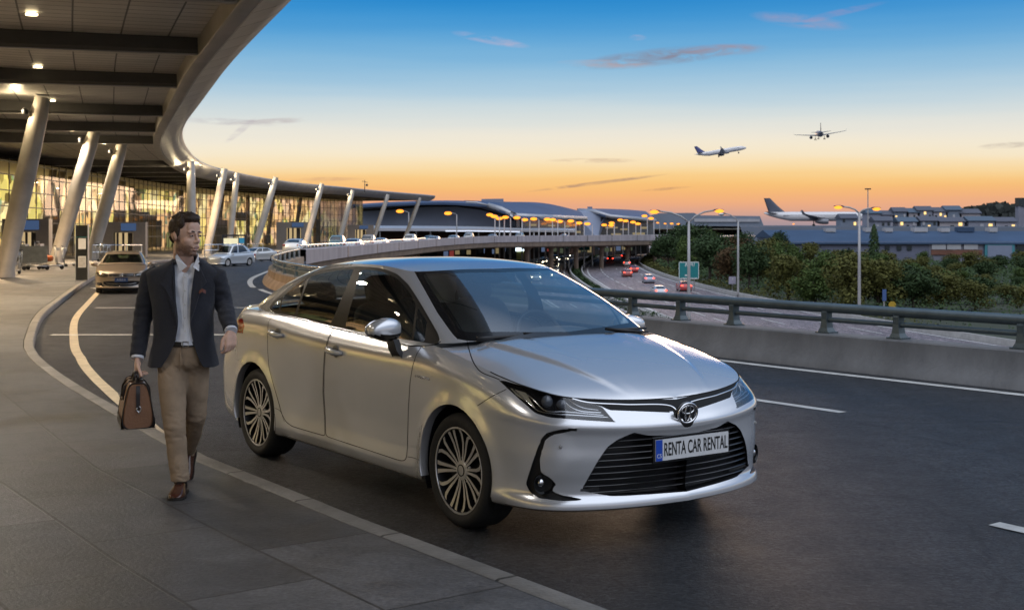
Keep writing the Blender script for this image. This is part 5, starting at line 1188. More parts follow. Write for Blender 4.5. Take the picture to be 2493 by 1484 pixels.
hand(J['rwr']+rd*.005, Vector((-.03,-.05,-1)), Vector((-1,-.15,0)), Vector((.15,-1,0)), (1.35,1.4,1.45,1.45), thumb=Vector((.45,-.45,-.8)))
ld = (J['lwr']-J['lel']).normalized()
hand(J['lwr']+ld*.002, Vector((.02,-.12,-1)), Vector((.75,-.62,0)), Vector((-.62,-.75,.0)), (.62,.72,.8,.9), thumb=Vector((-.1,-.2,-1)))
def region(co):      # head-space coordinates
    Hi = np.array(HM.inverted()); return co @ Hi[:3,:3].T + Hi[:3,3]
man = remeshed(mb, 'person', M_['skin'], None, .0040, 6); man.location = PO
tag(man, 'bearded man in dark blazer, open white shirt and khaki trousers striding along the kerb', 'person')
# stubble: a thin shell over jaw, chin and upper lip
me = man.data; n = len(me.vertices); co = np.zeros(n*3); no = np.zeros(n*3); me.vertices.foreach_get('co', co); me.vertices.foreach_get('normal', no); co = co.reshape(-1,3); no = no.reshape(-1,3); hl_ = region(co)
def beard_at(p):
    x, y, z = p; ax_ = abs(x)
    line = np.interp(y, [-.03,.015,.045,.085], [-.005,-.050,-.060,-.054])
    jaw = (-.122 < z < line) and y > -.022 and not (ax_ < .024 and -.084 < z < -.060 and y > .07) and not (ax_ > .062 and y < -.02 and z > -.0)
    return jaw and not (z > -.054 and ax_ < .03) 
def sst(a, b, x): t = max(0., min(1., (x-a)/(b-a))); return t*t*(3-2*t)
def stubble(p):
    x, y, z = p; ax_ = abs(x)
    if y < -.05 or z < -.135 or z > .04 or ax_ > .085: return 0.
    line = float(np.interp(y, [-.03,.015,.045,.085], [.012,-.034,-.050,-.046])); w = sst(line+.008, line-.012, z)*sst(-.030, -.016, y)*sst(-.128, -.114, z)
    lip = sst(.034, .022, ax_)*sst(.060, .072, y)*(1 if -.0835 < z < -.0575 else 0)
    return w*(1-lip)*(.62 if z > -.058 and y > .07 else 1.)
att = me.attributes.new('stubble', 'FLOAT', 'POINT'); att.data.foreach_set('value', [stubble(p) for p in hl_])
nt = M_['skin'].node_tree; bsd = nt.nodes['Principled BSDF']; src = bsd.inputs['Base Color'].links[0].from_socket
an = nt.nodes.new('ShaderNodeAttribute'); an.attribute_name = 'stubble'; nz_ = nt.nodes.new('ShaderNodeTexNoise'); nz_.inputs['Scale'].default_value = 220; tc_ = nt.nodes.new('ShaderNodeTexCoord'); nt.links.new(tc_.outputs['Object'], nz_.inputs[0])
mr_ = nt.nodes.new('ShaderNodeMapRange'); mr_.inputs[1].default_value = .3; mr_.inputs[2].default_value = .7; mr_.inputs[3].default_value = .55; mr_.inputs[4].default_value = 1.; nt.links.new(nz_.outputs[0], mr_.inputs[0])
mu_ = nt.nodes.new('ShaderNodeMath'); mu_.operation = 'MULTIPLY'; nt.links.new(an.outputs['Fac'], mu_.inputs[0]); nt.links.new(mr_.outputs[0], mu_.inputs[1])
mx_ = nt.nodes.new('ShaderNodeMix'); mx_.data_type = 'RGBA'; mx_.inputs[7].default_value = (.135,.072,.045,1); nt.links.new(mu_.outputs[0], mx_.inputs[0]); nt.links.new(src, mx_.inputs[6]); nt.links.new(mx_.outputs[2], bsd.inputs['Base Color'])
# hair: short sides, thick swept-up top
mb = MB(); E3((0,-.032,.050),(.0785,.090,.083)); E3((0,.020,.104),(.062,.070,.034)); E3((0,.052,.112),(.050,.030,.022))
for s in (-1, 1): E3((s*.0725,.002,.026),(.0075,.020,.040)); E3((s*.062,.018,.072),(.016,.028,.032))
E3((0,-.084,-.01),(.050,.022,.040))
rnd = random.Random(3)
for k in range(30):
    x = rnd.uniform(-.058,.058); y0 = rnd.uniform(-.03,.034); z0 = .098+.02*(1-(x/.06)**2); L_ = rnd.uniform(.03,.055)
    mb.tube([hp(x,y0,z0-.01), hp(x*1.02+rnd.uniform(-.004,.008),y0-.012,z0+.018+rnd.uniform(0,.006)), hp(x*1.0+rnd.uniform(-.01,.014),y0-L_,z0+.006)], [.008,.009,.005], 6)
def frizz(co, no):
    return co + no*np.array([noise.noise(Vector(p)*55)*.0022+noise.noise(Vector(p)*150)*.0015 for p in co])[:,None]
remeshed(mb, 'hair', M_['hair'], man, .0045, 2, frizz)
for s in (-1, 1):
    mb = MB(); mb.ell(hp(s*.031,.0755,.003), (.0115,.0115,.0062), 14, 10, rot=HR3); e = mb.build('eye', mat('eye_white', (.42,.38,.35), .25, noise_amt=.05) if s < 0 else bpy.data.materials['eye_white'], man, smooth=True)
    mb = MB(); g_ = hp(s*.031+.002,.0858,.003); mb.ell(g_, (.0058,.0028,.0058), 12, 8, rot=HR3); mb.build('iris', M_['hair'], e, smooth=True)
    mb = MB(); mb.tube([hp(s*.013,.0865,.0255), hp(s*.030,.0850,.0285), hp(s*.052,.0715,.022)], [(.0022,.0036),(.0022,.0044),(.0015,.002)], 6); mb.build('eyebrow', M_['hair'], man, smooth=True)
    mb = MB(); mb.tube([hp(s*.019,.0835,.0075), hp(s*.031,.0865,.0095), hp(s*.043,.0795,.0060)], .0026, 6); mb.build('eyelid', M_['skin'], man, smooth=True)
mb = MB(); mb.grid([[hp(x, .0905-10*x*x, z+9*x*x*.9) for z in (-.0655,-.0735)] for x in np.linspace(-.024,.024,9)]); mb.build('teeth', mat('teeth', (.62,.59,.54), .3, noise_amt=.05), man, smooth=True)
mb = MB(); mb.tube([hp(-.030,.078,-.058), hp(-.015,.0905,-.0650), hp(0,.0940,-.064), hp(.015,.0905,-.0650), hp(.030,.078,-.058)], [.001,.0028,.003,.0028,.001], 6); mb.tube([hp(-.026,.080,-.064), hp(-.012,.0900,-.0735), hp(0,.0930,-.0760), hp(.012,.0900,-.0735), hp(.026,.080,-.064)], [.001,.0036,.0042,.0036,.001], 6); mb.build('lips', mat('lips', (.36,.16,.13), .4, noise_amt=.1), man, smooth=True)
# shells of cloth round the torso
def ringpt(uc, hw, dep, v, Y, phi, e=.82):
    c = j(uc, v, Y); a = hw*Y/F; se = lambda w: math.copysign(abs(w)**e, w)
    return c + Vector((a*se(math.sin(phi)), -dep*se(math.cos(phi)), 0))
def lev(tab, n):
    T = np.array(tab, float); return np.stack([hspline(T[:,0], T[:,k], np.linspace(T[0,0], T[-1,0], n)) for k in range(T.shape[1])], 1)
jt = lev([(630,457,36,.072,427,486),(640,455,52,.082,430,486),(652,450,76,.092,433,485),(664,447,90,.10,435,484),(690,446,87,.118,438,481),(730,446,78,.128,441,478),(780,446,72,.126,446,476),(815,446,72,.126,441,481),(850,446,77,.130,428,490),(872,446,82,.134,415,498),(888,446,85,.136,403,507)], 46)
YB = 7.66
def jacket_shell():
    PP = []
    for i, (v, uc, hw, dep, ol, orr) in enumerate(jt):
        se_inv = lambda q: math.asin(max(-1, min(1, math.copysign(abs(q)**(1/.82), q))))
        p0 = se_inv((ol-uc)/hw); p1 = se_inv((orr-uc)/hw); row = []
        for t in np.linspace(0, 1, 64):
            phi = p1 + (2*PI+p0-p1)*t; p = ringpt(uc, hw, dep, v, YB, phi)
            w = noise.noise(Vector((p.x*9, p.y*9, p.z*5)))*.009 + noise.noise(Vector((p.x*22, p.y*22, p.z*14)))*.004
            edge = min(t, 1-t)*64; w *= min(1, edge/5)
            d_ = Vector((math.sin(phi), -math.cos(phi), 0)); row.append(p+d_*w + Vector((0,0,.006*math.sin(phi*3+1) if i == len(jt)-1 else 0)))
        PP.append(row)
    return PP
PP = jacket_shell(); mb = MB(); mb.grid(PP); inn = [[p - Vector((p.x-PP[i][32].x*0-j(jt[i][1],jt[i][0],YB).x, p.y-j(jt[i][1],jt[i][0],YB).y, 0)).normalized()*.009 for p in r] for i, r in enumerate(PP)]
mb.grid(inn)
for i in range(len(PP)-1):
    for k in (0, 63): mb.add([PP[i][k],PP[i+1][k],inn[i+1][k],inn[i][k]], [(0,1,2,3)])
for k in range(63): mb.add([PP[-1][k],PP[-1][k+1],inn[-1][k+1],inn[-1][k]], [(0,1,2,3)])
jk = mb.build('jacket', M_['jacket'], man, smooth=True, angle=60, weld=True)
def folds(a, b, c, amp=.006):
    ax_ = [(Vector(p), Vector(q)) for p, q in ((a,b),(b,c))]
    def fn(co, no):
        w = np.array([noise.noise(Vector((p[0]*16, p[1]*16, p[2]*34)))*amp + (abs(noise.noise(Vector((p[0]*26+5, p[1]*26, p[2]*60+9)))))*-amp*1.1*math.exp(-((Vector(p)-Vector(b)).length/.13)**2) for p in co]); return co+no*w[:,None]
    return fn
for nm, a, b, c in (('r', J['rsh'], J['rel'], J['rwr']), ('l', J['lsh'], J['lel'], J['lwr'])):
    mb = MB(); sx = -1 if nm == 'r' else 1
    top = a + Vector((-sx*.035,0,.022))
    mb.tube([top, a+Vector((sx*.012,0,-.01)), a.lerp(b,.45)+Vector((sx*.004,0,0)), b, b.lerp(c,.5), c+(c-b).normalized()*-.002], [(.040,.048),(.062,.066),(.061,.063),(.055,.058),(.048,.050),(.042,.045)], 20)
    mb.ell(a+Vector((-sx*.012,0,-.022)), (.060,.064,.056), 16, 10)
    remeshed(mb, 'sleeve', M_['jacket'], jk, .008, 3, folds(a, b, c))
    mb = MB(); dd = (c-b).normalized(); mb.tube([c-dd*.01, c+dd*.014], [.037,.036], 18); mb.build('cuff', M_['shirt'], man, smooth=True, angle=50)
# lapels lying on the chest
for s, pts in ((-1, [(428,634),(418,660),(404,690),(418,702),(432,745),(446,786),(441,740),(436,690),(431,655)]), (1, [(486,634),(498,655),(512,684),(500,700),(489,742),(476,784),(477,740),(481,690),(484,652)])):
    mb = MB(); vs = []
    for u, v in pts:
        r_ = jt[int(np.argmin(np.abs(jt[:,0]-v)))]; q = max(-1, min(1, (u-r_[1])/r_[2])); dep = r_[3]*(1-abs(q)**(2/.82))**(.41)
        p = j(u, v, YB); vs.append(p+Vector((0,-dep-.012,0)))
    n_ = len(vs); mb.add(vs+[p+Vector((0,.008,0)) for p in vs], [tuple(range(n_)), tuple(range(n_, 2*n_))[::-1]]+[(i,(i+1)%n_,n_+(i+1)%n_,n_+i) for i in range(n_)]); mb.build('lapel', M_['jacket'], jk)
mb = MB(); mb.tube([j(427,640,YB-.085), j(432,628,YB-.02), j(447,622,YB+.055), j(470,624,YB+.055), j(484,632,YB-.02), j(488,642,YB-.085)], [(.012,.008),(.014,.014),(.014,.020),(.014,.020),(.014,.014),(.012,.008)], 8); mb.build('jacket_collar', M_['jacket'], jk, smooth=True)
mb = MB(); p = j(505,706,YB); mb.grid([[p+Vector((x*.020, -.128-abs(x)*-.004+.004*z, z*.010+.006*math.cos(x*3))) for z in (-1,1)] for x in np.linspace(-1,1,5)]); mb.build('pocket_square', mat('rust_silk', (.16,.045,.032), .5, noise_amt=.5, noise_scale=120), jk, smooth=True)
for v in (792, 822):
    mb = MB(); mb.ell(j(440,v,YB)+Vector((0,-.131,0)), (.006,.004,.006), 10, 6); mb.build('button', M_['belt'], jk, smooth=True)
# shirt with an open collar
st_ = lev([(638,456,28,.066,0,0),(650,455,42,.078,0,0),(664,452,66,.086,0,0),(700,449,74,.102,0,0),(760,448,66,.108,0,0),(800,448,62,.108,0,0),(836,449,58,.110,0,0)], 34)
mb = MB(); mb.grid([[ringpt(uc,hw,dep,v,YB,ph)+Vector((0,-1,0))*(noise.noise(Vector((ph*2.2,v*.035,1)))*.010+noise.noise(Vector((ph*5+v*.03,v*.05,4)))*.006)*(1 if math.cos(ph) > 0 else 0)+Vector((0,0,-.062*max(0,math.cos(ph))**14*max(0,1-(v-638)/55))) for ph in np.linspace(0,2*PI,60,endpoint=False)] for v,uc,hw,dep,_,_ in st_], 0, False, True); sh_ = mb.build('shirt', M_['shirt'], man, smooth=True)
for pts in ([(430,618),(427,630),(438,662),(455,648),(444,636)], [(480,625),(485,636),(484,660),(470,650),(474,640)]):
    mb = MB(); vs = [j(u,v,YB-.082-(.022 if v > 640 else 0)) for u, v in pts]; n_ = len(vs); mb.add(vs+[p+Vector((0,.006,0)) for p in vs], [tuple(range(n_)), tuple(range(n_,2*n_))[::-1]]+[(i,(i+1)%n_,n_+(i+1)%n_,n_+i) for i in range(n_)]); mb.build('collar', M_['shirt'], sh_)
mb = MB(); mb.tube([j(428,626,YB-.06), j(433,618,YB-.0), j(450,612,YB+.058), j(470,616,YB+.055), j(482,624,YB-.0), j(482,630,YB-.055)], [(.005,.010),(.005,.016),(.005,.018),(.005,.018),(.005,.015),(.005,.010)], 8); mb.build('collar_stand', M_['shirt'], sh_, smooth=True)
mb = MB()
for v in (672,705,738,770,802):
    mb.ell(j(462,v,YB)+Vector((0,-.1115,0)), (.0045,.003,.0045), 8, 5)
mb.build('shirt_buttons', M_['white'], sh_, smooth=True)
mb = MB(); mb.grid([[j(463,v,YB)+Vector((x,-.1085-(0.002 if abs(x)<.012 else 0),0)) for x in (-.014,-.011,.011,.014)] for v in np.linspace(664,830,20)]); mb.build('placket', M_['shirt'], sh_, smooth=True, angle=30)
# trousers
mb = MB()
mb.tube([j(447,832,YB), j(447,850,YB), j(447,885,YB+.0), j(447,900,YB)], [(.102,.138),(.108,.148),(.106,.152),(.070,.10)], 24)
mb.tube([J['rhip']+Vector((.0,0,.02)), J['rhip'].lerp(J['rkn'],.4)+Vector((-.004,-.01,0)), J['rkn'], J['rkn'].lerp(J['ran'],.5)+Vector((-.004,.012,0)), J['ran']+Vector((-.002,0,.03)), J['ran']+Vector((-.002,.004,.004))], [.090,.083,.064,.059,.056,.058], 20)
mb.tube([J['lhip']+Vector((0,0,.02)), J['lhip'].lerp(J['lkn'],.4), J['lkn'], J['lkn'].lerp(J['lan'],.5), J['lan']+Vector((0,-.02,.02)), J['lan']+Vector((0,.0,-.01))], [.090,.081,.062,.056,.051,.051], 20)
def tfold(co, no):
    out = co.copy(); z1 = J['rkn'].z; z2 = J['ran'].z; z0 = J['pelvis'].z
    for i, p in enumerate(co):
        v = Vector(p); w = noise.noise(Vector((p[0]*14, p[1]*9, p[2]*16)))*.0035
        w += -abs(noise.noise(Vector((p[0]*20+p[2]*14, p[1]*18, p[2]*40))))*.007*math.exp(-((p[2]-z1)/.10)**2)
        w += -abs(noise.noise(Vector((p[0]*24, p[1]*18+3, p[2]*46))))*.009*math.exp(-((p[2]-z2-.05)/.07)**2)
        w += -abs(noise.noise(Vector((p[0]*30+p[2]*22, p[1]*14+7, p[2]*22))))*.008*math.exp(-((p[2]-z0+.07)/.07)**2)
        out[i] += no[i]*w
    return out
tr = remeshed(mb, 'trousers', M_['khaki'], man, .0065, 14, tfold)
mb = MB(); mb.tube([j(449,898,YB)+Vector((0,-.110,.0)), j(452,870,YB)+Vector((0,-.117,0)), j(452,842,YB)+Vector((0,-.108,0))], [.0025,.004,.003], 6); mb.build('fly_seam', M_['khaki'], tr, smooth=True)
mb = MB(); mb.grid([[j(447,v,YB)+Vector((a_*math.copysign(abs(math.sin(t))**.85,math.sin(t)), -b_*math.copysign(abs(math.cos(t))**.85,math.cos(t)), 0)) for t in np.linspace(0,2*PI,48,endpoint=False)] for v, a_, b_ in ((827,.141,.107),(828,.146,.113),(838,.148,.114),(840,.143,.108))], 0, False, True); bt = mb.build('belt', M_['belt'], man, smooth=True, angle=50)
mb = MB(); p = j(464,833,YB)+Vector((0,-.117,0)); mb.tube([p+Vector((x*.016,0,z*.015)) for x, z in ((-1,-1),(1,-1),(1,1),(-1,1),(-1,-1))], .0028, 6); mb.build('buckle', M_['chrome'], bt)
# shoes
def shoe(org, R):
    PP = []; mbs = MB()
    prof = [(-.095,.030,.0,.070),(-.085,.036,0,.082),(-.05,.038,0,.085),(-.01,.037,0,.080),(.03,.040,0,.066),(.075,.047,0,.052),(.115,.048,0,.044),(.145,.041,0,.037),(.165,.027,.002,.028),(.172,.010,.006,.018)]
    for y, w, z0, z1 in prof:
        PP.append([org + R @ Vector((w*math.copysign(abs(math.cos(t))**.7, math.cos(t)), y, z0+.012 if math.sin(t) < 0 else z0+.012+(z1-z0-.012)*abs(math.sin(t))**.8)) for t in np.linspace(0, 2*PI, 24, endpoint=False)])
    mbs.grid(PP, 0, False, True); mbs.add(PP[0], [tuple(range(24))]); mbs.add(PP[-1], [tuple(range(24))])
    s_ = mbs.build('shoe', M_['shoe'], man, smooth=True, angle=55)
    ms = MB(); ol = [(w*1.06+.002, y) for y, w, *_ in prof]; poly = ol + [(-x, y) for x, y in ol[::-1]]; vs = [org+R@Vector((x,y,0)) for x, y in poly]; vt = [org+R@Vector((x,y,.014)) for x, y in poly]; n_ = len(poly)
    ms.add(vs+vt, [tuple(range(n_))[::-1], tuple(range(n_,2*n_))]+[(i,(i+1)%n_,n_+(i+1)%n_,n_+i) for i in range(n_)]); ms.build('sole', M_['sole'], s_)
    ml = MB()
    for k in range(4): ml.tube([org+R@Vector((x,.035-.018*k,.072+.006*k-abs(x)*.3)) for x in (-.016,0,.016)], .0028, 5)
    ml.build('laces', M_['sole'], s_)
shoe(Vector((J['ran'].x+.004, J['ran'].y-.03, .002)), Matrix.Rotation(PI+.10, 3, 'Z'))
shoe(Vector((J['lan'].x+.0, J['lan'].y+.0, .085)), Matrix.Rotation(PI, 3, 'Z') @ Matrix.Rotation(-.75, 3, 'X'))
for an_, kn_ in ((J['ran'], J['rkn']), (J['lan'], J['lkn'])):
    mb = MB(); u_ = (kn_-an_).normalized(); mb.tube([an_-u_*.05, an_, an_+u_*.06], [.036,.037,.040], 14); mb.build('sock', M_['belt'], man, smooth=True)
# ---- leather bag hanging from the right hand
BP = at(336, 1044, 7.52); BP.z = max(BP.z, KH+.12)
bag = empty('travel_bag', BP, math.radians(20), 'brown leather travel bag with black handles held in the man\'s hand', 'bag')
M_['leather'] = mat('brown_leather', (.24,.115,.055), .40, noise_amt=.2, noise_scale=5, bump=.15, bump_scale=70, coat=.15); M_['leather_dark'] = mat('dark_leather_trim', (.016,.011,.010), .4, noise_amt=.3)
L2, Wb, Wt, Hb = .40, .19, .105, .262
def bagring(y, k=1.):
    out = []
    for t in np.linspace(0, 2*PI, 40, endpoint=False):
        c, s = math.cos(t), math.sin(t); x = math.copysign(abs(c)**.38, c); z = (math.copysign(abs(s)**.45, s)+1)/2
        w = (Wb+(Wt-Wb)*z**1.2)/2; out.append(Vector((x*w*k + .0, y, .004+z*Hb*(1 if k == 1 else 1)*(.5+.5*k)+ (1-k)*.02)))
    return out
mb = MB(); ys = [0,.006,.02,.08,.16,.24,.32,.38,.394,.40]; ks_ = [.90,.97,1,1.03,1.05,1.05,1.03,1,.97,.90]
R_ = [[p + Vector((noise.noise(p*14)*.006, noise.noise(p*11+Vector((3,0,0)))*.004, noise.noise(p*13)*.004)) for p in bagring(y, k)] for y, k in zip(ys, ks_)]
mb.grid(R_, 0, False, True); mb.add(R_[0], [tuple(range(40))]); mb.add(R_[-1], [tuple(range(40))]); bb = mb.build('bag_body', M_['leather'], bag, smooth=True, angle=50)
mb = MB()
for y in (.006,.394): mb = MB(); mb.tube([p for p in bagring(y, 1.01)]+[bagring(y,1.01)[0]], .0042, 6, cap=False); mb.build('piping', M_['leather_dark'], bb, smooth=True)
mb = MB(); mb.grid([[(x, y, z) for x in (-.011,.011)] for y, z in ((-.004,.11),(-.006,.20),(-.002,.25),(.02,.270),(.2,.2755),(.38,.270),(.404,.25),(.406,.15))]); mb.build('zip_tape', M_['leather_dark'], bb, smooth=True)
mb = MB(); mb.tube([(.004+.012*math.sin(a), -.012, .118+.016*math.cos(a)) for a in np.linspace(0, 5.4, 14)], .0032, 6); mb.tube([(.0,-.010,.112),(.006,-.013,.088)], .0045, 6); mb.build('zip_pull', M_['chrome'], bb, smooth=True)
mb = MB(); mb.tube([(-.0915+.002,.04,.17),(-.0915,.36,.17)], .003, 5); mb.tube([(-.088,.055,.19),(-.072,.055,.255)], .004, 5); mb.build('pocket_edge', M_['leather_dark'], bb, smooth=True)
mb = MB(); mb.grid([[p*1.0+Vector((0,0,0)) for p in ([Vector((s_*(Wb/2+.0015), y, z)) for s_, z in ((-1,.06),(-1,.003),(1,.003),(1,.06))])] for y in (-.003,.403)]); mb.build('base_panel', M_['leather_dark'], bb)
top = J['rwr'] + PO + rd*.093 - BP; top = Matrix.Rotation(-math.radians(20), 3, 'Z') @ top
for sx in (-1, 1):
    mb = MB(); pts = [(sx*.074,.11,.16),(sx*.066,.115,.235),(sx*.040,.13+.0,.262),(top.x+sx*.012,top.y-.045,top.z-.035),(top.x+sx*.006,top.y-.03,top.z-.004),(top.x+sx*.006,top.y+.03,top.z-.004),(top.x+sx*.012,top.y+.06,top.z-.035),(sx*.040,.27,.262),(sx*.066,.285,.235),(sx*.074,.29,.16)]
    mb.tube([tuple(p) for p in catmull(pts, 40)], (.0045,.0085), 8); mb.build('handle', M_['leather_dark'], bag, smooth=True)
# ------------------------------------------------------------------ other vehicles
def loft_car(NTc, NLc, NG, RG, tall=0.):
    S, d, td = sedan_surface(NTc, NLc); S = S.copy(); S[...,1] *= -1
    g = greenhouse(NG, RG); g[...,1] *= -1
    if tall: g[...,2] = np.where(g[...,2] > .9, g[...,2] + tall*np.clip((g[...,2]-1.0)/.4, 0, 1), g[...,2])
    top = S[:,-1]; n = NTc
    rf = rows([tuple(p*np.array([1,-1,1])) for p in g[:,-1]], [(.16,1.385+tall),(.45,1.425+tall),(.8,1.447+tall),(1.15,1.453+tall),(1.45,1.437+tall),(1.785,1.391+tall)], 20, 9, 2.4)
    i0 = int(np.argmin(np.abs(top[:,0]-2.38)+(np.arange(n) < n//2)*9)); he = [(top[i,0],-top[i,1],top[i,2]) for i in range(i0, n)]
    hd = rows(he, [(2.38,.985),(2.58,1.008),(2.8,.978),(3.0,.938),(3.2,.884),(3.36,.828),(3.46,.782),(3.522,.742)], 26, 13, 2.5)
    i1 = int(np.argmin(np.abs(top[:,0]+.05)+(np.arange(n) > n//2)*9)); dk = rows([(top[i,0],-top[i,1],top[i,2]) for i in range(0, i1)], [(-1.0,1.055),(-.8,1.075),(-.5,1.085),(-.05,1.10)], 12, 9, 2.5)
    lo = sheet_of(S)
    for xc in (0, 2.7):
        V = lo.arr(); q = np.hypot(V[:,0]-xc, V[:,2]-.325)-.366; lo.cut(np.where(V[:,1] < -.5, q, 1.)); c = lo.cen(); lo.take((np.hypot(c[:,0]-xc, c[:,2]-.325) < .366) & (c[:,1] < -.5))
    gsh = sheet_of(g); fr = []
    for i in range(NG-1):
        for r in range(RG-1):
            t = (i+.5)/(NG-1); s = (r+.5)/(RG-1)
            fr.append(.12 < s < .90 and (t < .17 or .33 < t < .485 or .505 < t < .725 or t > .80))
    gl = gsh.take(np.array(fr))
    return lo, gsh, gl, sheet_of(rf), sheet_of(hd), sheet_of(dk)
M_['veh_glass'] = glass('vehicle_glass', (.16,.20,.21), .9, .03, .08)
M_['lens_clear'] = mat('clear_lens', (.5,.5,.5), .1, .5, noise_amt=.1, coat=.8)
wheel_me = {}
def simple_wheel(parent, x, sy):
    if 'w' not in wheel_me:
        mb = MB(); A = Matrix.Rotation(-PI/2, 4, 'X'); mb.lathe([(.22,-.01),(.235,.0),(.30,.004),(.317,-.03),(.317,-.17),(.29,-.2)], 28, A); wheel_me['w'] = mb.build('wheel', M_['rubber'], smooth=True, angle=45)
        mb = MB(); mb.lathe([(.235,-.004),(.225,-.012),(.07,-.035),(.06,-.02),(0,-.02)], 28, A)
        for k in range(7):
            a = 2*PI*k/7; mb.box(A @ Vector((.14*math.cos(a),.14*math.sin(a),-.012)), (.17,.05,.02), rot=(A.to_3x3() @ Matrix.Rotation(a,3,'Z')))
        wheel_me['r'] = mb.build('rim', M_['alloy'], wheel_me['w'], smooth=True, angle=30)
        w, r = wheel_me['w'], wheel_me['r']
    else:
        w = wheel_me['w'].copy(); C.objects.link(w); r = wheel_me['r'].copy(); C.objects.link(r); r.parent = w
    w.parent = parent; w.location = (x, sy*.865, .317); w.rotation_euler = (0, 0, 0 if sy > 0 else PI)
def veh_parts(root, paint, LO, lights=(None, None)):
    lo, gs, gl, rf, hd, dk = LO
    mb = MB()
    for s in (lo, gs, rf, hd, dk): to_mb(mb, s)
    mb.box((1.3,0,.24),(4.2,1.2,.08)); mb.build('body', paint, root, smooth=True, angle=38, weld=True)
    mb = MB(); to_mb(mb, gl); mb.build('window_glass', M_['veh_glass'], root, smooth=True, weld=True)
    mb = MB(); mb.box((.9,0,.62),(2.6,1.5,.7)); mb.box((1.05,.36,1.05),(.16,.46,.5)); mb.box((1.05,-.36,1.05),(.16,.46,.5)); mb.box((2.1,0,.85),(.5,1.4,.28)); mb.build('seats', M_['seat'], root)
    mb = MB()
    for xc in (0, 2.7): mb.box((xc,0,.42),(.74,1.30,.62))
    mb.build('wheel_housing', M_['black'], root)
    for x in (0, 2.7):
        for sy in (-1, 1): simple_wheel(root, x, sy)
    for sy in (-1, 1):
        mb = MB(); mb.ell((3.30,sy*.66,.69), (.17,.17,.075), 12, 8); mb.build('headlight', lights[0] or M_['lens_clear'], root, smooth=True)
        mb = MB(); mb.ell((-.86,sy*.64,.88), (.10,.17,.085), 12, 8); mb.build('tail_light', lights[1] or M_['red_lens'], root, smooth=True)
        mb = MB(); mb.ell((2.15,sy*.95,.99), (.07,.11,.07), 10, 6); mb.build('door_mirror', paint, root, smooth=True)
LOq = loft_car(64, 14, 56, 9); LOv = loft_car(64, 14, 56, 9, .34)
protos = {}
def vehicle(nm, label, cat, loc, head, scale, col, kind='sedan', lights=(None, None), group=None, metal=.4):
    """a car heading along head (plan angle of its forward axis)"""
    r = empty(nm, loc, head, label, cat, group); r.scale = (scale,)*3
    pm = bpy.data.materials.get('vehicle_paint_'+'_'.join(f'{c:.2f}' for c in col)) or paint_mat('vehicle_paint_'+'_'.join(f'{c:.2f}' for c in col), col, .3, metal, .3)
    key = (kind, lights[0], lights[1])
    if key not in protos: veh_parts(r, pm, LOv if kind == 'van' else LOq, lights); protos[key] = r
    else:
        for ch in protos[key].children:
            copy_tree(ch, r)
        for ch in r.children:
            if ch.name.split('.')[0] in ('body','door_mirror'): ch.material_slots[0].link = 'OBJECT'; ch.material_slots[0].material = pm
    return r
def along(P, Y, off=0.):                                    # point and direction on a path at a given distance
    i = int(np.argmin(np.abs(P[:,1]-Y) + (P[:,1] < 8)*1e3)); T = P[min(i+1,len(P)-1)]-P[max(i-1,0)]; T = T/np.linalg.norm(T); return P[i]+np.array([-T[1],T[0]])*off, math.atan2(T[1],T[0])
# bronze saloon waiting at the kerb, front towards the viewer
fx = gnd(297, 713, 0); sc = .70; hd_ = math.radians(-75)
org = Vector((fx.x, fx.y, 0)) - Vector((math.cos(hd_), math.sin(hd_), 0))*2.95*sc
vw = empty('bronze_saloon', org, hd_, 'bronze saloon with a blue number plate waiting at the kerb behind the man', 'car'); vw.scale = (sc,)*3
M_['bronze'] = paint_mat('bronze_metallic_paint', (.30,.235,.17), .5, .6, .3)
LOh = loft_car(150, 34, 110, 18); lo, gs, gl_, rf, hd, dk = LOh
def yz_cut(sh, poly, n=90):
    P = rnd_poly(poly, n); V = sh.arr(); q = sdf(P, np.stack([-V[:,1], V[:,2]], 1)); sh.cut(np.where(V[:,0] > 2.8, q, 1e2)); c = sh.cen(); return sh.take((sdf(P, np.stack([-c[:,1], c[:,2]], 1)) < 0) & (c[:,0] > 2.8))
hl_s = yz_cut(lo, [(.44,.605),(.60,.585),(.84,.635),(.875,.735),(.80,.755),(.62,.722),(.45,.70)])
gr_s = yz_cut(lo, [(-.2,.615),(.415,.608),(.425,.695),(-.2,.70)]); in_s = yz_cut(lo, [(-.2,.27),(.46,.27),(.58,.34),(.62,.43),(.40,.455),(-.2,.455)]); sl_s = yz_cut(lo, [(.60,.25),(.84,.31),(.84,.40),(.66,.40),(.64,.34),(.55,.27)])
mb = MB()
for s in (lo, gs, rf, hd, dk): to_mb(mb, s)
mb.box((1.3,0,.24),(4.2,1.2,.08)); mb.build('body', M_['bronze'], vw, smooth=True, angle=38, weld=True)
mb = MB(); to_mb(mb, gl_); mb.build('window_glass', glass('saloon_glass', (.42,.52,.42), .9, .02, .05), vw, smooth=True, weld=True)
mb = MB(); to_mb(mb, gr_s); to_mb(mb, in_s); to_mb(mb, sl_s); mb.build('grille', M_['gloss_black'], vw, smooth=True)
mb = MB()
for z in (.60,.655,.703): mb.tube([(3.625-.10*(y/.43)**2-(.012 if z > .68 else .0), y, z) for y in np.linspace(-.43,.43,13)], .007, 6)
for z in (.345,.262): mb.tube([(3.62-.16*(abs(y)/.6)**2.2, y, z+.05*(abs(y)/.6)**3) for y in np.linspace(-.72,.72,17)], .008, 6)
mb.build('chrome_strip', M_['chrome'], vw, smooth=True)
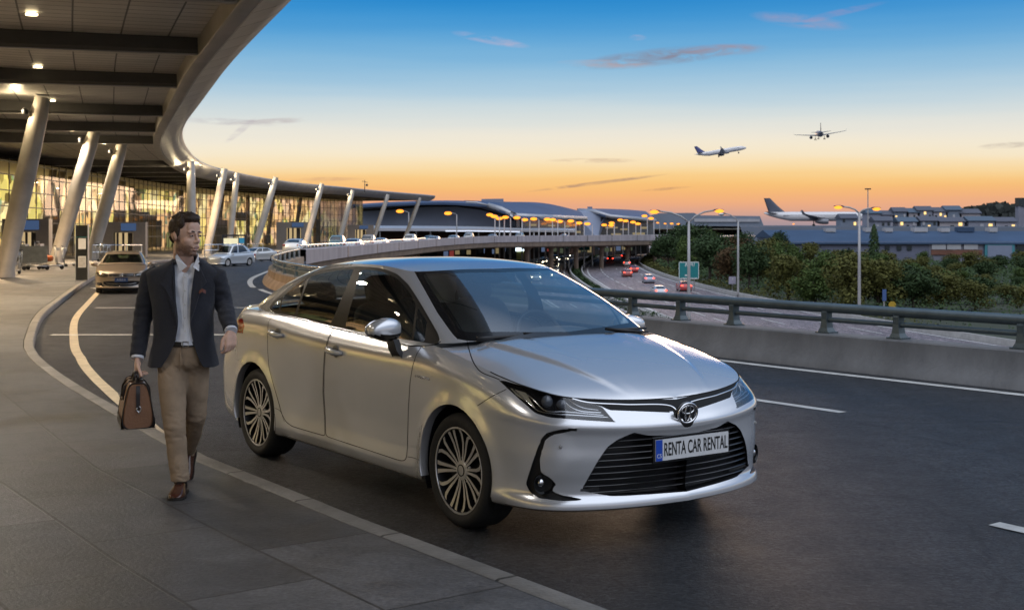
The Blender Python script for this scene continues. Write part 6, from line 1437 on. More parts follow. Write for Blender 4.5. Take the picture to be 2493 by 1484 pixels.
for sy in (-1, 1):
    mb = MB(); to_mb(mb, hl_s, mirror=False); hl = mirror_mb(mb, sy).build('headlight', M_['lamp_glass'], vw, smooth=True, weld=True)
    mb = MB(); to_mb(mb, Sheet([v+np.array([-.05,.02,0]) for v in hl_s.V], hl_s.F), mirror=False); mirror_mb(mb, sy).build('housing', mat('lamp_housing', (.10,.09,.075), .25, .4, noise_amt=.2) if sy < 0 else bpy.data.materials['lamp_housing'], hl)
    mb = MB(); mb.ell((3.40,sy*.53,.655), (.05,.055,.045), 12, 8); mb.ell((3.30,sy*.70,.67), (.05,.055,.045), 12, 8); mb.build('projector', M_['chrome'], hl, smooth=True)
    mb = MB(); mb.ell((2.12,sy*.98,1.0), (.07,.12,.075), 12, 8); mb.tube([(2.15,sy*.98,.95),(2.2,sy*.86,.93)], .03, 6); mb.build('door_mirror', M_['bronze'], vw, smooth=True)
    mb = MB(); mb.ell((-.86,sy*.64,.88), (.10,.17,.085), 12, 8); mb.build('tail_light', M_['red_lens'], vw, smooth=True)
mb = MB(); ring(mb, (3.632,0,.655), .060, .060, .008, 0); z0 = .655
mb.tube([(3.636,-.034,z0+.046),(3.636,0,z0+.004),(3.636,.034,z0+.046)], .006, 5); mb.tube([(3.636,-.050,z0+.020),(3.636,-.024,z0-.048),(3.636,0,z0-.006),(3.636,.024,z0-.048),(3.636,.050,z0+.020)], .006, 5); mb.ell((3.615,0,z0), (.012,.058,.058), 16, 6)
mb.build('emblem', M_['chrome'], vw, smooth=True)
mb = MB(); mb.box((3.655,0,.49),(.01,.44,.14)); pl2 = mb.build('number_plate', mat('blue_plate', (.012,.05,.16), .35, noise_amt=.1), vw)
text('plate_lettering', 'A·0L0 A', .105, M_['white'], pl2, Matrix.Translation((3.6615,0,.49))@FX, .85)
mb = MB()
for y in (-.36,.36): cushion(mb, (1.1,y,.92), (.16,.5,.62), Matrix.Rotation(-.3,3,'Y')); cushion(mb, (.98,y,1.24), (.1,.27,.19), Matrix.Rotation(-.3,3,'Y'))
cushion(mb, (2.1,0,.84), (.6,1.4,.3)); cushion(mb, (.3,0,.8), (.4,1.3,.6)); mb.build('seats', M_['seat'], vw, smooth=True)
mb = MB(); cushion(mb, (1.74,0,1.33), (.06,.26,.075)); mb.build('rear_view_mirror', M_['trim_black'], vw, smooth=True)
mb = MB()
for xc in (0, 2.7): mb.box((xc,0,.42),(.74,1.30,.62))
mb.build('wheel_housing', M_['black'], vw)
for x in (0, 2.7):
    for sy in (-1, 1): simple_wheel(vw, x, sy)
# traffic passing the doors and standing along the deck
WH, SI, GY, BK, RD, BL, CH_ = (.62,.62,.60), (.42,.43,.45), (.16,.17,.18), (.03,.03,.033), (.35,.03,.025), (.07,.17,.36), (.50,.40,.30)
p = gnd(588, 646, 0); vehicle('white_van', 'white minivan with blue tinted windows turning past the terminal doors', 'van', (p.x, p.y, 0), math.radians(-118), .50, (.58,.62,.66), 'van')
p = gnd(640, 631, 0); vehicle('white_car', 'white saloon following the minivan past the terminal doors', 'car', (p.x, p.y+1, zroad(p.y)), math.radians(-125), .48, WH)
decks = [(92,.22,WH,'sedan','white hatchback stopped by the doors where the glazed railing bends'),(104,.55,SI,'sedan','silver car on the deck ahead of the white hatchback'),(112,.2,(.10,.20,.22),'van','dark teal minivan at the terminal doors'),(124,.5,WH,'sedan','white saloon on the deck beyond the teal minivan'),(131,.15,CH_,'van','beige minibus standing beside a leaning column'),(146,.45,WH,'van','white minibus near the end of the canopy'),(152,.78,SI,'sedan','silver car close behind the mauve parapet'),(165,.3,(.12,.22,.26),'sedan','blue grey car just past the canopy end'),(172,.7,WH,'sedan','white car beside the parapet past the canopy end'),(190,.5,WH,'van','white van alone on the elevated deck'),(212,.4,(.58,.50,.46),'sedan','pale pink car on the elevated deck before the long hall'),(228,.6,SI,'van','pale grey van on the elevated deck before the long hall'),(262,.5,WH,'sedan','small white car far along the elevated deck')]
for Y, fr_q, col, kd, lb in decks:
    a, an = along(KERB, Y); b, _ = along(BARR, Y); q = a*(1-fr_q)+b*fr_q; vehicle('parked_car' if kd == 'sedan' else 'parked_van', lb, 'car' if kd == 'sedan' else 'van', (q[0], q[1], zroad(Y)), an, .80, col, kd, group='vehicles along the elevated deck')
# highway: tail lights going away, headlights coming
mid = lambda A, B, f: A*(1-f)+B*f
for Y, f, col, lb in ((430,.45,WH,'pale car farthest along the highway bend'),(410,.66,RD,'red car on the highway bend behind the pale car'),(372,.62,(.45,.06,.05),'bright red car leaning into the highway bend'),(262,.72,RD,'dark red car midway down the highway'),(214,.60,(.30,.33,.40),'blue grey car on the highway near the teal sign'),(188,.72,(.42,.04,.04),'red car passing the teal road sign'),(238,.52,(.3,.06,.05),'crimson car in the middle lane of the highway'),(300,.75,(.5,.45,.42),'beige car in the outer lane on the highway bend'),(340,.4,(.40,.05,.04),'red car in the inner lane on the highway bend'),(172,.35,(.5,.5,.52),'silver car low on the highway above the guard rail')):
    q, an = along(mid(HL, HR, f), Y); vehicle('highway_car', lb, 'car', (*q, ZG+.06), an, 1., col, 'sedan', (None, M_['tail_glow']), 'cars driving away on the highway')
k = 0
for Y, f, col in ((225,.3,WH),(236,.7,SI),(248,.35,GY),(256,.72,WH),(270,.3,SI),(284,.72,WH),(299,.7,WH),(315,.3,SI),(330,.3,GY),(347,.75,WH),(262,.35,WH),(276,.68,SI),(292,.3,GY),(306,.62,BL),(322,.35,WH),(338,.7,SI),(356,.4,WH),(380,.65,GY),(405,.35,WH),(440,.5,SI),(470,.35,WH),(500,.6,WH)):
    q, an = along(mid(OL, OR, f), Y); names = ['white','silver','dark grey','blue','white','silver']; vehicle('oncoming_car', 'car with bright headlights coming round the sunken carriageway' , 'car', (*q, ZG+.06), an+PI, 1., col, 'sedan', (M_['head_glow'], None), 'oncoming cars with headlights on')
# ------------------------------------------------------------------ halls behind the deck
M_['hall_blue'] = mat('blue_grey_cladding', (.19,.22,.30), .6, .05, noise_amt=.15, noise_scale=.12); M_['roof_blue'] = mat('blue_metal_roof', (.055,.085,.155), .65, .05, spec=.2, noise_amt=.2, noise_scale=.1)
M_['eave'] = mat('pale_eave_metal', (.42,.42,.44), .4, .4, noise_amt=.12, noise_scale=.2); M_['hall_glass_far'] = mat('dusky_curtain_wall', (.10,.105,.11), .18, noise_amt=.3, noise_scale=.15, coat=.4)
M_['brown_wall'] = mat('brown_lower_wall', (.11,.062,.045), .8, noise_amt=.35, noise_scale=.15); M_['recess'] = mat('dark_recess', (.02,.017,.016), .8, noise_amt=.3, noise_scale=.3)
M_['soft_lit'] = emis('dim_interior_light', (.9,.72,.42), .30)
def patch(mb, A, B, bul=0., n=14, m=6, up=Vector((0,0,1)), mi=0):     # ruled surface between two polylines
    A = catmull([tuple(p) for p in A], n); B = catmull([tuple(p) for p in B], n)
    mb.grid([[Vector(A[i]*(1-s)+B[i]*s)+up*bul*4*s*(1-s) for s in np.linspace(0,1,m)] for i in range(n)], mi)
def slab(mb, A, B, th, bul=0., n=14, m=6):
    patch(mb, A, B, bul, n, m); patch(mb, [p-Vector((0,0,th)) for p in A], [p-Vector((0,0,th)) for p in B], bul, n, m)
    for E0 in (A, B): patch(mb, E0, [p-Vector((0,0,th)) for p in E0], 0, n, 2)
def vol(mb, pts, depth, mi=0):                                           # wall outline facing the viewer, given real depth
    n = len(pts); b = [p+Vector((p.x/p.y*depth, depth, 0)) for p in pts]; mb.add(list(pts)+b, [tuple(range(n)), tuple(range(n,2*n))[::-1]]+[(i,(i+1)%n,n+(i+1)%n,n+i) for i in range(n)], mi)
hallA = empty('long_hall', at(1150,560,300), 0, 'long blue grey hall with swept metal roof and plant box behind the elevated deck', 'building')
oA = hallA.location.copy()
def part(o, name, root, m, **k): pass
def B_(mb, name, m, root, **k):
    o = root.location; mb.v = [(x-o.x, y-o.y, z-o.z) for x, y, z in mb.v]; return mb.build(name, m, root, **k)
mb = MB(); vol(mb, [at(870,582,310),at(870,500,310),at(960,494,310),at(1060,491,310),at(1140,492,310),at(1200,500,310),at(1262,521,310),at(1256,582,310)], 60); B_(mb, 'end_wall', M_['hall_blue'], hallA)
mb = MB(); mb.tube([at(u,v,309.6) for u, v in ((880,512),(960,508),(1040,501),(1110,501),(1170,509),(1225,524),(1250,536))], .22, 6); B_(mb, 'arch_trim', M_['recess'], hallA)
mb = MB(); slab(mb, [at(850,498,320),at(960,491,325),at(1080,488,330),at(1150,489,335)], [at(850,502,304),at(960,496,304),at(1080,493,304),at(1190,499,304)], .5, .05); slab(mb, [at(1130,488,340),at(1230,491,360),at(1330,495,385),at(1410,513,400)], [at(1190,500,304),at(1255,524,296),at(1340,527,330),at(1424,531,372)], .5, .35); rA = B_(mb, 'roof', M_['roof_blue'], hallA, smooth=True, angle=40)
mb = MB(); mb.tube([at(1190,500,303.4),at(1222,509,300),at(1254,525,295.4),at(1340,528.5,329),at(1426,532,371)], .62, 8); mb.tube([at(1134,492,302),at(1160,493,302),at(1190,500,303)], .25, 6); B_(mb, 'eave', M_['eave'], hallA, smooth=True)
mb = MB(); vol(mb, [at(1172,492,350),at(1172,484.5,350),at(1226,483.5,350),at(1226,495,350)], 14); B_(mb, 'plant_box', M_['hall_blue'], hallA)
mb = MB(); patch(mb, [at(1256,527,305),at(1340,530,340),at(1420,534,380)], [at(1256,584,305),at(1340,584,340),at(1420,584,380)]); B_(mb, 'curtain_wall', M_['hall_glass_far'], hallA)
mb = MB()
for f in np.linspace(0, 1, 14):
    Y = 304+75*f; u = 1256+164*f; mb.tube([at(u,529+5*f,Y-.3),at(u,583,Y-.3)], .12, 5)
B_(mb, 'mullions', M_['recess'], hallA)
mb = MB()
for (u, v, w, h) in ((1290,545,16,5),(1330,547,22,4),(1372,548,14,5),(1278,562,20,4),(1345,563,30,5),(1400,562,14,5)):
    Y = 304+75*(u-1256)/164; vol(mb, [at(u,v+h,Y-.5),at(u,v,Y-.5),at(u+w,v,Y-.5),at(u+w,v+h,Y-.5)], .3)
B_(mb, 'lit_window', M_['soft_lit'], hallA)
hallB = empty('second_hall', at(1480,560,420), 0, 'second blue roofed hall with a curved corner beyond the long hall', 'building')
mb = MB(); vol(mb, [at(1395,582,430),at(1395,512,430),at(1430,513,430),at(1480,525,425),at(1462,545,420),at(1456,582,420)], 50); B_(mb, 'end_wall', M_['hall_blue'], hallB)
mb = MB(); slab(mb, [at(1405,508,470),at(1470,508,480),at(1540,511,490),at(1572,514,495)], [at(1440,513,430),at(1484,526,418),at(1540,530,430),at(1592,536,446)], .6, .35); B_(mb, 'roof', M_['roof_blue'], hallB, smooth=True, angle=40)
mb = MB(); mb.tube([at(1410,512,440),at(1446,514,428),at(1486,527,417),at(1540,531.5,429),at(1594,537,445)], .7, 8); B_(mb, 'eave', M_['eave'], hallB, smooth=True)
mb = MB(); vol(mb, [at(1430,510,475),at(1430,503,475),at(1442,503,475),at(1442,510,475)], 8); B_(mb, 'plant_box', M_['hall_blue'], hallB)
mb = MB(); patch(mb, [at(1462,529,424),at(1530,532,432),at(1590,538,450)], [at(1462,584,424),at(1530,584,432),at(1590,584,450)]); B_(mb, 'curtain_wall', M_['hall_glass_far'], hallB)
mb = MB()
for (u, v, w, h) in ((1474,552,30,4),(1510,556,18,4),(1540,566,30,6),(1488,568,24,5),(1560,552,16,5)):
    vol(mb, [at(u,v+h,421),at(u,v,421),at(u+w,v,421),at(u+w,v+h,421)], .3)
B_(mb, 'lit_window', M_['soft_lit'], hallB)
# ledge canopy with dark brown wall under it, standing on the deck level
led = empty('ledge_canopy', at(1100,575,255), 0, 'low pale roof ledge over a dark brown wall below the long hall', 'building')
mb = MB(); slab(mb, [at(880,549,275),at(1080,550,290),at(1260,553,312),at(1400,556,345)], [at(880,555,250),at(1080,556,262),at(1260,558,282),at(1400,560,318)], .55); B_(mb, 'roof_ledge', M_['eave'], led, smooth=True, angle=30)
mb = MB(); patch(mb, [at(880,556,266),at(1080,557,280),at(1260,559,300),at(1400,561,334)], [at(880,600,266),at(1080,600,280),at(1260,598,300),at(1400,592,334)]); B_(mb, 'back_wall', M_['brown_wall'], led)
mb = MB()
for u, Y in ((925,256),(1013,262),(1048,264),(1110,268),(1165,275),(1225,282),(1290,292),(1350,310)): mb.tube([at(u,556,Y),at(u,598,Y)], .16, 6)
B_(mb, 'post', M_['steel'], led) if False else None
for u, Y in ((925,256),(1013,262),(1048,264),(1110,268),(1165,275),(1225,282),(1290,292),(1350,310)):
    mb = MB(); mb.tube([at(u,556,Y),at(u,598,Y)], .16, 6); B_(mb, 'post', M_['steel'], led)
mb = MB(); mb.tube([at(1085,562,258),at(1150,562,262),at(1215,563,270),at(1265,564,278)], .14, 5); B_(mb, 'light_strip', emis('cool_light_strip', (.75,.82,1), 1.1), led)
# shops on the lower level under the deck
shop = empty('lower_arcade', at(1250,634,352), 0, 'dark lower level arcade with brown piers and lit shop windows under the viaduct', 'building')
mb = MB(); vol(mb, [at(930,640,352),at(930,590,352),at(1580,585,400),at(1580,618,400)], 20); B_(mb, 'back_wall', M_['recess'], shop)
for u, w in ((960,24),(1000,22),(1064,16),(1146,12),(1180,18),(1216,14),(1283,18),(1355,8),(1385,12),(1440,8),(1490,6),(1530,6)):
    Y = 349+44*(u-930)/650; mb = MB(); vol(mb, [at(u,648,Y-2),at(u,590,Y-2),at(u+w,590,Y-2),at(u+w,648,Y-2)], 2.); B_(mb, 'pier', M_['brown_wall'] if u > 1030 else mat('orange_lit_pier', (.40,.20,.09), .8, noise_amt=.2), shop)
sw = [mat('shop_glass_teal', (.03,.045,.045), .15, noise_amt=.3), emis('shop_light_warm', (.9,.7,.35), .22), emis('shop_light_green', (.45,.55,.35), .12), emis('shop_light_blue', (.25,.35,.6), .3), emis('red_shop_sign', (.7,.12,.1), .25)]
rnd = random.Random(5)
for k, u in enumerate(range(1080, 1560, 14)):
    Y = 349+44*(u-930)/650-.6; v0 = 604+rnd.uniform(0,6)-8*(u-1080)/480; mb = MB(); h = rnd.uniform(10,20)*(1-.35*(u-1080)/480); vol(mb, [at(u,v0+h,Y),at(u,v0,Y),at(u+11,v0,Y),at(u+11,v0+h,Y)], .3); B_(mb, 'shop_window', sw[rnd.choice((0,0,2,1,0,4,3))], shop)
lbox = empty('light_box', at(1268,632,330), 0, 'small bright white light box at street level under the viaduct', 'light box')  # bright light with no known housing; box, base and roof are made up
mb = MB(); mb.box((0,0,1.1),(2.2,1.6,2.2)); mb.build('base', mat('olive_box_base', (.35,.33,.10), .6, noise_amt=.2), lbox); mb = MB(); mb.box((0,-.1,2.75),(2.6,1.8,1.1)); mb.build('light_panel', emis('light_box_glow', (.75,.92,1), 3.), lbox); mb = MB(); mb.prism([(-1.3,-.9),(1.3,-.9),(1.3,.9),(-1.3,.9)], 3.302, 3.5); mb.build('roof', M_['dark_metal'], lbox)
# ------------------------------------------------------------------ street lamps
def street_lamp(base, H, arms, label, group=None, glow=.42, r=.11, lit=True):
    t = empty('street_lamp', base, 0, label, 'street lamp', group)
    mb = MB(); mb.tube([(0,0,-.05),(0,0,.5),(0,0,H*.5),(0,0,H)], [r*1.5,r*1.15,r,r*.75], 10); mb.build('pole', M_['pole'], t, smooth=True)
    for (dx, dz, on) in arms:
        mb = MB(); mb.tube([(0,0,H-.15),(dx*.25,0,H+dz*.45),(dx*.6,0,H+dz*.85),(dx,0,H+dz)], r*.55, 8); a = mb.build('arm', M_['pole'], t, smooth=True)
        s = 1 if dx >= 0 else -1
        mb = MB(); mb.ell((dx+s*.42,0,H+dz+.05), (.55,.17,.10), 14, 8); mb.build('lamp_head', M_['dark_metal'], a, smooth=True)
        mb = MB(); mb.ell((dx+s*.5,-.04,H+dz-.07), (glow,glow*.55,glow*.45), 14, 8); mb.build('lamp_lens', M_['lamp_glow'] if on else M_['lens_clear'], a, smooth=True)
    return t
def lamp_at(u, vt, vb, z, arms, label, **k):
    b = gnd(u, vb, z); H = (vb-vt)/F*b.y; return street_lamp(b, H, [(dx/F*b.y, dz/F*b.y, on) for dx, dz, on in arms], label, **k)
lamp_at(1677, 538, 782, ZG, [(-72,24,1),(62,26,1)], 'tall street lamp with two lit arms in front of the teal road sign', glow=.45, r=.16)
lamp_at(1797, 538, 722, ZG, [(-32,18,0)], 'single armed street lamp beside the small white sign and the trees', r=.14)
lamp_at(2092, 516, 776, ZG, [(-40,13,1),(30,9,1)], 'double armed street lamp rising from the trees before the parked airliner', glow=.42, r=.15)
lampY = [(995,517,575,-.9),(1112,522,568,-.9)]
for u, vt, vb, z in lampY:
    Y = 250; b = at(u, vb, Y); b.z = -1.0; H = (VH-vt)/F*Y+CH+1.0; street_lamp(b, H, [(-1.2,.3,1)], 'orange lamp on the deck before the blue end wall, nearer the canopy' if u < 1050 else 'orange lamp on the deck before the blue end wall, nearer the plant box', 'sodium lamps before the long hall', glow=.75)
mids = [(1205,525,661),(1216,529,662),(1243,531,660),(1271,532,661),(1312,535,660),(1328,560,658),(1345,536,658),(1358,537,659),(1385,563,656),(1402,540,655),(1442,547,650),(1300,566,660),(1241,568,661),(1228,534,660),(1290,537,660),(1375,541,657),(1422,545,653)]
for k, (u, vt, vb) in enumerate(mids):
    lamp_at(u, vt, vb, ZG, [(-7,3,1)] if vt < 556 else [], 'tall sodium street lamp standing before the long hall and the viaduct' if vt < 556 else 'bare slender pole standing before the viaduct', group='sodium lamps before the long hall' if vt < 556 else 'bare poles before the viaduct', glow=.72, r=.15)
far_l = [(1478,548,626),(1496,543,626),(1517,536,626),(1530,538,626),(1495,549,626),(1548,541,626),(1560,545,626),(1576,526,626),(1592,532,626),(1606,543,586),(1624,545,586),(1640,545,584),(1656,546,582),(1674,545,580),(1692,546,578),(1712,544,578),(1728,546,577),(1745,547,576),(1762,545,576),(1783,548,575),(1802,547,575),(1826,549,574),(1848,548,574),(1936,546,571),(1975,553,570),(2010,552,569),(2060,551,569)]
for u, vt, vb in far_l:
    lamp_at(u, vt, vb, ZG, [(-3,1,1)], 'small distant street lamp glowing in the row along the far road', group='row of distant street lamps', glow=1.15 if vb < 585 else .85, r=.16)
# ------------------------------------------------------------------ signs
def sign_board(u, v0, v1, w, vb, m, name, label, n=2, border=True, marks=()):
    b = gnd(u, vb, ZG); Y = b.y; s = Y/F; t = empty(name, b, 0, label, 'road sign'); W_, H_ = w*s, (v1-v0)*s; zc = (vb-(v0+v1)/2)*s
    mb = MB(); mb.box((0,0,zc),(W_,.12,H_)); bd = mb.build('board', m, t)
    if border:
        mb = MB()
        for x, z, a, c in ((0,H_/2-.06,W_,.1),(0,-H_/2+.06,W_,.1),(W_/2-.05,0,.08,H_),(-W_/2+.05,0,.08,H_)): mb.box((x,-.065,zc+z),(a,.012,c))
        mb.build('border', M_['white'], bd)
    for (x, z, a, c, rz) in marks: mb = MB(); mb.box((x*W_,-.07,zc+z*H_),(a*W_,.012,c*H_),rot=Matrix.Rotation(rz,3,'Y')); mb.build('lettering', M_['white'], bd)
    for q in ((-.28,.28) if n == 2 else (0,)):
        mb = MB(); mb.tube([(q*W_,.12,-.1),(q*W_,.12,zc+H_*.4)], .08, 8); mb.build('post', M_['pole'], t)
    return t
M_['teal'] = mat('teal_sign_face', (.006,.19,.20), .45, noise_amt=.12, noise_scale=2)
sign_board(1677, 637, 679, 49, 708, M_['teal'], 'road_sign', 'large teal road sign with white border behind the double armed street lamp', marks=((-.16,.33,.03,.2,.25),(-.10,.33,.03,.2,-.25),(.12,.33,.10,.03,0),(.12,.40,.10,.03,0),(.17,.34,.03,.18,0),(.26,.34,.025,.2,.2),(-.14,-.28,.12,.08,0),(0,-.43,.8,.02,0)))
sign_board(1783, 673, 691, 17, 708, mat('pale_lilac_sign', (.50,.46,.58), .5, noise_amt=.1), 'small_sign', 'small square white sign on a post before the trees', n=1, border=False, marks=((.05,.2,.12,.3,.2),))
sign_board(1420, 590, 609, 32, 632, M_['teal'], 'gantry_sign', 'teal road sign under the viaduct beside the oncoming cars', marks=((0,.1,.9,.06,.05),(0,-.1,.2,.2,0)))
sign_board(1384, 594, 604, 12, 632, mat('green_sign', (.02,.22,.12), .5, noise_amt=.1), 'green_sign', 'small green road sign under the viaduct next to the teal one', n=1)
sign_board(2153, 704, 732, 9, 775, mat('blue_sign', (.05,.10,.26), .5, noise_amt=.1), 'tall_blue_sign', 'narrow upright blue sign against the dark bushes', n=1, border=False)
b = gnd(2172, 776, ZG); t = empty('yellow_sign', b, 0, 'round yellow sign low in the dark bushes', 'road sign'); s = b.y/F; mb = MB(); mb.lathe([(0,0),(9*s,0),(9*s,.1),(0,.1)], 20, Matrix.Translation((0,0,34*s))@Matrix.Rotation(PI/2,4,'X')); mb.build('disc', mat('yellow_sign_face', (.42,.26,.02), .5, noise_amt=.1), t); mb = MB(); mb.tube([(0,.06,-.1),(0,.06,30*s)], .06, 6); mb.build('post', M_['pole'], t)
# ------------------------------------------------------------------ airliners
M_['plane_white'] = mat('airliner_white', (.60,.58,.58), .35, noise_amt=.08, noise_scale=.2, coat=.3); M_['plane_blue'] = mat('airliner_blue_tail', (.035,.045,.16), .4, noise_amt=.1, noise_scale=.3); M_['plane_grey'] = mat('airliner_grey', (.20,.20,.22), .4, .3, noise_amt=.1, noise_scale=.3); M_['tail_slate'] = mat('airliner_slate_tail', (.07,.08,.11), .45, noise_amt=.12, noise_scale=.3)
def airliner(name, label, loc, R, L=45., tailm=None, gear=True, bodym=None):
    t = empty(name, loc, 0, label, 'airplane'); t.rotation_euler = R.to_euler(); k = L/45; bm_ = bodym or M_['plane_white']
    mb = MB(); prof = [(-22,.25,1.5),(-20,.8,1.1),(-16,1.4,.55),(-11,1.95,.05),(12,1.95,0),(17,1.85,-.05),(20,1.4,-.25),(21.8,.8,-.5),(22.5,.15,-.65)]
    mb.grid([[(x*k, r*k*math.cos(a), (z+r*math.sin(a))*k) for a in np.linspace(0,2*PI,20,endpoint=False)] for x, r, z in prof], 0, False, True); f = mb.build('fuselage', bm_, t, smooth=True)
    mb = MB(); mb.grid([[(x*k, s_*1.9*k*.99, .45*k+z_*k) for x in np.linspace(-14,16,60)] for s_ in (1,) for z_ in (-.18,.18)]); mb.grid([[(x*k, -1.9*k*.995, .45*k+z_*k) for x in np.linspace(-14,16,60)] for z_ in (-.16,.16)]); mb.build('window_line', M_['plane_grey'], f)
    def foil(mb, sec):       # sections: (chord centre x, y, z, chord, thickness), lying or standing
        mb.grid([[(( x+c*(.5-u))*k, (y+(t_*math.sin(PI*u)*sgn if st else 0))*k, (z+(0 if st else t_*math.sin(PI*u)*sgn))*k) for u, sgn in [(q,1) for q in np.linspace(0,1,7)]+[(q,-1) for q in np.linspace(1,0,7)[1:-1]]] for x, y, z, c, t_, st in sec], 0, False, True)
        n_ = 12
    for s in (-1, 1):
        mb = MB(); foil(mb, [(1,s*1.2,-1.0,8.2,.5,0),(-1.2,s*6.5,-.45,4.8,.3,0),(-5.2,s*16.5,.75,1.9,.13,0),(-5.9,s*17.4,1.1,1.3,.1,0),(-6.6,s*17.7,2.5,.7,.06,0)]); mb.build('wing', bm_ if tailm is None else M_['plane_grey'], t, smooth=True)
        mb = MB(); mb.grid([[(x*k, (s*5.6+r*math.cos(a))*k, (-2.1+r*math.sin(a))*k) for a in np.linspace(0,2*PI,16,endpoint=False)] for x, r in ((4.4,.85),(4.2,1.08),(2.6,1.15),(.6,.9),(-.8,.5))], 0, False, True); mb.add([(4.3*k,(s*5.6+.86*math.cos(a))*k,(-2.1+.86*math.sin(a))*k) for a in np.linspace(0,2*PI,16,endpoint=False)], [tuple(range(16))]); mb.box((1.5*k,s*5.6*k,-1.0*k),(3*k,.3*k,1.2*k)); mb.build('engine', M_['plane_grey'], t, smooth=True, angle=40)
        mb = MB(); foil(mb, [(-18,s*.6,1.3,4.2,.28,0),(-20.6,s*6.3,1.9,1.7,.12,0)]); mb.build('stabilizer', bm_, t, smooth=True)
    mb = MB(); foil(mb, [(-16.2,0,1.2,7.4,.32,1),(-18.6,0,4.4,4.8,.25,1),(-20.8,0,7.8,2.6,.15,1)]); mb.build('tail_fin', tailm or M_['plane_blue'], t, smooth=True)
    if gear:
        for x, y in ((-1.5,-3.0),(-1.5,3.0),(15,0)):
            mb = MB(); mb.tube([(x*k,y*k,-1.5*k),(x*k,y*k,-3.6*k)], .16*k, 6)
            for q in (-.45,.45): mb.lathe([(0,-.2*k),(.5*k,-.2*k),(.55*k,0),(.5*k,.2*k),(0,.2*k)], 12, Matrix.Translation((x*k,(y+q)*k,-3.6*k))@Matrix.Rotation(PI/2,4,'X'))
            mb.build('landing_gear', M_['dark_metal'], t)
    return t
def rot(heading, pitch, bank): return Matrix.Rotation(heading,3,'Z') @ Matrix.Rotation(-pitch,3,'Y') @ Matrix.Rotation(bank,3,'X')
airliner('climbing_airliner', 'white airliner with blue tail climbing side on in the evening sky', at(1755,369,1060), rot(math.radians(12),math.radians(10),math.radians(-6)), 45)
airliner('departing_airliner', 'dark airliner flying straight away high in the sky, seen from behind', at(1995,326,880), rot(math.radians(80),math.radians(5),math.radians(-4)), 45, M_['tail_slate'], bodym=M_['plane_grey'])
ZA = 1.2
airliner('parked_airliner', 'large white airliner with slate tail parked on the airfield beyond the trees', Vector(((1990-UC)/F*720, 720, ZA+5.3)), rot(math.radians(-12),0,0), 60, M_['tail_slate'])
mb = MB(); AF = [(95,520),(160,500),(300,470),(560,440),(1200,420),(4000,420)]; A2 = [(x*1.0, y+14) for x, y in AF]
mb.grid([[(x, y, z) for x, y, z in ((a[0], a[1], ZG-.2),(b[0], b[1], ZA-.6),(b[0]*1.01, b[1]+8, ZA),(b[0]*1.6+60, 3000, ZA))] for a, b in zip(AF, A2)])
tag(mb.build('airfield', mat('airfield_apron', (.055,.065,.085), .8, noise_amt=.3, noise_scale=.03), smooth=True, angle=30), kind='structure')
# ------------------------------------------------------------------ town and sheds on the right
def shed(u0, u1, vr, ve, vb, Y, depth, name, label, wallm, roofm, cat='building'):
    t = empty(name, Vector(((u0+u1)/2-UC, F, 0))*(Y/F) + Vector((0,0,ZG)), 0, label, cat); o = t.location
    s = Y/F; x0, x1 = (u0-UC)*s-o.x, (u1-UC)*s-o.x; zr, ze, zb = [CH+(VH-v)*s-o.z for v in (vr, ve, vb)]; zb = min(zb, 0 if name != 'far_house' else zb)
    mb = MB(); mb.box2((x0,0,zb),(x1,depth,ze)); mb.build('wall', wallm, t)
    mb = MB(); P = [(-.8,ze-.25),(depth/2,zr),(depth+.8,ze-.25),(depth+.8,ze-.6),(-.8,ze-.6)]; n_ = len(P); mb.add([(x,y,z) for x in (x0-.5,x1+.5) for y, z in P], [tuple(range(n_)), tuple(range(n_,2*n_))[::-1]]+[(i,(i+1)%n_,n_+(i+1)%n_,n_+i) for i in range(n_)]); mb.build('roof', roofm, t)
    return t, s, x0, lambda u, v, d=0: Vector(((u-UC)*s-o.x, d, CH+(VH-v)*s-o.z))
M_['shed_roof'] = mat('blue_shed_roof', (.045,.075,.13), .65, .05, spec=.2, noise_amt=.2, noise_scale=.08); M_['lilac_wall'] = mat('lilac_render', (.135,.145,.20), .8, noise_amt=.15, noise_scale=.2); M_['teal_trim'] = mat('teal_trim', (.05,.22,.26), .6, noise_amt=.15); M_['win_dark'] = mat('dark_window', (.02,.03,.035), .2, noise_amt=.2)
M_['rust'] = mat('rust_brick', (.17,.075,.05), .85, noise_amt=.3, noise_scale=.4); M_['grey_wall'] = mat('grey_wall', (.20,.20,.24), .8, noise_amt=.15, noise_scale=.2)
t, s, x0, q = shed(1930, 2560, 563, 588, 670, 300, 26, 'long_depot', 'long depot with blue roof and lilac walls above the dark bushes', M_['lilac_wall'], M_['shed_roof'])
def panel(u0, v0, u1, v1, m, nm, d0=-.25, d1=.05): a, b = q(u0,v1), q(u1,v0); mb = MB(); mb.box2((a.x,d0,a.z),(b.x,d1,b.z)); return mb.build(nm, m, t)
for u in (2154,2183,2208): panel(u,598,u+11,609,M_['win_dark'],'window')
panel(2262,590,2392,676,M_['grey_wall'],'bay_wall',-.1)
for u in (2267,2304,2345): panel(u,593,u+34,607,M_['eave'],'white_panel',-.5)
panel(2266,608,2390,620,M_['rust'],'brick_band',-.45)
for u in (2272,2316,2356): panel(u,636,u+20,678,M_['lilac_wall'],'door_panel',-.5)
panel(2396,590,2468,640,M_['teal_trim'],'teal_frame',-.6); panel(2402,597,2461,640,M_['hall_blue'],'shutter',-.75); panel(2423,620,2436,642,M_['win_dark'],'doorway',-.9)
panel(2474,596,2514,612,M_['win_dark'],'window',-.3); panel(2484,612,2510,646,M_['rust'],'brick_band',-.4)
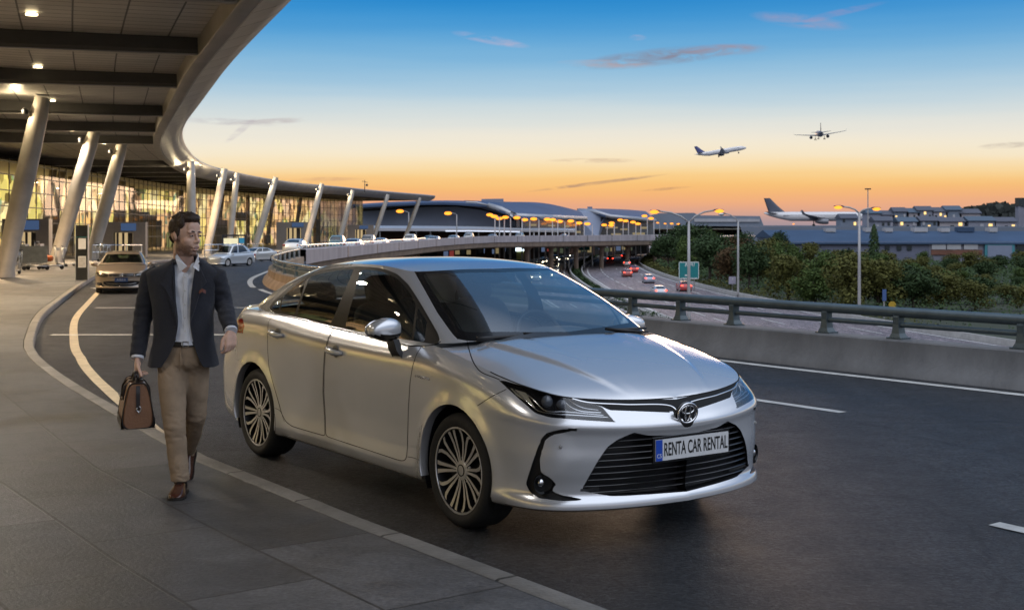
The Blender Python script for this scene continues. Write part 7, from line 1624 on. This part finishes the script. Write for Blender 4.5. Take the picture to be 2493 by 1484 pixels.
panel(2236,648,2262,657,M_['eave'],'awning',-1.5); panel(2398,648,2470,656,M_['eave'],'awning',-1.6)
mb = MB()
for u, w_, h_ in ((2140,26,5),(2190,18,4),(2262,34,5),(2330,22,4),(2374,40,6),(2452,20,5),(2040,24,4)):
    panel(u,559-h_,u+w_,565,M_['eave'] if u != 2374 else M_['shed_roof'],'roof_vent',11,14)
t2, s2, x02, q2 = shed(1880, 2130, 560, 574, 600, 330, 20, 'low_shed', 'low blue shed roof behind the green trees below the airliner', M_['hall_blue'], M_['shed_roof'])
rnd = random.Random(21); cols_ = [(.22,.23,.28),(.30,.29,.33),(.16,.19,.24),(.34,.31,.32)]
hs_ = [(2128,516,34),(2160,520,26),(2192,512,30),(2226,514,26),(2252,509,36),(2290,512,34),(2322,508,38),(2362,516,50),(2150,534,40),(2210,536,44),(2262,534,40),(2318,536,60),(2390,534,64),(2450,536,50),(2068,528,40)]
for k, (u, v, w) in enumerate(hs_):
    Y = 640 if v < 525 else 560
    wm = mat('house_render_%s' % 'abcdefghijklmno'[k], cols_[k%4], .8, noise_amt=.15, noise_scale=.2)
    th, s, x0, q = shed(u-w/2, u+w/2, v-8, v+1, 556, Y, 9, 'far_house', 'distant house with a dark pitched roof on the skyline by the airfield', wm, mat('house_roof_%s' % 'abcdefghijklmno'[k], (.07,.075,.10) if k%3 else (.06,.09,.13), .7, noise_amt=.2), 'house'); th['group'] = 'houses on the skyline'
    for n_ in range(3):
        if rnd.random() < .75: c = q(u-w/2+w*(n_+.5)/3, v+10+rnd.uniform(-2,8)); mb = MB(); mb.box(c+Vector((0,-.1,0)), (w*s*.14,.3,1.4)); mb.build('window', rnd.choice((emis('far_window_warm',(1,.65,.25),1.6) if 'far_window_warm' not in bpy.data.materials else bpy.data.materials['far_window_warm'], M_['win_dark'], M_['eave'])), th)
t = empty('control_tower', Vector(((2487-UC)/F*700, 700, 0)), 0, 'dark tower block at the edge of the skyline above the depot', 'tower'); mb = MB(); mb.box((0,0,6),(5,5,18)); mb.build('shaft', M_['grey_wall'], t); mb = MB(); mb.prism([(3.6*math.cos(a),3.6*math.sin(a)) for a in np.linspace(0,2*PI,8,endpoint=False)], 12, 16.5); mb.build('cab', M_['win_dark'], t)
t = empty('floodlight_mast', Vector(((2113-UC)/F*520, 520, ZG)), 0, 'thin floodlight mast standing against the orange sky', 'mast'); mb = MB(); H = (VH-460)/F*520+CH-ZG; mb.tube([(0,0,0),(0,0,H)], [.35,.18], 8); mb.build('pole', M_['pole'], t); mb = MB(); mb.box((0,0,H),(2.2,1.2,.5)); mb.build('floodlight', M_['dark_metal'], t)
# far ridge and hangars on the horizon
M_['hill'] = mat('dusk_hill', (.045,.05,.06), .95, noise_amt=.3, noise_scale=.01)
def hz(x): return 10*math.exp(-((x-640)/210)**2)+5*noise.noise(Vector((x*.012,3,0)))+2*noise.noise(Vector((x*.05,1,0)))
mb = MB(); xs = np.linspace(-3000, 5000, 500); mb.grid([[(x, 1500+y, z) for y, z in ((0,-9),(0+20,max(-8.9,hz(x*.55)*2.3-6)),(300,max(-8.9,hz(x*.55)*2.6-6)),(900,-9))] for x in xs]); tag(mb.build('hills', M_['hill'], smooth=True), kind='structure')
mb = MB(); vs = []; rnd = random.Random(2)
for k in range(1600):
    x = rnd.uniform(330, 760); z = hz(x*.55*1.0) if False else 0; Y = 1180; v_ = np.interp(UC+F*x/Y, [2000,2300,2360,2430,2520], [532,522,512,500,503])+rnd.uniform(-2,26); zz = CH+(VH-v_)/F*Y; r = rnd.uniform(1.2,3.2)
    a = rnd.uniform(0,PI); d1 = Vector((math.cos(a),rnd.uniform(-.5,.5),math.sin(a)))*r; d2 = Vector((-math.sin(a),rnd.uniform(-.5,.5),math.cos(a)))*r; c = Vector((x,Y+rnd.uniform(-20,20),zz)); mb.add([c-d1-d2,c+d1-d2,c+d1+d2,c-d1+d2], [(0,1,2,3)])
M_['far_leaf'] = mat('far_wood_foliage', (.035,.04,.035), .9, noise_amt=.4, noise_scale=.05); tag(mb.build('far_wood', M_['far_leaf']), 'dark wooded ridge on the skyline above the depot', 'wood', kind='stuff')
t = empty('far_hangar', at(1720,545,900), 0, 'long low grey hangar on the horizon behind the row of lamps', 'building'); o = t.location
mb = MB(); vol(mb, [at(1585,556,900),at(1585,524,900),at(1600,519,900),at(1690,518,900),at(1700,524,900),at(1850,526,900),at(1862,556,900)], 60); B_(mb, 'wall', mat('hangar_cladding', (.17,.20,.25), .6, noise_amt=.15, noise_scale=.05), t)
mb = MB(); vol(mb, [at(1690,540,899),at(1690,532,899),at(1850,533,899),at(1850,540,899)], .5); B_(mb, 'door_strip', M_['eave'], t)
# ------------------------------------------------------------------ trees
def leaf_mat(nm, c1, c2):
    m = bpy.data.materials.new(nm); m.use_nodes = True; nt = m.node_tree; N = nt.nodes; L = nt.links; b = N['Principled BSDF']
    g_ = N.new('ShaderNodeNewGeometry'); n = N.new('ShaderNodeTexNoise'); n.inputs['Scale'].default_value = 1.1; n.inputs['Detail'].default_value = 3; tc = N.new('ShaderNodeTexCoord'); L.new(tc.outputs['Object'], n.inputs[0])
    a = N.new('ShaderNodeMath'); a.operation = 'MULTIPLY_ADD'; a.inputs[1].default_value = .5; L.new(g_.outputs['Random Per Island'], a.inputs[0]); q = N.new('ShaderNodeMath'); q.operation = 'MULTIPLY'; q.inputs[1].default_value = .6; L.new(n.outputs[0], q.inputs[0]); L.new(q.outputs[0], a.inputs[2])
    x = N.new('ShaderNodeMix'); x.data_type = 'RGBA'; L.new(a.outputs[0], x.inputs[0]); x.inputs[6].default_value = (*c1,1); x.inputs[7].default_value = (*c2,1); L.new(x.outputs[2], b.inputs['Base Color']); b.inputs['Roughness'].default_value = .8; b.inputs['Specular IOR Level'].default_value = .2; return m
kinds = [('dark_green_tree','dense dark green tree in the wood beside the highway',leaf_mat('leaf_dark',(.011,.025,.010),(.046,.074,.024))),('olive_tree','olive green tree with loose crown in the wood beside the highway',leaf_mat('leaf_olive',(.032,.036,.009),(.115,.112,.027))),('russet_tree','russet brown tree in the wood beside the highway',leaf_mat('leaf_russet',(.028,.018,.009),(.105,.062,.026))),('green_tree','fresh green tree in the wood beside the highway',leaf_mat('leaf_green',(.017,.036,.009),(.080,.115,.027)))]
M_['bark'] = mat('bark', (.05,.038,.028), .9, noise_amt=.3, noise_scale=6)
def crown(seed, n=3000):
    rnd = random.Random(seed); mb = MB(); cl_ = []
    for k in range(11):
        a = rnd.uniform(0,2*PI); rr_ = rnd.uniform(.05,.34); cl_.append((Vector((rr_*math.cos(a),rr_*math.sin(a),rnd.uniform(.26,.86))), rnd.uniform(.15,.26)))
    cl_.append((Vector((0,0,.84)),.17)); cl_.append((Vector((.05,0,.55)),.26))
    for k in range(n):
        c, r = rnd.choice(cl_); d = Vector((rnd.gauss(0,1),rnd.gauss(0,1),rnd.gauss(0,1))).normalized(); p = c + d*r*rnd.uniform(.55,1.08)
        if p.z < .06: continue
        s = rnd.uniform(.020,.042); nn = (d+Vector((rnd.gauss(0,.5),rnd.gauss(0,.5),rnd.gauss(0,.5)))).normalized(); t1 = nn.orthogonal().normalized(); t1 = Matrix.Rotation(rnd.uniform(0,6.28),3,nn) @ t1; t2 = nn.cross(t1)
        mb.add([p-t1*s, p-t2*s*.55, p+t1*s, p+t2*s*.55], [(0,1,2,3)])
    return mb
def trunk():
    mb = MB(); mb.tube([(0,0,-.02),(.01,0,.2),(-.01,.01,.45),(0,0,.75)], [.035,.028,.02,.008], 7)
    for a in (0.3,1.9,3.4,5.0): mb.tube([(0,0,.3+.05*a/3),(.12*math.cos(a),.12*math.sin(a),.5),(.24*math.cos(a),.24*math.sin(a),.66)], [.016,.011,.004], 5)
    return mb
pt = [trunk().build('trunk', M_['bark'], smooth=True)]; pt[0].hide_render = False
crowns = [crown(s).build('crown', kinds[s%4][2]) for s in range(8)]
first_t, used_c = True, set()
def tree(x, y, h, wd, k, rz, z=ZG):
    global first_t
    nm, lb, m = kinds[k%4]; t = empty(nm, (x, y, z), rz, lb, 'tree', 'trees in the wood beside the highway'); t.scale = (h*wd, h*wd, h)
    a = pt[0] if first_t else pt[0].copy()
    if not first_t: C.objects.link(a)
    first_t = False; a.parent = t
    c = crowns[k%8]
    if k%8 in used_c: c = c.copy(); C.objects.link(c)
    used_c.add(k%8); c.parent = t
rnd = random.Random(9); cnt = 0
def top_v(u): return float(np.interp(u, [1560,1600,1640,1700,1760,1850,1900,1950,2010,2060,2140,2200,2300,2400,2520], [640,586,550,545,552,556,570,584,594,596,604,622,640,650,654]))
for Y in (300,268,240,216,196,180,166,154,143):
    x = float(np.interp(Y, HR[:,1], HR[:,0]))+4.2; xe = 100+ (300-Y)*-.15; sp = 5.6*(Y/200)**.7
    while True:
        u = UC+F*x/Y
        if u > 2560: break
        yy = Y+rnd.uniform(-5,5); vb = VH+(CH-ZG)*F/yy; front = (300-Y)/157; vt = top_v(u) + front*56*(1 if u < 2000 else .5) + rnd.uniform(-10,14); h = (vb-vt)/F*yy
        if Y >= 216 and u > 2040: h = max(h, rnd.uniform(2.6, 4.6))
        if h > 1.6: tree(x, yy, min(h,12), rnd.uniform(.85,1.25) if h > 5 else rnd.uniform(1.2,1.9), rnd.choice((0,1,3,0,2,1,4,5,7,6) if u < 1980 else (1,3,5,7,0,4,1,5)), rnd.uniform(0,6.28)); cnt += 1
        x += sp*rnd.uniform(.75,1.25)
b = gnd(2128, 690, ZG); cyp = empty('cypress', (b.x, b.y, ZG), 0, 'tall dark column shaped cypress standing above the wood', 'tree'); mb = MB(); rnd2 = random.Random(4)
H = (690-546)/F*b.y
for k in range(1700):
    z = rnd2.uniform(.08,1)*H; r = 1.0*math.sin(PI*min(1,(z/H)*.9+.1))**.6*rnd2.uniform(.5,1.1); a = rnd2.uniform(0,6.28); p = Vector((r*math.cos(a),r*math.sin(a),z)); s_ = rnd2.uniform(.12,.26); d = Vector((math.cos(a),math.sin(a),.6)).normalized(); t1 = d.orthogonal().normalized(); t2 = d.cross(t1); mb.add([p-t1*s_,p-t2*s_*.6,p+t1*s_,p+t2*s_*.6], [(0,1,2,3)])
mb.build('crown', kinds[0][2], cyp); mb = MB(); mb.tube([(0,0,-.1),(0,0,H*.8)], [.2,.05], 6); mb.build('trunk', M_['bark'], cyp)
def undergrowth(n=42000):
    rnd = random.Random(31); mb = MB(); k = 0
    while k < n:
        y = rnd.uniform(118, 300); x = float(np.interp(y, HR[:,1], HR[:,0]))+3.5+rnd.uniform(0,1)**1.1*95; u = UC+F*x/y
        k += 1
        if u > 2700: continue
        c = Vector((x, y, ZG + rnd.uniform(0,1)**.7*(1.5+1.3*noise.noise(Vector((x*.09,y*.09,2)))))); s_ = rnd.uniform(.12,.30)*(y/200)
        d = Vector((rnd.gauss(0,.6),rnd.gauss(-.4,.6),.8)).normalized(); t1 = d.orthogonal().normalized(); t1 = Matrix.Rotation(rnd.uniform(0,6.28),3,d)@t1; t2 = d.cross(t1); mb.add([c-t1*s_,c-t2*s_*.6,c+t1*s_,c+t2*s_*.6], [(0,1,2,3)])
    tag(mb.build('undergrowth', kinds[0][2]), 'dark tangled undergrowth beneath the wood beside the highway', 'undergrowth', kind='stuff')
undergrowth()
for c_ in crowns:
    if c_.parent is None: bpy.data.objects.remove(c_)
# clipped planting between the carriageways and along the verge: ground cover, one mass each
def planting(name, label, P, lo, hi, hmin, hmax, n, seed, m):
    rnd = random.Random(seed); mb = MB(); N_ = normals(P)
    for k in range(n):
        i = rnd.randrange(len(P)); o = rnd.uniform(lo, hi); q = P[i]+N_[i]*o; y = q[1]
        w = 1-abs((o-(lo+hi)/2)/((hi-lo)/2))**3; z = ZG+rnd.uniform(0,1)**.6*(hmin+(hmax-hmin)*(.5+noise.noise(Vector((q[0]*.15,q[1]*.15,seed)))))*w
        s = rnd.uniform(.10,.22)*(y/200); d = Vector((rnd.gauss(0,.6),rnd.gauss(-.3,.6),1)).normalized(); t1 = d.orthogonal().normalized(); t1 = Matrix.Rotation(rnd.uniform(0,6.28),3,d)@t1; t2 = d.cross(t1); p = Vector((q[0],q[1],z)); mb.add([p-t1*s,p-t2*s*.6,p+t1*s,p+t2*s*.6], [(0,1,2,3)])
    tag(mb.build(name, m), label, 'planting', kind='stuff')
HLs = np.array([p for p in HL if 120 < p[1] < 480]); HRs = np.array([p for p in HR if 120 < p[1] < 460])
planting('median_planting', 'dark green planting on the strip between the two carriageways', HLs, .7, 2.7, .3, 1.1, 9000, 1, kinds[0][2])
planting('verge_planting', 'low shrubs along the far edge of the highway', HRs, -4.6, -.9, .4, 1.5, 8000, 6, kinds[1][2])
# ------------------------------------------------------------------ things on the pavement
b = gnd(200, 681, KH); s = b.y/F
t = empty('information_totem', b, math.radians(6), 'black information totem with two white notices on the pavement behind the bronze saloon', 'sign pillar'); H = 133*s
mb = MB(); mb.box((0,0,H/2),(28*s,.10,H)); bd = mb.build('slab', mat('totem_black', (.012,.014,.016), .25, noise_amt=.2, coat=.4), t)
for sx in (-1,1): mb = MB(); mb.box((sx*14.6*s,0,H/2+.01),(1.4*s,.13,H+.02)); mb.build('edge_trim', M_['steel'], t)
mb = MB(); mb.box((1.0*s,-.055,88*s),(18*s,.012,26*s)); mb.box((1.0*s,-.055,58*s),(18*s,.012,28*s)) if False else None; mb.build('notice', M_['white'], bd); mb = MB(); mb.box((1.0*s,-.055,44*s),(18*s,.012,27*s)); mb.build('notice', M_['white'], bd); mb = MB(); mb.box((1.0*s,-.0635,44*s),(16*s,.006,24*s)); mb.box((1.0*s,-.0635,88*s-13*s),(16*s,.006,.6*s)); mb.build('notice_print', mat('notice_grey', (.45,.44,.42), .6, noise_amt=.35, noise_scale=14), bd)
mb = MB(); mb.box((0,-.053,104*s),(26*s,.01,1.2*s)); mb.build('green_strip', M_['teal'], bd)
def trolley(x, y, rz, label, sc=.7, panel=False):
    t = empty('luggage_trolley', (x, y, zroad(y)+KH), rz, label, 'luggage trolley', 'luggage trolleys on the pavement'); t.scale = (sc,)*3
    mb = MB()
    for sy in (-.26,.26): mb.tube([(-.42,sy,.16),(.45,sy*.7,.14)], .018, 6); mb.tube([(-.42,sy,.16),(-.50,sy,.62),(-.52,sy,1.02)], .018, 6)
    mb.tube([(-.42,-.26,.16),(-.42,.26,.16)], .018, 6); mb.tube([(-.47,-.26,.45),(-.47,.26,.45)], .014, 6); mb.tube([(-.5,-.26,.75),(-.5,.26,.75)], .014, 6)
    for sy in (-.13,0,.13): mb.tube([(-.42,sy,.17),(.42,sy*.7,.15)], .010, 5); mb.tube([(-.43,sy,.2),(-.5,sy,.74)], .008, 5)
    mb.build('frame', M_['steel'], t, smooth=True)
    mb = MB(); mb.tube([(-.53,-.30,1.03),(-.53,.30,1.03)], .024, 8); mb.build('handle', M_['black'], t, smooth=True)
    mb = MB(); mb.box((-.40,0,.88),(.16,.46,.14)); mb.build('basket', M_['steel'], t)
    if panel: mb = MB(); mb.box((0,-.30,.58),(.98,.03,.62)); mb.box((0,-.318,.70),(.98,.012,.02)); mb.box((0,-.318,.50),(.98,.012,.02)); mb.build('side_panel', mat('trolley_panel', (.22,.23,.22), .5, .3, noise_amt=.2), t)
    for x_, y_ in ((-.36,-.24),(-.36,.24),(.40,0)):
        mb = MB(); mb.lathe([(0,-.02),(.075,-.02),(.075,.02),(0,.02)], 12, Matrix.Translation((x_,y_,.075))@Matrix.Rotation(PI/2,4,'X')); mb.tube([(x_,y_,.08),(x_,y_,.17)], .015, 5); mb.build('castor', M_['rubber'], t)
    return t
c1 = gnd(88, 657, KH); c2 = gnd(112, 656, KH)
trolley(c1.x, c1.y, math.radians(4), 'panelled luggage trolley carrying orange bundles beside a leaning column', .95, True); trolley(c2.x+.05, c2.y+.35, math.radians(4), 'luggage trolley pushed in behind the panelled one', .95)
for k, (u, v, Yo) in enumerate(((83,632,0),(104,632,.05),(118,629,.4))):
    mb = MB(); p = at(u, v, c1.y-.1+Yo); cushion(mb, (0,0,0), (.34,.24,.22), e=.75); cushion(mb, (0,0,.10), (.06,.05,.05)); o = mb.build('orange_bundle', mat('orange_cloth', (.42,.10,.02), .6, noise_amt=.3, noise_scale=12) if k == 0 else bpy.data.materials['orange_cloth'], smooth=True, loc=p); tag(o, ('round orange bundle at the panel end of the luggage trolley','round orange bundle in the middle of the luggage trolley','tan bundle behind the two orange ones on the trolley')[k], 'bundle')
for k, (u, v, rz, lb) in enumerate(((22,667,2.6,'luggage trolley half hidden at the foot of the big column'),(160,648,.5,'luggage trolley behind the black totem, by the second column'),(178,649,.45,'luggage trolley nested against another behind the black totem'),(258,636,.7,'luggage trolley in the row above the bronze saloon roof'),(268,637,.7,'second luggage trolley in the row above the bronze saloon roof'),(278,637,.7,'last luggage trolley in the row above the bronze saloon roof'))):
    p = gnd(u, v, KH); trolley(p.x, p.y, rz, lb, .75)
def railing(a, b, label):
    n = max(2, int((b-a).length/1.6)); t = empty('pavement_railing', a, 0, label, 'railing')
    mb = MB(); d = b-a
    for h in (.72,.40): mb.tube([Vector((0,0,h)), d+Vector((0,0,h))], .028, 8)
    mb.build('rails', M_['chrome'], t, smooth=True)
    for k in range(n+1): mb = MB(); mb.tube([d*k/n, d*k/n+Vector((0,0,.74))], .025, 8); mb.build('post', M_['steel'], t)
def pv(u, v): p = gnd(u, v, KH); p.z = zroad(p.y)+KH; return p
railing(pv(-10,660), pv(72,648), 'low steel railing between the big column and the luggage trolleys'); railing(pv(225,634), pv(345,626), 'low steel railing beyond the bronze saloon'); railing(pv(498,615), pv(640,603), 'low steel railing beyond the lit display frame')
b = Vector(((570-UC)/F*80, 80, zroad(80)+KH)); t = empty('display_frame', b, math.radians(14), 'tall dark framed glass display by the terminal doors beyond the man', 'display'); s = 80/F; w, h = 54*s, 52*s
for x, z, a, c in ((-w/2,h/2,.10,h),(w/2,h/2,.14,h),(0,h-.05,w,.10),(0,h*.52,w,.05),(0,h*.30,w,.05),(w*.2,h/2,.05,h)): mb = MB(); mb.box((x,0,z),(a,.16,c)); mb.build('frame_bar', M_['dark_metal'], t)
mb = MB(); mb.box((-w*.15,.05,h*.41),(w*.66,.03,h*.2)); mb.box((-w*.15,.05,h*.70),(w*.66,.03,h*.26)); mb.build('lit_panel', emis('display_light', (1,.92,.6), .9), t); mb = MB(); mb.box((w*.35,.05,h*.72),(w*.26,.03,h*.26)); mb.build('blue_panel', emis('display_blue', (.05,.25,.42), .8), t)
t = empty('canopy_antenna', at(888,462,150), 0, 'small antenna with cross arms on the canopy roof', 'antenna'); mb = MB(); mb.tube([(0,0,-.3),(0,0,1.15)], [.07,.03], 6); mb.build('mast', M_['dark_metal'], t); mb = MB(); mb.tube([(-.3,0,1.0),(.35,0,.85)], .03, 5); mb.ell((.25,0,.55), (.14,.1,.14), 8, 6); mb.build('cross_arm', M_['dark_metal'], t)
